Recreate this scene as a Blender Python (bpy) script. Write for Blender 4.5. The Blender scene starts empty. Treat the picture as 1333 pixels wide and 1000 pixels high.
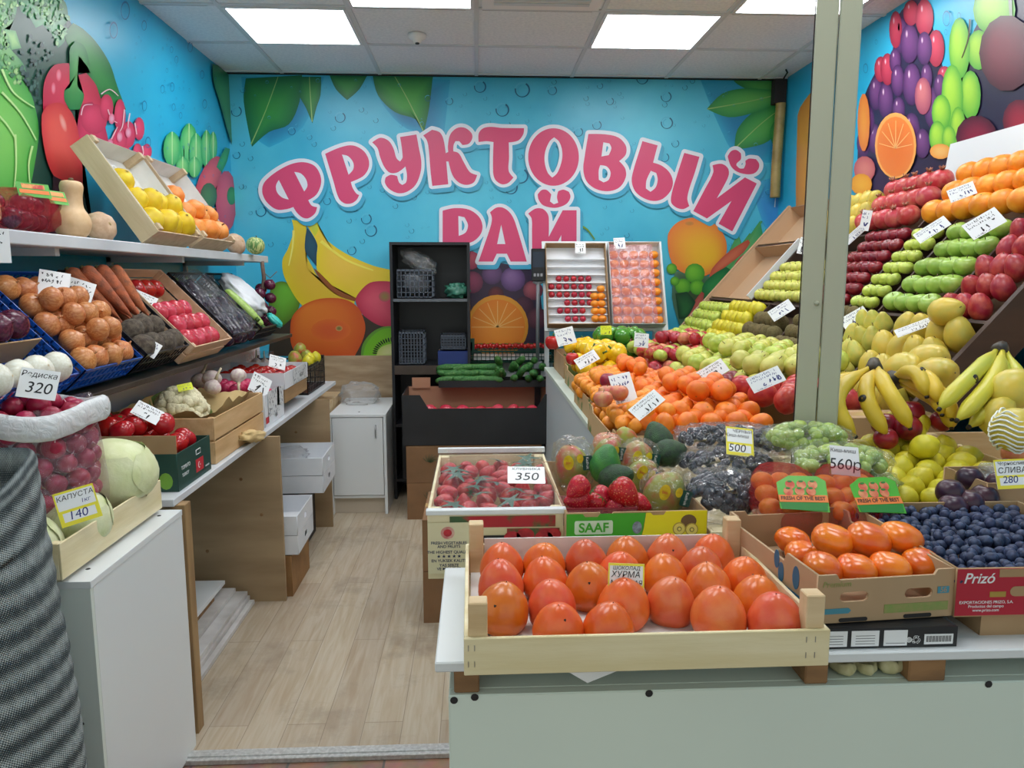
import bpy, bmesh, math, random
import numpy as np
from mathutils import Vector, Matrix, Euler, noise
random.seed(7)
SC = bpy.context.scene
COL = SC.collection
PI = math.pi
R_ = math.radians

# ---------------------------------------------------------------- camera
F, W, H, CAMZ = 980.0, 1333, 1000, 1.5
_dy = np.array([(620 - W / 2) / F, (H / 2 - 362) / F, 1.0]); _dy /= np.linalg.norm(_dy)
_n = math.hypot(_dy[2], _dy[1]); _Z = np.array([0, _dy[2] / _n, -_dy[1] / _n]); _X = np.cross(_dy, _Z)
if _X[0] < 0: _X = -_X
ROT = np.stack([_X, _dy, _Z])                       # camera (right, up, forward) -> world
cam = bpy.data.objects.new('camera', bpy.data.cameras.new('camera')); COL.objects.link(cam)
r_, u_, f_ = (ROT @ np.array(v) for v in ((1, 0, 0), (0, 1, 0), (0, 0, 1)))
cam.matrix_world = Matrix(((r_[0], u_[0], -f_[0], 0), (r_[1], u_[1], -f_[1], 0), (r_[2], u_[2], -f_[2], CAMZ), (0, 0, 0, 1)))
cam.data.sensor_width = 36; cam.data.lens = 36 * F / W; cam.data.clip_start = .02
SC.camera = cam
SC.view_settings.view_transform = 'Standard'; SC.view_settings.look = 'None'
SC.view_settings.gamma = 1; SC.view_settings.use_curve_mapping = False
SC.view_settings.exposure = 0.2
LAMP = 9.0
WORLD = .66
w = bpy.data.worlds.new('World'); SC.world = w; w.use_nodes = True
w.node_tree.nodes['Background'].inputs[0].default_value = (.90, 1, .97, 1)
w.node_tree.nodes['Background'].inputs[1].default_value = WORLD

def at(u, v, X=None, Y=None, Z=None):
    """the point of the place that shows at pixel (u, v) on the plane X=, Y= or Z= ..."""
    d = ROT @ np.array([(u - W / 2) / F, (H / 2 - v) / F, 1.0])
    t = X / d[0] if X is not None else Y / d[1] if Y is not None else (Z - CAMZ) / d[2]
    return Vector((d[0] * t, d[1] * t, d[2] * t + CAMZ))

def lin(c):
    return tuple((x / 255 / 12.92) if x / 255 <= .04045 else ((x / 255 + .055) / 1.055) ** 2.4 for x in c)

# ---------------------------------------------------------------- materials
_M = {}
def M(name, c1=(200, 200, 200), c2=None, rough=.5, scale=10, bump=0, bscale=None, metal=0, spec=.5, alpha=1, var=0, coat=0,
      kind='noise', lo=.35, hi=.65, stretch=None, emis=0, sss=0, contrast_obj=True):
    if name in _M: return _M[name]
    m = bpy.data.materials.new(name); m.use_nodes = True; _M[name] = m
    nt = m.node_tree; N = nt.nodes; L = nt.links; p = N['Principled BSDF']
    p.inputs['Roughness'].default_value = rough; p.inputs['Metallic'].default_value = metal
    p.inputs['Specular IOR Level'].default_value = spec; p.inputs['Alpha'].default_value = alpha
    if coat: p.inputs['Coat Weight'].default_value = coat; p.inputs['Coat Roughness'].default_value = .12
    if sss: p.inputs['Subsurface Weight'].default_value = sss; p.inputs['Subsurface Radius'].default_value = (.02, .01, .006); p.inputs['Subsurface Scale'].default_value = .3
    a = (*lin(c1), 1)
    p.inputs['Base Color'].default_value = a
    if emis:
        p.inputs['Emission Color'].default_value = a; p.inputs['Emission Strength'].default_value = emis
    if c2 is None and not bump and not var: return m
    tc = N.new('ShaderNodeTexCoord'); oi = N.new('ShaderNodeObjectInfo')
    vm = N.new('ShaderNodeVectorMath'); vm.operation = 'MULTIPLY_ADD'
    vm.inputs[1].default_value = stretch or (1, 1, 1)
    cm = N.new('ShaderNodeCombineXYZ'); mu = N.new('ShaderNodeMath'); mu.operation = 'MULTIPLY'; mu.inputs[1].default_value = 37
    L.new(oi.outputs['Random'], mu.inputs[0])
    for i in range(3): L.new(mu.outputs[0], cm.inputs[i])
    L.new(tc.outputs['Object'], vm.inputs[0]); L.new(cm.outputs[0], vm.inputs[2])
    def tex(s, det=4):
        if kind == 'voronoi':
            t = N.new('ShaderNodeTexVoronoi'); t.inputs['Scale'].default_value = s; L.new(vm.outputs[0], t.inputs['Vector']); return t.outputs['Distance']
        t = N.new('ShaderNodeTexNoise'); t.inputs['Scale'].default_value = s; t.inputs['Detail'].default_value = det
        L.new(vm.outputs[0], t.inputs['Vector']); return t.outputs['Fac']
    out = None
    if c2 is not None:
        mr = N.new('ShaderNodeMapRange'); mr.inputs['From Min'].default_value = lo; mr.inputs['From Max'].default_value = hi
        L.new(tex(scale), mr.inputs['Value'])
        mx = N.new('ShaderNodeMix'); mx.data_type = 'RGBA'; mx.inputs[6].default_value = a; mx.inputs[7].default_value = (*lin(c2), 1)
        L.new(mr.outputs[0], mx.inputs[0]); out = mx.outputs[2]
    if var:
        hs = N.new('ShaderNodeHueSaturation'); mr = N.new('ShaderNodeMapRange')
        mr.inputs['To Min'].default_value = 1 - var; mr.inputs['To Max'].default_value = 1 + var * .7
        L.new(oi.outputs['Random'], mr.inputs['Value']); L.new(mr.outputs[0], hs.inputs['Value'])
        m2 = N.new('ShaderNodeMapRange'); m2.inputs['To Min'].default_value = .5 - var * .05; m2.inputs['To Max'].default_value = .5 + var * .05
        fr = N.new('ShaderNodeMath'); fr.operation = 'FRACT'; L.new(mu.outputs[0], fr.inputs[0])
        L.new(fr.outputs[0], m2.inputs['Value']); L.new(m2.outputs[0], hs.inputs['Hue'])
        if out: L.new(out, hs.inputs['Color'])
        else: hs.inputs['Color'].default_value = a
        out = hs.outputs[0]
    if out: L.new(out, p.inputs['Base Color'])
    if bump:
        b = N.new('ShaderNodeBump'); b.inputs['Strength'].default_value = bump; b.inputs['Distance'].default_value = .01
        L.new(tex(bscale or scale * 4), b.inputs['Height']); L.new(b.outputs[0], p.inputs['Normal'])
    return m

def film(name, col=(225, 230, 235), alpha=.10, rough=.14, scale=14, amt=.5, g0=.03, g1=.4):
    """thin clear wrap: mostly lets light through, glints on its creases"""
    if name in _M: return _M[name]
    m = bpy.data.materials.new(name); m.use_nodes = True; _M[name] = m
    nt = m.node_tree; N = nt.nodes; L = nt.links; N.remove(N['Principled BSDF'])
    out = N['Material Output']; tr = N.new('ShaderNodeBsdfTransparent'); gl = N.new('ShaderNodeBsdfGlossy'); df = N.new('ShaderNodeBsdfDiffuse')
    gl.inputs['Roughness'].default_value = rough; gl.inputs['Color'].default_value = (1, 1, 1, 1); df.inputs['Color'].default_value = (*lin(col), 1)
    tc = N.new('ShaderNodeTexCoord'); n = N.new('ShaderNodeTexNoise'); n.inputs['Scale'].default_value = scale; n.inputs['Detail'].default_value = 3; n.inputs['Distortion'].default_value = 1.5
    L.new(tc.outputs['Object'], n.inputs['Vector'])
    b = N.new('ShaderNodeBump'); b.inputs['Strength'].default_value = amt; b.inputs['Distance'].default_value = .03; L.new(n.outputs['Fac'], b.inputs['Height'])
    L.new(b.outputs[0], gl.inputs['Normal']); L.new(b.outputs[0], df.inputs['Normal'])
    m1 = N.new('ShaderNodeMixShader'); m1.inputs[0].default_value = alpha; L.new(tr.outputs[0], m1.inputs[1]); L.new(df.outputs[0], m1.inputs[2])
    lw = N.new('ShaderNodeLayerWeight'); lw.inputs['Blend'].default_value = .25; L.new(b.outputs[0], lw.inputs['Normal'])
    mr = N.new('ShaderNodeMapRange'); mr.inputs['To Min'].default_value = g0; mr.inputs['To Max'].default_value = g1; L.new(lw.outputs['Fresnel'], mr.inputs['Value'])
    m2 = N.new('ShaderNodeMixShader'); L.new(mr.outputs[0], m2.inputs[0]); L.new(m1.outputs[0], m2.inputs[1]); L.new(gl.outputs[0], m2.inputs[2])
    L.new(m2.outputs[0], out.inputs['Surface'])
    return m

# ---------------------------------------------------------------- mesh helpers
def link(name, me, parent=None, loc=None, rot=None):
    o = bpy.data.objects.new(name, me); COL.objects.link(o)
    if parent is not None: o.parent = parent
    if loc is not None: o.location = loc
    if rot is not None: o.rotation_euler = rot
    return o
def tag(o, label=None, cat=None, group=None, kind=None):
    if label: o['label'] = label
    if cat: o['category'] = cat
    if group: o['group'] = group
    if kind: o['kind'] = kind
    return o
def empty(name, loc=(0, 0, 0), rot=(0, 0, 0), label=None, cat=None, group=None):
    o = bpy.data.objects.new(name, None); COL.objects.link(o); o.location = loc; o.rotation_euler = rot; o.empty_display_size = .05
    return tag(o, label, cat, group)
class B:
    """collects shapes into one mesh"""
    def __init__(s): s.v = []; s.f = []; s.fm = []; s.k = 0; s.sm = []
    def add(s, vs, fs, k=0, smooth=False):
        n = len(s.v); s.v += [tuple(v) for v in vs]
        for f in fs: s.f.append([i + n for i in f]); s.fm.append(k); s.sm.append(smooth)
        return s
    def box(s, x0, x1, y0, y1, z0, z1, k=0, mat=None):
        vs = [Vector((x, y, z)) for z in (z0, z1) for y in (y0, y1) for x in (x0, x1)]
        if mat is not None: vs = [mat @ v for v in vs]
        return s.add(vs, [(0, 2, 3, 1), (4, 5, 7, 6), (0, 1, 5, 4), (2, 6, 7, 3), (0, 4, 6, 2), (1, 3, 7, 5)], k)
    def tube(s, pts, r, seg=8, k=0, cap=True):
        pts = [Vector(p) for p in pts]; n = len(pts); rs = r if isinstance(r, (list, tuple)) else [r] * n
        vs = []; fs = []; up = None
        for i, p in enumerate(pts):
            t = (pts[min(i + 1, n - 1)] - pts[max(i - 1, 0)]).normalized()
            if up is None: up = Vector((0, 0, 1)) if abs(t.z) < .9 else Vector((1, 0, 0))
            a = t.cross(up).normalized(); b = a.cross(t).normalized(); up = b
            for j in range(seg):
                w_ = 2 * PI * j / seg; vs.append(p + (a * math.cos(w_) + b * math.sin(w_)) * rs[i])
        for i in range(n - 1):
            for j in range(seg):
                j2 = (j + 1) % seg; fs.append((i * seg + j, i * seg + j2, (i + 1) * seg + j2, (i + 1) * seg + j))
        if cap: fs.append(tuple(range(seg))[::-1]); fs.append(tuple((n - 1) * seg + j for j in range(seg)))
        return s.add(vs, fs, k, True)
    def lathe(s, prof, seg=20, k=0, mat=None, fn=None):
        """prof: (r, z) from bottom to top"""
        vs = []; fs = []
        for r, z in prof:
            for j in range(seg):
                a = 2 * PI * j / seg; v = Vector((r * math.cos(a), r * math.sin(a), z))
                if fn: v = fn(v, a, r, z)
                vs.append(mat @ v if mat is not None else v)
        n = len(prof)
        for i in range(n - 1):
            for j in range(seg):
                j2 = (j + 1) % seg; fs.append((i * seg + j, i * seg + j2, (i + 1) * seg + j2, (i + 1) * seg + j))
        fs.append(tuple(range(seg))[::-1]); fs.append(tuple((n - 1) * seg + j for j in range(seg)))
        return s.add(vs, fs, k, True)
    def mesh(s, name, mats):
        me = bpy.data.meshes.new(name); me.from_pydata([tuple(v) for v in s.v], [], s.f)
        for m in (mats if isinstance(mats, (list, tuple)) else [mats]): me.materials.append(m)
        me.polygons.foreach_set('material_index', s.fm); me.polygons.foreach_set('use_smooth', s.sm); me.update()
        return me
    def obj(s, name, mats, parent=None, loc=None, rot=None, bev=0):
        me = s.mesh(name, mats)
        if bev:
            bm = bmesh.new(); bm.from_mesh(me); bmesh.ops.bevel(bm, geom=bm.edges[:], offset=bev, segments=1, affect='EDGES'); bm.to_mesh(me); bm.free()
        return link(name, me, parent, loc, rot)
def bx(name, m, x0, x1, y0, y1, z0, z1, parent=None, bev=0, loc=None, rot=None):
    return B().box(x0, x1, y0, y1, z0, z1).obj(name, m, parent, loc, rot, bev)

def smooth(P_, n=5, closed=True, corner=58):
    P_ = [Vector((p[0], p[1])) for p in P_]; N_ = len(P_); out = []
    def tan(i):
        if not closed and i in (0, N_ - 1): return Vector((0, 0))
        a, b, c = P_[i - 1], P_[i], P_[(i + 1) % N_]
        d1, d2 = b - a, c - b
        if d1.length < 1e-6 or d2.length < 1e-6 or math.degrees(d1.angle(d2)) > corner: return Vector((0, 0))
        t = (c - a) / (d1.length + d2.length); return t
    T = [tan(i) for i in range(N_)]
    for i in range(N_ if closed else N_ - 1):
        a, b = P_[i], P_[(i + 1) % N_]; L_ = (b - a).length; ta, tb = T[i] * L_, T[(i + 1) % N_] * L_
        if T[i].length == 0 and T[(i + 1) % N_].length == 0: out.append(a); continue
        for k in range(n):
            t = k / n; out.append(a * (2 * t**3 - 3 * t**2 + 1) + ta * (t**3 - 2 * t**2 + t) + b * (-2 * t**3 + 3 * t**2) + tb * (t**3 - t**2))
    if not closed: out.append(P_[-1])
    return out
def profile(pts, n=4):
    q = smooth(pts, n, closed=False, corner=180); return [(max(p.x, .0002), p.y) for p in q]
def curve_mesh(name, polys, ext, mats, bevel=0):
    """flat filled outline (with holes) of thickness 2*ext -> mesh in the XY plane"""
    c = bpy.data.curves.new(name, 'CURVE'); c.dimensions = '2D'; c.fill_mode = 'BOTH'; c.extrude = ext; c.bevel_depth = bevel
    for pl in polys:
        sp = c.splines.new('POLY'); sp.points.add(len(pl) - 1)
        for i, p in enumerate(pl): sp.points[i].co = (p[0], p[1], 0, 1)
        sp.use_cyclic_u = True
    o = bpy.data.objects.new(name, c); COL.objects.link(o)
    me = bpy.data.meshes.new_from_object(o); bpy.data.objects.remove(o); bpy.data.curves.remove(c)
    me.name = name; me.materials.clear()
    for m in (mats if isinstance(mats, (list, tuple)) else [mats]): me.materials.append(m)
    return me
def text_mesh(s, size, m, ext=.0002, shear=0, bold=0, align='CENTER', sx=1):
    c = bpy.data.curves.new('writing', 'FONT'); c.body = s; c.size = size; c.extrude = ext; c.shear = shear; c.offset = bold
    c.align_x = align; c.align_y = 'CENTER'
    o = bpy.data.objects.new('writing', c); COL.objects.link(o)
    me = bpy.data.meshes.new_from_object(o); bpy.data.objects.remove(o); bpy.data.curves.remove(c)
    me.materials.clear(); me.materials.append(m)
    if sx != 1:
        for v in me.vertices: v.co.x *= sx
    return me
def face_cam(n, up=(0, 0, 1), roll=0):
    """rotation whose local +Z is n and local +Y leans to up"""
    z = Vector(n).normalized(); y = Vector(up); y = (y - z * y.dot(z)).normalized(); x = y.cross(z)
    return (Matrix((x, y, z)).transposed() @ Matrix.Rotation(R_(roll), 3, 'Z')).to_euler()
def copy_tree(o, parent=None):
    c = o.copy(); COL.objects.link(c)
    if parent is not None: c.parent = parent
    for ch in list(o.children): copy_tree(ch, c)
    return c
ORD = ['lowest', 'second', 'third', 'fourth', 'fifth', 'sixth', 'seventh', 'eighth', 'ninth', 'tenth', 'eleventh', 'twelfth', 'thirteenth', 'fourteenth', 'fifteenth', 'sixteenth']
ORD1 = ['first'] + ORD[1:]

# ---------------------------------------------------------------- room
XL, XR, YB, ZC = -1.68, 2.16, 5.42, 2.87
M_ceil = M('ceiling_tile', (236, 240, 244), (222, 228, 234), rough=.9, scale=60, bump=.15, bscale=220)
M_grid = M('ceiling_bar', (206, 212, 216), rough=.6)
M_gap = M('dark_gap', (45, 42, 42), rough=.9)
def floor_mat():
    m = bpy.data.materials.new('laminate'); m.use_nodes = True; nt = m.node_tree; N = nt.nodes; L = nt.links; p = N['Principled BSDF']
    tc = N.new('ShaderNodeTexCoord'); mp = N.new('ShaderNodeMapping'); mp.inputs['Rotation'].default_value = (0, 0, PI / 2)
    L.new(tc.outputs['Object'], mp.inputs[0])
    br = N.new('ShaderNodeTexBrick'); br.inputs['Scale'].default_value = 1; br.inputs['Brick Width'].default_value = 1.2; br.inputs['Row Height'].default_value = .13
    br.inputs['Mortar Size'].default_value = .0012; br.inputs['Color1'].default_value = (*lin((176, 162, 144)), 1); br.inputs['Color2'].default_value = (*lin((190, 178, 158)), 1)
    br.inputs['Mortar'].default_value = (*lin((140, 125, 108)), 1); L.new(mp.outputs[0], br.inputs['Vector'])
    mp2 = N.new('ShaderNodeMapping'); mp2.inputs['Scale'].default_value = (14, 1.2, 1); L.new(tc.outputs['Object'], mp2.inputs[0])
    n1 = N.new('ShaderNodeTexNoise'); n1.inputs['Scale'].default_value = 3; n1.inputs['Detail'].default_value = 8; n1.inputs['Distortion'].default_value = .8; L.new(mp2.outputs[0], n1.inputs['Vector'])
    mx = N.new('ShaderNodeMix'); mx.data_type = 'RGBA'; mx.blend_type = 'MULTIPLY'; mr = N.new('ShaderNodeMapRange'); mr.inputs['From Min'].default_value = .35; mr.inputs['From Max'].default_value = .7
    L.new(n1.outputs['Fac'], mr.inputs['Value']); L.new(mr.outputs[0], mx.inputs[0]); L.new(br.outputs['Color'], mx.inputs[6]); mx.inputs[7].default_value = (*lin((232, 222, 208)), 1)
    n2 = N.new('ShaderNodeTexNoise'); n2.inputs['Scale'].default_value = 2.3; n2.inputs['Detail'].default_value = 9; n2.inputs['Roughness'].default_value = .7; L.new(tc.outputs['Object'], n2.inputs['Vector'])
    m2 = N.new('ShaderNodeMapRange'); m2.inputs['From Min'].default_value = .52; m2.inputs['From Max'].default_value = .78; L.new(n2.outputs['Fac'], m2.inputs['Value'])
    mx2 = N.new('ShaderNodeMix'); mx2.data_type = 'RGBA'; L.new(m2.outputs[0], mx2.inputs[0]); L.new(mx.outputs[2], mx2.inputs[6]); mx2.inputs[7].default_value = (*lin((128, 112, 96)), 1)
    L.new(mx2.outputs[2], p.inputs['Base Color']); p.inputs['Roughness'].default_value = .42
    return m
o = bx('floor', floor_mat(), XL - .1, XR + .1, 2.26, YB + .1, -.05, 0); tag(o, kind='structure')
def tile_mat():
    m = bpy.data.materials.new('terracotta'); m.use_nodes = True; nt = m.node_tree; N = nt.nodes; L = nt.links; p = N['Principled BSDF']
    tc = N.new('ShaderNodeTexCoord'); br = N.new('ShaderNodeTexBrick'); br.offset = 0; br.inputs['Scale'].default_value = 1; br.inputs['Brick Width'].default_value = .3; br.inputs['Row Height'].default_value = .3
    br.inputs['Mortar Size'].default_value = .004; br.inputs['Color1'].default_value = (*lin((150, 112, 92)), 1); br.inputs['Color2'].default_value = (*lin((128, 98, 84)), 1); br.inputs['Mortar'].default_value = (*lin((90, 82, 76)), 1)
    L.new(tc.outputs['Object'], br.inputs['Vector']); n = N.new('ShaderNodeTexNoise'); n.inputs['Scale'].default_value = 18; n.inputs['Detail'].default_value = 6; L.new(tc.outputs['Object'], n.inputs['Vector'])
    mx = N.new('ShaderNodeMix'); mx.data_type = 'RGBA'; mx.blend_type = 'OVERLAY'; mx.inputs[0].default_value = .6; L.new(br.outputs['Color'], mx.inputs[6]); L.new(n.outputs['Color'], mx.inputs[7])
    L.new(mx.outputs[2], p.inputs['Base Color']); p.inputs['Roughness'].default_value = .5
    return m
o = bx('floor_corridor', tile_mat(), -4, 5, -2.5, 2.24, -.06, -.012); tag(o, kind='structure')
o = B().box(XL, XR, 2.21, 2.265, -.012, .006).box(XL, XR, 2.225, 2.25, .006, .009).obj('trim_1', M('threshold_metal', (206, 206, 204), (176, 176, 174), rough=.35, metal=.35, scale=90), bev=.002); tag(o, kind='structure')

ZB0 = .95
def wall_mat(name, a, b):
    return M(name, a, b, rough=.36, scale=1.3, lo=.3, hi=.7)
M_sea = wall_mat('mural_blue', (52, 172, 208), (92, 202, 228))
M_sea2 = wall_mat('mural_blue_deep', (30, 166, 212), (52, 182, 222))
wb = bx('wall_back', M_sea, XL - .12, XR + .12, YB, YB + .12, 0, ZC + .1); tag(wb, kind='structure')
wl = bx('wall_left', M_sea2, XL - .12, XL, 1.2, YB, 0, ZC + .1); tag(wl, kind='structure')
wr = bx('wall_right', M_sea2, XR, XR + .12, 0.2, YB, 0, ZC + .1); tag(wr, kind='structure')
M_ply = M('plywood', (188, 162, 130), (160, 132, 100), rough=.6, scale=4, stretch=(1, 1, 6), bump=.1, var=.0)
bx('plywood_panel', M_ply, -1.3, .6, YB - .012, YB, 0, ZB0 + .0, wb)

# ceiling: slab, inset grid bars, lamps
cl = bx('ceiling', M_ceil, XL - .1, XR + .1, -1.0, YB + .1, ZC + .004, ZC + .08); tag(cl, kind='structure')
gx = [-1.30 + .655 * k for k in range(-1, 7)]; gy = [4.73 - .63 * k for k in range(-1, 10)]
b = B()
for x in gx:
    if XL < x < XR: b.box(x - .012, x + .012, -1, YB, ZC - .003, ZC + .004)
for y in gy: b.box(XL, XR, y - .012, y + .012, ZC - .0035, ZC + .004)
b.obj('ceiling_grid', M_grid, cl)
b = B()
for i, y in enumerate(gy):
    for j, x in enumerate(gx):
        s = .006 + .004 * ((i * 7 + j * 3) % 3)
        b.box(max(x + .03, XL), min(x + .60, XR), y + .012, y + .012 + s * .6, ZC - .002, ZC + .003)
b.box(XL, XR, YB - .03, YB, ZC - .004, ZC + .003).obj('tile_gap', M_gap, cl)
M_lamp = M('lamp_diffuser', (250, 253, 255), emis=LAMP)
M_alu = M('lamp_frame', (215, 218, 220), rough=.4)
nl = 0
lampspots = [(0, 4.1, 'white square ceiling panel lamp above the table side near the back wall'), (3, 4.1, 'white square ceiling panel lamp above the mandarin heap, near the back wall'),
             (1, 3.47, 'white square ceiling panel lamp over the aisle, one row in front of the smoke detector'), (4, 3.47, 'white square ceiling panel lamp beside the fruit rack, one row from the back pair')]
for i in (0, 2, 4): lampspots.append((i, 2.21, 'white square ceiling panel lamp above the entrance strip, unit %s from the vegetable wall' % ORD1[i]))
for i in (1, 3): lampspots.append((i, .95, 'white square ceiling panel lamp above the front counter, unit %s from the vegetable wall' % ORD1[i]))
for i, y, lb in lampspots:
    x = -1.30 + .655 * i
    e = empty('ceiling_lamp', (x + .3275, y + .315, ZC - .006), label=lb, cat='ceiling lamp', group='ceiling panel lamps')
    B().box(-.3155, .3155, -.303, -.285, -.004, .004).box(-.3155, .3155, .285, .303, -.004, .004).box(-.3155, -.297, -.285, .285, -.004, .004).box(.297, .3155, -.285, .285, -.004, .004).obj('lamp_frame', M_alu, e)
    bx('diffuser', M_lamp, -.297, .297, -.285, .285, -.001, .004, e)
e = empty('smoke_detector', at(543, 45, Z=ZC), label='small round white smoke detector on a ceiling tile', cat='smoke detector')
M_whp = M('white_plastic', (232, 232, 230), rough=.4)
B().lathe([(.0, -.045), (.022, -.045), (.026, -.03), (.045, -.022), (.052, -.01), (.052, 0.001)], 24).obj('housing', M_whp, e)
B().lathe([(.0, -.001), (.012, -.001), (.012, .006), (.0, .006)], 10).obj('indicator', M_gap, e, loc=(0, 0, -.05))
e = empty('ceiling_vent', (.3375, 3.785, ZC - .002), label='louvred ceiling vent tile between two lamps', cat='vent')
b = B().box(-.3, .3, -.3, .3, -.004, .004)
b.obj('vent_plate', M_whp, e)
b = B()
for k in range(9): b.box(-.24, .24, -.24 + k * .055, -.215 + k * .055, -.012, -.004)
b.obj('slat', M_grid, e)
# ---------------------------------------------------------------- printed murals (flat prints on the walls)
def attr_mat(name, rough=.34):
    m = bpy.data.materials.new(name); m.use_nodes = True; nt = m.node_tree; a = nt.nodes.new('ShaderNodeAttribute'); a.attribute_name = 'Col'
    nt.links.new(a.outputs['Color'], nt.nodes['Principled BSDF'].inputs['Base Color']); nt.nodes['Principled BSDF'].inputs['Roughness'].default_value = rough
    return m
M_print = attr_mat('mural_print')
class Mural:
    def __init__(s, plane):
        s.pl = plane; s.v = []; s.f = []; s.c = []; s.layer = 1
        s.n = {'B': Vector((0, -1, 0)), 'L': Vector((1, 0, 0)), 'R': Vector((-1, 0, 0))}[plane]
    def p3(s, u, v, k):
        q = at(u, v, Y=YB) if s.pl == 'B' else at(u, v, X=XL) if s.pl == 'L' else at(u, v, X=XR)
        return q + s.n * (.00018 * k)
    def lim(s, q):
        if s.pl == 'B': q.x = min(max(q.x, XL), XR)
        q.z = min(max(q.z, ZB0 if s.pl == 'B' else .3), ZC - .005); q.y = min(q.y, YB)
        return q
    def fill(s, pts, cin, cout=None, foc=None, sm=True, new=True, rings=(.35, .7, .88, 1)):
        """printed shape: colour runs from cin at its focus to cout at its rim"""
        cout = cout or cin
        P_ = smooth(pts, 4) if sm else [Vector(p) for p in pts]
        c = Vector(foc) if foc else sum(P_, Vector((0, 0))) / len(P_)
        n0 = len(s.v); N_ = len(P_)
        s.v.append(s.lim(s.p3(c.x, c.y, s.layer))); s.c.append(cin)
        for t in rings:
            for q in P_:
                w_ = c.lerp(q, t); s.v.append(s.lim(s.p3(w_.x, w_.y, s.layer))); s.c.append(tuple(a + (b_ - a) * t * t for a, b_ in zip(cin, cout)))
        for j in range(N_): s.f.append((n0, n0 + 1 + j, n0 + 1 + (j + 1) % N_))
        for i in range(len(rings) - 1):
            for j in range(N_):
                a = n0 + 1 + i * N_; j2 = (j + 1) % N_; s.f.append((a + j, a + N_ + j, a + N_ + j2, a + j2))
        if new: s.layer += 1
    def ell(s, u, v, ru, rv, cin, cout=None, rot=0, foc=None, new=True, n=14):
        ca, sa = math.cos(R_(rot)), math.sin(R_(rot))
        P_ = [(u + ru * math.cos(2 * PI * k / n) * ca - rv * math.sin(2 * PI * k / n) * sa, v + ru * math.cos(2 * PI * k / n) * sa + rv * math.sin(2 * PI * k / n) * ca) for k in range(n)]
        f = (u + foc[0] * ru, v + foc[1] * rv) if foc else None
        s.fill(P_, cin, cout, f, sm=n < 10, new=new)
    def ring(s, u, v, ru, rv, t, col, new=False, a0=0, a1=360, n=18):
        n0 = len(s.v)
        for k in range(n + 1):
            a = R_(a0 + (a1 - a0) * k / n)
            tt = t * (.45 + .55 * abs(math.cos(a * .5 + .6)))
            for r in (1, 1 - tt): s.v.append(s.p3(u + ru * r * math.cos(a), v + rv * r * math.sin(a), s.layer)); s.c.append(col)
        for k in range(n): s.f.append((n0 + 2 * k, n0 + 2 * k + 1, n0 + 2 * k + 3, n0 + 2 * k + 2))
        if new: s.layer += 1
    def line(s, pts, wd, col, new=True):
        P_ = smooth(pts, 5, closed=False, corner=180); n0 = len(s.v); N_ = len(P_)
        for i, q in enumerate(P_):
            t = (P_[min(i + 1, N_ - 1)] - P_[max(i - 1, 0)]); t = Vector((-t.y, t.x)).normalized() * (wd / 2 * (1 - .6 * i / N_))
            for g in (q + t, q - t): s.v.append(s.p3(g.x, g.y, s.layer)); s.c.append(col)
        for i in range(N_ - 1): s.f.append((n0 + 2 * i, n0 + 2 * i + 1, n0 + 2 * i + 3, n0 + 2 * i + 2))
        if new: s.layer += 1
    def stroke(s, P_, wd, col):
        for i, q in enumerate(P_):
            p2 = P_[(i + 1) % len(P_)]; d = p2 - q
            if d.length < 1e-5: continue
            t = Vector((-d.y, d.x)).normalized() * wd; n0 = len(s.v)
            for g in (q + t, q - t, p2 - t, p2 + t): s.v.append(s.p3(g.x, g.y, s.layer)); s.c.append(col)
            s.f.append((n0, n0 + 1, n0 + 2, n0 + 3)); n0 = len(s.v); s.v.append(s.p3(q.x, q.y, s.layer)); s.c.append(col)
            for k in range(10): s.v.append(s.p3(q.x + wd * math.cos(k * PI / 5), q.y + wd * math.sin(k * PI / 5), s.layer)); s.c.append(col)
            for k in range(10): s.f.append((n0, n0 + 1 + k, n0 + 1 + (k + 1) % 10))
    def leaf(s, pts, cin, cout, vein=(150, 190, 110), spine=None):
        s.fill(pts, cin, cout)
        if spine: s.line(spine, 1.6, vein)
    def build(s, name, parent):
        me = bpy.data.meshes.new(name); me.from_pydata([tuple(q) for q in s.v], [], s.f); me.materials.append(M_print)
        at_ = me.color_attributes.new('Col', 'FLOAT_COLOR', 'POINT')
        for i, c in enumerate(s.c): at_.data[i].color = (*lin([max(0, x) for x in c]), 1)
        return link(name, me, parent)
def T(x0, y0, k, pts): return [(x0 + p[0] * k, y0 + p[1] * k) for p in pts]

def speckle(mu, pts, n, cols, s0, s1, seed):
    rnd = random.Random(seed); P_ = [Vector(p) for p in pts]; xs = [p.x for p in P_]; ys = [p.y for p in P_]; k = 0
    while k < n:
        u, v = rnd.uniform(min(xs), max(xs)), rnd.uniform(min(ys), max(ys)); ins = False
        for a, b_ in zip(P_, P_[1:] + P_[:1]):
            if (a.y > v) != (b_.y > v) and u < (b_.x - a.x) * (v - a.y) / (b_.y - a.y) + a.x: ins = not ins
        if not ins: continue
        c = rnd.choice(cols); s = rnd.uniform(s0, s1); k += 1
        mu.fill([(u + s * rnd.uniform(.4, 1.2) * math.cos(a), v + s * rnd.uniform(.5, 1.6) * math.sin(a)) for a in [2 * PI * j / 8 for j in range(8)]], c, tuple(int(q * .8) for q in c), new=(k % 6 == 0), rings=(.5, 1))
mb = Mural('B')
g1, g2 = (58, 150, 66), (18, 104, 62)
c4 = lambda *p: T(290, 80, .4, p); c8 = lambda *p: T(640, 80, .4, p); cB = lambda *p: T(330, 270, .2, p); cV = lambda *p: T(850, 250, .22, p)
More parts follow.
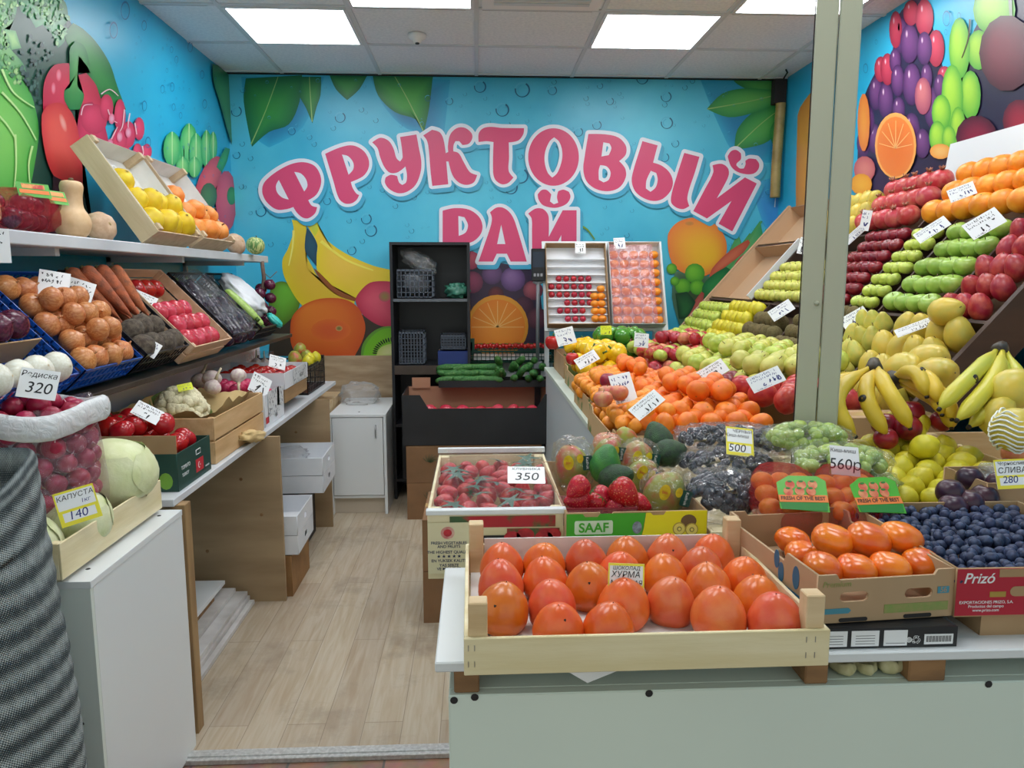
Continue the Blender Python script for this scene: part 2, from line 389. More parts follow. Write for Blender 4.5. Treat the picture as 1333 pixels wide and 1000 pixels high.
# printed soft dark patches behind the leaves
for q in [((60, 50), (90, 230), (150, 280), (260, 215), (330, 50)), ((480, 50), (520, 140), (600, 220), (720, 240), (740, 60))]: mb.fill(c4(*q), (36, 118, 165), (48, 168, 208))
mb.fill(c8((680, 60), (740, 210), (800, 310), (900, 330), (985, 320), (985, 55)), (40, 130, 178), (52, 170, 208))
mb.leaf(c4((75, 55), (68, 130), (95, 278), (150, 230), (215, 205), (250, 130), (258, 45)), g1, g2, spine=c4((92, 270), (140, 160), (180, 50)))
mb.leaf(c4((256, 50), (250, 110), (270, 150), (292, 202), (305, 150), (318, 110), (320, 50)), g1, g2, spine=c4((291, 196), (285, 110), (282, 50)))
mb.leaf(c4((348, 45), (368, 90), (405, 126), (445, 90), (470, 45)), g1, g2)
mb.leaf(c4((488, 45), (505, 110), (560, 165), (630, 190), (655, 232), (672, 150), (684, 45)), (80, 170, 70), (30, 115, 64), spine=c4((652, 225), (600, 120), (560, 50)))
mb.leaf(c8((780, 52), (800, 75), (860, 100), (940, 96), (978, 90), (978, 52)), (80, 165, 80), (46, 130, 70))
mb.leaf(c8((790, 285), (800, 220), (860, 160), (972, 128), (960, 190), (900, 260), (830, 282)), (86, 176, 84), (40, 130, 68), spine=c8((795, 280), (880, 200), (970, 132)))
mb.leaf(c8((905, 228), (925, 190), (972, 165), (976, 290), (940, 300), (915, 270)), (90, 180, 86), (46, 136, 70), spine=c8((945, 298), (965, 170)))
mb.leaf(c8((700, 155), (750, 105), (820, 88), (900, 92), (975, 95), (940, 130), (860, 165), (770, 182)), (104, 186, 90), (48, 140, 72), spine=c8((702, 155), (840, 130), (970, 98)))
mb.leaf(c8((960, 360), (965, 300), (978, 290), (978, 360)), (96, 180, 60), (60, 150, 60))
mb.fill(cV((640, 290), (690, 160), (760, 60), (915, -10), (905, 60), (800, 190), (700, 345)), (112, 196, 112), (70, 170, 96))
# dark blue corner fold
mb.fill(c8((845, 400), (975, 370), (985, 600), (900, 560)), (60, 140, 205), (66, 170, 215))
# bubbles
random.seed(3)
bub = [(308, 145, 7), (443, 153, 7), (380, 171, 5), (308, 202, 5), (340, 275, 7), (426, 262, 5), (477, 285, 7), (483, 300, 8), (458, 326, 6), (654, 143, 9), (585, 132, 5), (680, 117, 10), (678, 229, 10), (665, 244, 9), (719, 118, 6), (867, 126, 7), (868, 160, 8), (777, 163, 6), (753, 172, 6), (879, 187, 5), (794, 132, 5), (781, 112, 4), (865, 205, 6), (1023, 237, 5), (625, 113, 8), (557, 128, 4), (836, 102, 8), (860, 82, 5), (1000, 250, 4)]
for k in range(230):
    u, v = random.uniform(300, 1030), random.uniform(104, 330)
    bub.append((u, v, random.choice((1.2, 1.5, 2, 2, 2.6, 3.4))))
for u, v, r in bub:
    if v < 99: continue
    d = (22, 96, 136) if r > 3 else (40, 128, 168)
    mb.ring(u, v, r, r, .22, d, a0=-60, a1=190); mb.ring(u, v, r, r, .2, (84, 190, 220), a0=190, a1=300, n=8)
    if r > 4: mb.ring(u, v, r * .62, r * .62, .16, (60, 172, 208), a0=120, a1=260, n=8)
mb.layer += 1
# dark print behind the fruits
mb.fill([(600, 352), (640, 340), (700, 352), (712, 470), (600, 470)], (60, 40, 66), (44, 36, 60), sm=False)
mb.fill([(355, 400), (400, 425), (520, 400), (560, 420), (600, 470), (350, 470)], (60, 48, 40), (70, 60, 48), sm=False)
mb.fill(cB((110, 540), (150, 488), (220, 490), (290, 560), (300, 640), (250, 720), (180, 780), (120, 740), (100, 640)), (116, 186, 60), (88, 120, 36), foc=(372, 378))
# bananas
mb.fill(cB((340, 108), (360, 135), (415, 240), (408, 380), (450, 470), (540, 540), (670, 600), (760, 560), (905, 520), (925, 412), (780, 380), (600, 300), (480, 215), (440, 160), (405, 80)), (240, 196, 76), (232, 206, 40))
mb.fill(cB((340, 110), (360, 90), (410, 90), (425, 140), (400, 190), (370, 140)), (190, 196, 70), (214, 210, 50))
mb.fill(cB((250, 80), (262, 150), (225, 270), (190, 340), (195, 430), (235, 520), (300, 620), (420, 720), (640, 700), (660, 612), (540, 570), (440, 480), (380, 380), (338, 290), (345, 130), (345, 100)), (222, 178, 58), (226, 200, 44))
mb.fill(cB((350, 133), (338, 200), (338, 285), (380, 345), (412, 385), (412, 300), (416, 240), (375, 165)), (42, 84, 104), (34, 70, 92))
mb.fill(cB((393, 395), (430, 460), (500, 535), (575, 585), (660, 612), (672, 592), (570, 548), (490, 490), (430, 425)), (150, 84, 40), (142, 78, 36))
mb.line(cB((262, 150), (255, 260), (230, 380)), 3, (240, 226, 110)); mb.line(cB((440, 220), (600, 340), (780, 410)), 4, (244, 224, 90))
# apple, orange, kiwi
mb.fill(cB((665, 600), (700, 540), (760, 490), (840, 480), (925, 486), (925, 770), (830, 772), (740, 722), (690, 670)), (226, 90, 112), (186, 44, 74), foc=(490, 390))
mb.ell(501, 386, 8, 7, (150, 130, 70), (196, 86, 100))
mb.fill(cB((500, 590), (600, 600), (680, 650), (722, 740), (728, 800), (705, 880), (660, 965), (300, 965), (250, 900), (240, 800), (255, 710), (320, 640), (410, 600)), (228, 126, 48), (206, 84, 34), foc=(400, 402))
mb.ell(431, 430, 26, 15, (214, 92, 48), (222, 108, 46)); mb.ell(441.5, 427.5, 4.5, 3.6, (120, 110, 50), (226, 160, 100))
mb.fill(cB((700, 966), (712, 890), (770, 815), (850, 776), (930, 775), (930, 966)), (120, 184, 40), (96, 150, 50), foc=(512, 455))
mb.fill(cB((715, 966), (730, 900), (780, 832), (850, 790), (930, 788), (930, 966)), (126, 190, 40), (110, 182, 34), foc=(512, 455))
mb.fill(cB((800, 966), (815, 925), (850, 900), (930, 880), (930, 966)), (226, 224, 160), (190, 206, 110), foc=(512, 458))
for k in range(14):
    a = R_(184 + k * 8); u, v = 512 + 24 * math.cos(a), 461 + 19 * math.sin(a); mb.ell(u, v, 3.4, 1, (28, 34, 20), rot=184 + k * 8, new=False, n=6)
mb.layer += 1
# grapes and orange slice beside the shelf
cG = lambda u, v: (500 + u / 3.846, 300 + v / 3.846)
for X_, Y_, r, a, b_ in [(435, 150, 46, (200, 90, 110), (150, 50, 80)), (540, 220, 52, (110, 76, 120), (70, 44, 84)), (745, 300, 50, (170, 90, 100), (100, 46, 66)), (440, 260, 56, (160, 74, 104), (100, 40, 70)), (645, 245, 62, (128, 96, 146), (76, 50, 96)), (700, 380, 50, (84, 44, 66), (60, 32, 50)), (765, 440, 55, (110, 60, 76), (66, 34, 52)), (560, 320, 40, (110, 44, 50), (66, 30, 44))]:
    u, v = cG(X_, Y_); mb.ell(u, v, r / 3.846, r / 3.846, a, b_, foc=(-.2, -.3))
u, v = cG(568, 480); mb.ell(u, v, 40, 41, (240, 178, 66), (226, 150, 44), n=28)
mb.ell(u, v + 1, 36, 36, (240, 150, 48), (232, 130, 34), n=28)
for k in range(9):
    a = R_(180 + k * 22.5); mb.line([(u, v + 1), (u + 34 * math.cos(a), v + 1 + 34 * math.sin(a))], 1.2, (246, 190, 110), new=False)
mb.layer += 1
# green stem, mango, limes, vegetables at the rack side
mb.line([(752, 292), (764, 299), (774, 312)], 3, (110, 150, 50))
mb.fill(cV((110, 620), (130, 470), (200, 470), (330, 500), (420, 560), (300, 800), (160, 800)), (60, 80, 52), (80, 120, 96))
mb.fill(T(640, 80, .4, [(740, 692), (770, 620), (800, 560), (815, 600), (872, 518), (880, 560), (905, 560), (860, 640), (800, 690)]), (110, 180, 110), (60, 150, 90))
for q in [((740, 690), (812, 545)), ((760, 690), (878, 520)), ((790, 690), (900, 575)), ((750, 680), (840, 560))]: mb.line(c8(*q), 3, (84, 160, 90), new=False)
mb.layer += 1
mb.fill(cV((85, 262), (130, 190), (210, 155), (300, 160), (380, 205), (430, 290), (425, 390), (370, 460), (290, 500), (180, 480), (110, 420)), (238, 186, 48), (226, 122, 58), foc=(922, 335))
mb.ell(897, 291, 6, 3, (190, 130, 60), (220, 130, 66))
for u, v, r in [(904, 303 + 53, 13), (888.5, 373, 10.5), (907, 374, 10), (874, 350, 7), (878, 366, 6)]: mb.ell(u, v, r, r, (118, 190, 56), (64, 140, 44), foc=(-.3, -.3))
mb.fill(cV((330, 505), (350, 450), (450, 350), (560, 282), (572, 300), (530, 360), (430, 440), (340, 500)), (214, 116, 84), (190, 82, 62))
mb.fill(cV((300, 640), (290, 560), (350, 490), (430, 444), (458, 460), (440, 520), (370, 590), (310, 650)), (54, 140, 74), (30, 100, 58))
mb.fill(cV((360, 700), (370, 600), (440, 500), (500, 400), (570, 352), (620, 372), (610, 460), (560, 580), (480, 680), (400, 725)), (226, 86, 92), (196, 52, 66))
mb.fill(cV((440, 620), (450, 570), (480, 590), (520, 560), (500, 640), (460, 650)), (240, 150, 150), (214, 70, 78))
mb.fill(cV((495, 540), (510, 480), (560, 445), (610, 455), (595, 500), (545, 505), (525, 555)), (110, 196, 80), (56, 150, 60))
mb.fill(cV((180, 800), (190, 745), (240, 650), (285, 590), (300, 600), (290, 650), (220, 790)), (196, 104, 92), (166, 76, 66))
mb.fill(cV((215, 815), (260, 760), (330, 640), (365, 570), (372, 600), (360, 720), (310, 800)), (216, 140, 104), (190, 108, 84))
mb.fill(cV((130, 600), (200, 590), (250, 650), (200, 740), (150, 750)), (50, 110, 60), (30, 64, 44))
mb.fill(cV((370, 740), (440, 700), (500, 660), (520, 690), (440, 790), (330, 800)), (196, 196, 206), (170, 170, 186))

# lettering
c1 = lambda *p: T(330, 150, .15, p); c2 = lambda *p: T(470, 150, .165, p); c3 = lambda *p: T(610, 150, .165, p); c5 = lambda *p: T(810, 160, .15, p); c6 = lambda *p: T(560, 235, .165, p)
def oval(u, v, ru, rv, n=22): return [(u + ru * math.cos(2 * PI * k / n), v + rv * math.sin(2 * PI * k / n)) for k in range(n)]
GL = [
 [c1((440, 408), (530, 440), (580, 520), (585, 600), (545, 690), (475, 738), (505, 785), (552, 798), (535, 850), (480, 893), (430, 890), (380, 850), (345, 797), (290, 815), (200, 818), (120, 760), (78, 680), (85, 600), (140, 535), (240, 465), (340, 420)), c1((220, 562), (195, 610), (205, 670), (250, 715), (306, 732)), c1((353, 492), (410, 505), (455, 555), (468, 615), (440, 662))],
 [c1((622, 335), (750, 280), (860, 262), (950, 305), (998, 380), (998, 460), (950, 530), (845, 580), (860, 630), (895, 682), (917, 692), (895, 735), (850, 765), (790, 765), (740, 720), (690, 560), (650, 430)), c1((768, 342), (820, 355), (865, 410), (865, 470), (825, 516))],
 [c2((88, 215), (150, 178), (215, 200), (255, 260), (280, 340), (308, 365), (328, 330), (308, 172), (437, 152), (455, 250), (475, 360), (470, 450), (430, 550), (360, 605), (290, 615), (220, 580), (188, 530), (195, 490), (235, 470), (285, 480), (300, 530), (325, 550), (355, 530), (362, 470), (350, 405), (290, 450), (230, 455), (185, 410), (150, 330), (130, 260))],
 [c2((490, 160), (560, 115), (620, 135), (650, 190), (668, 300), (688, 290), (685, 240), (705, 150), (760, 100), (820, 100), (870, 140), (878, 180), (850, 225), (800, 235), (775, 205), (745, 205), (730, 235), (728, 285), (770, 300), (810, 370), (860, 450), (916, 472), (890, 530), (830, 550), (770, 530), (720, 470), (690, 365), (672, 365), (688, 545), (562, 558), (548, 440), (535, 280), (520, 200))],
 [c2((928, 145), (960, 105), (1020, 92), (1110, 100), (1286, 102), (1280, 150), (1240, 200), (1165, 215), (1168, 330), (1165, 440), (1202, 492), (1160, 535), (1110, 545), (1060, 510), (1042, 450), (1045, 212), (990, 205), (928, 212))],
 [T(610, 150, .165, oval(670, 330, 200, 227)), c3((675, 175), (715, 210), (738, 280), (735, 360), (700, 455), (660, 492), (625, 455), (600, 370), (605, 285), (640, 205))],
 [c3((945, 148), (1070, 150), (1180, 175), (1240, 240), (1240, 310), (1188, 362), (1235, 420), (1240, 490), (1190, 570), (1100, 600), (1000, 580), (930, 520), (905, 430), (915, 330)), c3((1063, 214), (1110, 222), (1127, 260), (1105, 315), (1048, 326)), c3((1038, 394), (1090, 405), (1120, 450), (1105, 510), (1065, 530), (1028, 510), (1026, 440))],
 [c5((175, 158), (307, 195), (268, 345), (340, 370), (410, 430), (440, 510), (420, 590), (350, 660), (270, 678), (180, 650), (110, 590), (82, 500), (100, 400), (140, 270)), c5((248, 416), (295, 435), (308, 490), (290, 560), (245, 598), (206, 570), (210, 500))],
 [c5((538, 260), (670, 295), (630, 430), (580, 580), (565, 660), (582, 722), (530, 748), (470, 735), (425, 690), (430, 610), (470, 470))],
 [c5((783, 368), (860, 355), (915, 390), (925, 450), (880, 550), (820, 655), (1065, 473), (1168, 526), (955, 942), (836, 875), (948, 678), (735, 830), (616, 765), (720, 570), (790, 430))],
 [c5((915, 290), (945, 245), (990, 235), (1030, 265), (1030, 315), (995, 350), (990, 368), (1020, 395), (1055, 395), (1070, 360), (1068, 330), (1100, 310), (1160, 315), (1188, 355), (1180, 405), (1140, 440), (1070, 445), (990, 420), (940, 370))],
 [c6((98, 238), (190, 218), (300, 228), (380, 280), (412, 350), (400, 420), (340, 480), (225, 515), (225, 640), (98, 640)), c6((222, 280), (270, 290), (298, 350), (280, 410), (225, 437))],
 [c6((472, 252), (520, 215), (575, 215), (630, 255), (670, 330), (762, 640), (635, 640), (605, 578), (525, 578), (495, 640), (381, 640), (430, 500), (480, 350), (486, 290)), c6((560, 348), (593, 502), (528, 502))],
 [c6((773, 262), (830, 222), (890, 225), (930, 270), (937, 340), (935, 445), (1045, 235), (1155, 235), (1155, 640), (1030, 640), (1035, 430), (925, 640), (805, 640), (803, 400), (800, 300))],
 [c6((848, 110), (880, 75), (920, 75), (955, 110), (945, 165), (975, 188), (1010, 175), (1000, 130), (1010, 85), (1050, 72), (1095, 90), (1107, 130), (1080, 180), (1020, 210), (960, 215), (890, 195), (855, 150))]]
GS = [[smooth(p, 5, corner=50) for p in g] for g in GL]
mb.build('mural_print', wb)
ms = Mural('B'); ms.layer = mb.layer + 2
def band(mu, polys, wd, col, dx=0, dy=0, st=1.0):
    """one clean layer of everything within wd of the outlines"""
    A = np.array([(q.x + dx, q.y + dy) for p in polys for q in p]); Bq = np.array([(p[(i + 1) % len(p)].x + dx, p[(i + 1) % len(p)].y + dy) for p in polys for i in range(len(p))])
    x0, y0 = A.min(0) - wd - 2; x1, y1 = A.max(0) + wd + 2
    xs = np.arange(x0, x1, st); ys = np.arange(y0, y1, st); D = np.full((len(ys), len(xs)), 99.0)
    for a, b_ in zip(A, Bq):
        lo = np.minimum(a, b_) - wd - 2; hi = np.maximum(a, b_) + wd + 2
        i0, i1 = max(int((lo[0] - x0) / st), 0), int((hi[0] - x0) / st) + 1; j0, j1 = max(int((lo[1] - y0) / st), 0), int((hi[1] - y0) / st) + 1
        gx_, gy_ = np.meshgrid(xs[i0:i1], ys[j0:j1]); d = b_ - a; L2 = max((d**2).sum(), 1e-9)
        t = np.clip(((gx_ - a[0]) * d[0] + (gy_ - a[1]) * d[1]) / L2, 0, 1)
        D[j0:j1, i0:i1] = np.minimum(D[j0:j1, i0:i1], np.hypot(gx_ - a[0] - t * d[0], gy_ - a[1] - t * d[1]))
    D -= wd
    for j in range(len(ys) - 1):
        for i in range(len(xs) - 1):
            c = ((i, j), (i + 1, j), (i + 1, j + 1), (i, j + 1)); v = [D[q[1], q[0]] for q in c]
            if min(v) >= 0: continue
            pts = []
            for k in range(4):
                p, q, a, b_ = c[k], c[(k + 1) % 4], v[k], v[(k + 1) % 4]
                if a < 0: pts.append((xs[p[0]], ys[p[1]]))
                if (a < 0) != (b_ < 0): t = a / (a - b_); pts.append((xs[p[0]] + (xs[q[0]] - xs[p[0]]) * t, ys[p[1]] + (ys[q[1]] - ys[p[1]]) * t))
            if len(pts) > 2:
                n0 = len(mu.v)
                for q in pts: mu.v.append(mu.p3(q[0], q[1], mu.layer)); mu.c.append(col)
                mu.f.append(tuple(range(n0, n0 + len(pts))))
allp = [p for g in GS for p in g]
band(ms, allp, 5, (66, 166, 202), 3, 5)
ms.layer += 2
band(ms, allp, 4.4, (226, 230, 240))
ms.build('letter_outline', wb)
yl = YB - .00018 * (ms.layer + 2)
for name, cols in (('letter', None),):
    for g in GS:
        pp = []
        for p in g:
            pp.append([(lambda q: (q.x, q.z))(at(q.x, q.y, Y=yl)) for q in p])
        me = curve_mesh('letter', pp, .0001, M('letter_pink', (216, 70, 116), rough=.34))
        o = link('letter', me, wb, rot=(PI / 2, 0, 0)); o.location = (0, yl, 0)

# left wall
ml = Mural('L')
q4 = lambda *p: T(0, 0, .25, p); q3 = lambda *p: T(0, 0, .34, p)
ml.fill(q4((-600, -200), (300, -200), (350, 90), (470, 210), (560, 330), (600, 520), (420, 640), (400, 800), (500, 1300), (-600, 1300)), (44, 84, 70), (30, 62, 62))
for q, a, b_ in [(((-400, -100), (90, -20), (85, 60), (60, 120), (20, 150), (50, 210), (60, 260), (120, 330), (150, 420), (110, 450), (0, 370), (-400, 300)), (120, 180, 110), (64, 130, 90)),
                 (((90, -10), (240, -20), (330, 0), (352, 60), (350, 110), (320, 140), (338, 210), (300, 250), (270, 180), (220, 130), (185, 145), (150, 90), (110, 60)), (104, 178, 120), (50, 124, 84)),
                 (((180, 30), (260, 20), (270, 80), (220, 100)), (150, 205, 130), (90, 160, 100)), (((20, 150), (80, 160), (110, 250), (60, 260)), (150, 200, 120), (84, 150, 96))]: ml.fill(q4(*q), a, b_)
ml.fill(q4((340, 170), (380, 120), (430, 150), (500, 220), (570, 330), (610, 450), (655, 570), (590, 610), (500, 500), (430, 350), (350, 230)), (60, 150, 70), (30, 116, 56))
ml.fill(q4((-500, 500), (-200, 380), (0, 358), (70, 380), (150, 470), (190, 600), (200, 700), (180, 850), (155, 985), (-200, 1100), (-600, 900)), (126, 200, 96), (70, 160, 70), foc=(10, 160))
for q, n, cols, sd in [(((0, 0), (90, 0), (85, 60), (20, 150), (60, 260), (150, 420), (100, 450), (0, 370)), 70, ((126, 190, 110), (90, 160, 90), (170, 214, 140), (60, 120, 80)), 1),
                      (((100, 0), (330, 0), (350, 100), (330, 200), (290, 230), (240, 140), (170, 120)), 70, ((110, 185, 120), (150, 210, 140), (60, 130, 84), (86, 160, 100)), 2),
                      (((150, 180), (300, 260), (250, 330), (210, 420), (200, 560), (120, 440), (80, 300)), 40, ((54, 90, 84), (36, 70, 70), (70, 110, 100)), 3)]:
    speckle(ml, q4(*q), n, cols, 1.2, 4.0, sd)
for q in [((0, 480), (100, 590), (180, 730)), ((70, 700), (75, 850), (65, 980)), ((160, 760), (140, 860), (150, 980)), ((-100, 520), (20, 640), (70, 720)), ((0, 360), (60, 480), (170, 560))]: ml.line(q4(*q), 3, (190, 226, 150))
ml.fill(q4((215, 470), (230, 400), (275, 338), (350, 330), (360, 400), (440, 380), (490, 440), (520, 520), (585, 600), (520, 650), (420, 560), (215, 580)), (224, 60, 92), (190, 34, 70))
ml.ell(74, 98, 3.5, 8, (240, 150, 170), (224, 70, 100)); ml.ell(67, 115, 3, 8, (240, 150, 170), (224, 70, 100))
ml.fill(q4((325, 470), (352, 458), (352, 320), (355, 250), (385, 215), (425, 235), (450, 300), (462, 380), (440, 340), (400, 290), (395, 380), (395, 450), (428, 495), (405, 570), (355, 572), (325, 520)), (90, 170, 90), (34, 126, 60))
ml.fill(q4((400, 600), (420, 545), (470, 530), (520, 600), (560, 760), (480, 740), (380, 760)), (222, 56, 100), (186, 30, 76))
for X_, Y_, ru, rv in [(480, 620, 70, 80), (545, 560, 36, 70), (615, 600, 30, 85), (660, 700, 36, 70), (612, 730, 40, 70), (715, 670, 28, 60), (560, 760, 26, 26), (755, 790, 26, 42), (706, 790, 24, 44), (640, 800, 30, 40)]:
    ml.ell(X_ / 4, Y_ / 4, ru / 4, rv / 4, (230, 70, 110), (194, 38, 80), foc=(-.3, -.3))
for q in [((410, 600), (425, 550), (470, 545)), ((515, 490), (560, 465), (605, 500)), ((550, 570), (570, 620), (600, 640)), ((636, 570), (625, 660), (600, 700)), ((665, 590), (655, 650), (660, 680)), ((730, 760), (735, 800), (725, 820)), ((560, 740), (600, 660)), ((690, 640), (700, 700))]: ml.line(q4(*q), 1.8, (240, 200, 210))
for X_, Y_ in [(610, 712), (568, 618), (560, 750), (655, 690)]: ml.ell(X_ / 4, Y_ / 4, 4, 7, (236, 180, 200), (226, 90, 130))
ml.fill(q4((200, 605), (235, 548), (300, 536), (360, 590), (395, 700), (412, 830), (415, 990), (330, 960), (260, 910), (215, 780)), (232, 92, 78), (206, 50, 54), foc=(68, 168))
ml.ell(78, 160, 4, 13, (240, 170, 160), (230, 96, 84), rot=-18)
ml.fill(q4((260, 915), (330, 950), (415, 1000), (430, 1300), (240, 1300)), (60, 24, 36), (50, 30, 40))
for X_, Y_, ru, rv in [(650, 570, 34, 66), (695, 620, 24, 50), (715, 560, 36, 88), (742, 590, 30, 80), (782, 570, 22, 72), (808, 560, 16, 56), (690, 640, 26, 40), (735, 640, 24, 40)]:
    ml.ell(X_ * .34, Y_ * .34, ru * .34, rv * .34, (126, 206, 120), (40, 160, 84), foc=(0, -.4))
    ml.line([(X_ * .34, (Y_ - rv) * .34), (X_ * .34, (Y_ + rv * .9) * .34)], 1.2, (190, 230, 160), new=False)
ml.layer += 1
ml.ell(790 * .34, 690 * .34, 13, 34, (220, 90, 100), (180, 50, 72), rot=24)
ml.fill(q3((820, 640), (835, 600), (855, 565), (872, 570), (860, 620), (840, 660)), (60, 170, 90), (30, 130, 70))
ml.ell(858 * .34, 770 * .34, 14, 40, (226, 90, 120), (190, 50, 86), foc=(0, -.3))
ml.ell(790 * .34, 750 * .34, 11, 17, (56, 130, 76), (26, 92, 56))
ml.ell(878 * .34, 750 * .34, 6, 12, (70, 160, 80), (34, 120, 60))
ml.fill(q3((805, 245), (855, 262), (882, 290), (882, 560), (862, 500), (835, 400), (808, 310)), (66, 150, 84), (28, 110, 74))
for X_, Y_, r in [(467, 40, 20), (422, 115, 18), (540, 97, 11), (718, 180, 11), (764, 285, 9), (665, 228, 8), (648, 333, 10), (611, 341, 9), (774, 398, 10), (541, 405, 11), (654, 410, 8), (681, 442, 7), (555, 545, 12), (908, 597, 9), (646, 190, 7), (628, 270, 5), (745, 470, 5), (792, 490, 5), (715, 345, 4), (690, 408, 5), (900, 720, 5)]:
    ml.ring(X_ * .34, Y_ * .34, r * .3, r * .62 if X_ < 860 else r * .34, .22, (20, 104, 160))
random.seed(5)
for k in range(120): u, v = random.uniform(170, 290), random.uniform(5, 330); ml.ring(u, v, 1, 1.8, .3, (24, 122, 176), n=8)
# fruit print lower on the wall, under the shelf
ml.layer += 1
ml.build('mural_print', wl)

# right wall
mr = Mural('R'); qr = lambda *p: T(1040, 0, .4195, p)
mr.fill(qr((180, 560), (195, 330), (240, 220), (290, 160), (300, 60), (380, -30), (420, 100), (450, 220), (470, 260), (560, 60), (640, -60), (1000, -100), (1000, 1000), (180, 900)), (36, 34, 62), (48, 42, 76), foc=(1240, 180))
mr.ell(1168, 0, 1, 1, (30, 30, 50))
pur, pur2, red_, red2 = (120, 70, 128), (66, 34, 84), (206, 72, 96), (150, 36, 64)
for X_, Y_, rx, ry, k in [(235, 430, 22, 46, 0), (200, 445, 20, 44, 0), (215, 375, 20, 48, 0), (350, 400, 26, 50, 0), (310, 340, 20, 40, 0), (415, 335, 26, 64, 0), (240, 290, 22, 52, 0), (270, 312, 24, 56, 0), (255, 215, 20, 40, 1), (276, 215, 22, 50, 1), (300, 190, 18, 40, 0), (308, 250, 21, 50, 0), (352, 262, 29, 66, 0), (398, 240, 18, 42, 0), (318, 110, 22, 55, 0), (302, 92, 20, 58, 1), (345, 135, 29, 62, 0), (350, 40, 24, 40, 1), (392, 55, 28, 58, 1), (428, 150, 26, 58, 1), (392, 150, 24, 52, 0), (388, 298, 26, 58, 2), (386, 445, 24, 46, 0), (455, 235, 22, 30, 1), (440, 270, 18, 40, 0)]:
    a, b_ = ((pur, pur2), (red_, red2), ((206, 120, 124), (150, 70, 96)))[k]; u, v = qr((X_, Y_))[0]
    mr.ell(u, v, rx * .42, ry * .42, a, b_, foc=(-.2, -.4), n=16); mr.ell(u - rx * .12, v - ry * .2, rx * .06, ry * .09, (226, 200, 214), a, new=False)
mr.layer += 1
for X_, Y_, rx, ry in [(610, 30, 66, 80), (530, 150, 0, 0), (562, 155, 38, 62), (536, 295, 32, 76), (502, 150, 33, 96), (480, 300, 34, 100), (446, 350, 30, 56), (434, 425, 26, 50), (498, 395, 24, 64), (470, 430, 22, 40)]:
    if rx: u, v = qr((X_, Y_))[0]; mr.ell(u, v, rx * .42, ry * .42, (176, 222, 70), (84, 168, 56), foc=(-.3, -.4), n=16)
mr.line(qr((535, 60), (530, 120), (510, 180)), 2.5, (70, 60, 30)); mr.line(qr((660, -10), (664, 60)), 5, (150, 160, 150))
mr.ell(*qr((650, 165))[0], 36, 50, (120, 34, 54), (70, 18, 38), foc=(-.4, -.3)); mr.ell(*qr((556, 425))[0], 27, 28, (140, 30, 60), (70, 14, 40)); mr.ell(*qr((690, 375))[0], 22, 28, (160, 40, 60), (90, 20, 44))
mr.ell(*qr((205, 380))[0], 8, 38, (230, 150, 60), (220, 120, 50)); mr.ell(*qr((208, 525))[0], 14, 17, (214, 130, 120), (180, 90, 96)); mr.ell(*qr((198, 572))[0], 14, 14, (240, 180, 60), (226, 150, 40)); mr.ell(*qr((190, 630))[0], 12, 12, (236, 160, 60), (220, 140, 40))
mr.ell(*qr((305, 452))[0], 27, 43, (232, 140, 60), (240, 170, 90), n=24); mr.ell(*qr((305, 455))[0], 24, 39, (226, 116, 44), (232, 130, 56), n=24); mr.ell(*qr((445, 470))[0], 14, 10, (240, 190, 110), (232, 150, 60))
for k in range(7):
    a = R_(190 + k * 27); u, v = qr((305, 460))[0]; mr.line([(u, v), (u + 22 * math.cos(a), v + 36 * math.sin(a))], 1.2, (240, 180, 110), new=False)
mr.layer += 1
for X_, Y_, r in [(464, 57, 13), (212, 212, 8), (503, 50, 6), (462, 100, 5), (245, 130, 4)]: u, v = qr((X_, Y_))[0]; mr.ring(u, v, r * .38, r * .8, .18, (24, 110, 160))
mr.fill([(1040, 150), (1058, 120), (1068, 140), (1068, 440), (1040, 440)], (216, 160, 60), (200, 130, 50))
mr.build('mural_print', wr)
# ---------------------------------------------------------------- kinds of produce (unit radius, scaled when placed)
class Kind:
    def __init__(s, name, body, mats, kids=(), cat=None):
        s.name = name; s.me = body.mesh(name, mats) if isinstance(body, B) else body; s.kids = [(n, k.mesh(n, m) if isinstance(k, B) else k) for n, k, m in kids]; s.cat = cat or name.replace('_', ' ')
def quat(up, spin=0):
    return Vector((0, 0, 1)).rotation_difference(Vector(up).normalized()) @ Matrix.Rotation(spin, 3, 'Z').to_quaternion()
def put(K, loc, r, up=(0, 0, 1), spin=None, label=None, group=None, kids=True, name=None, cat=None, sc=None):
    o = bpy.data.objects.new(name or K.name, K.me); COL.objects.link(o); o.location = loc
    o.rotation_mode = 'QUATERNION'; o.rotation_quaternion = quat(up, random.uniform(0, 6.28) if spin is None else spin)
    o.scale = (r, r, r) if sc is None else tuple(r * q for q in sc)
    tag(o, label, cat or K.cat, group)
    if kids:
        for n, me in K.kids: link(n, me, o)
    return o
def sph(hz=1, dt=0, db=0, wide=0, pt=0, pb=0, w=.28, lobes=0, la=0, nz=0, nf=2, seg=20, rings=12, rad=None, bend=0, b=None, k=0, off=(0, 0, 0), s=1):
    b = b or B(); prof = []
    for i in range(rings + 1):
        t = PI * (i + .001) / (rings + .002) if 0 < i < rings else (0.02 if i == 0 else PI - .02)
        r = math.sin(t); z = -math.cos(t) * hz
        g = math.exp(-(r / w) ** 2)
        if t > PI / 2: z += (pt - dt) * g
        else: z += (db - pb) * g
        rr = r * (1 + wide * z)
        if rad: rr *= rad(-math.cos(t))
        prof.append((rr, z))
    def fn(v, a, r, z):
        if lobes: v.x *= 1 + la * math.cos(lobes * a); v.y *= 1 + la * math.cos(lobes * a)
        if nz: v += v * nz * noise.noise(v * nf + Vector((3.1, 1.7, 9)))
        if bend: v.x += bend * z * z
        return v * s + Vector(off)
    return b.lathe(prof, seg, k, fn=fn)
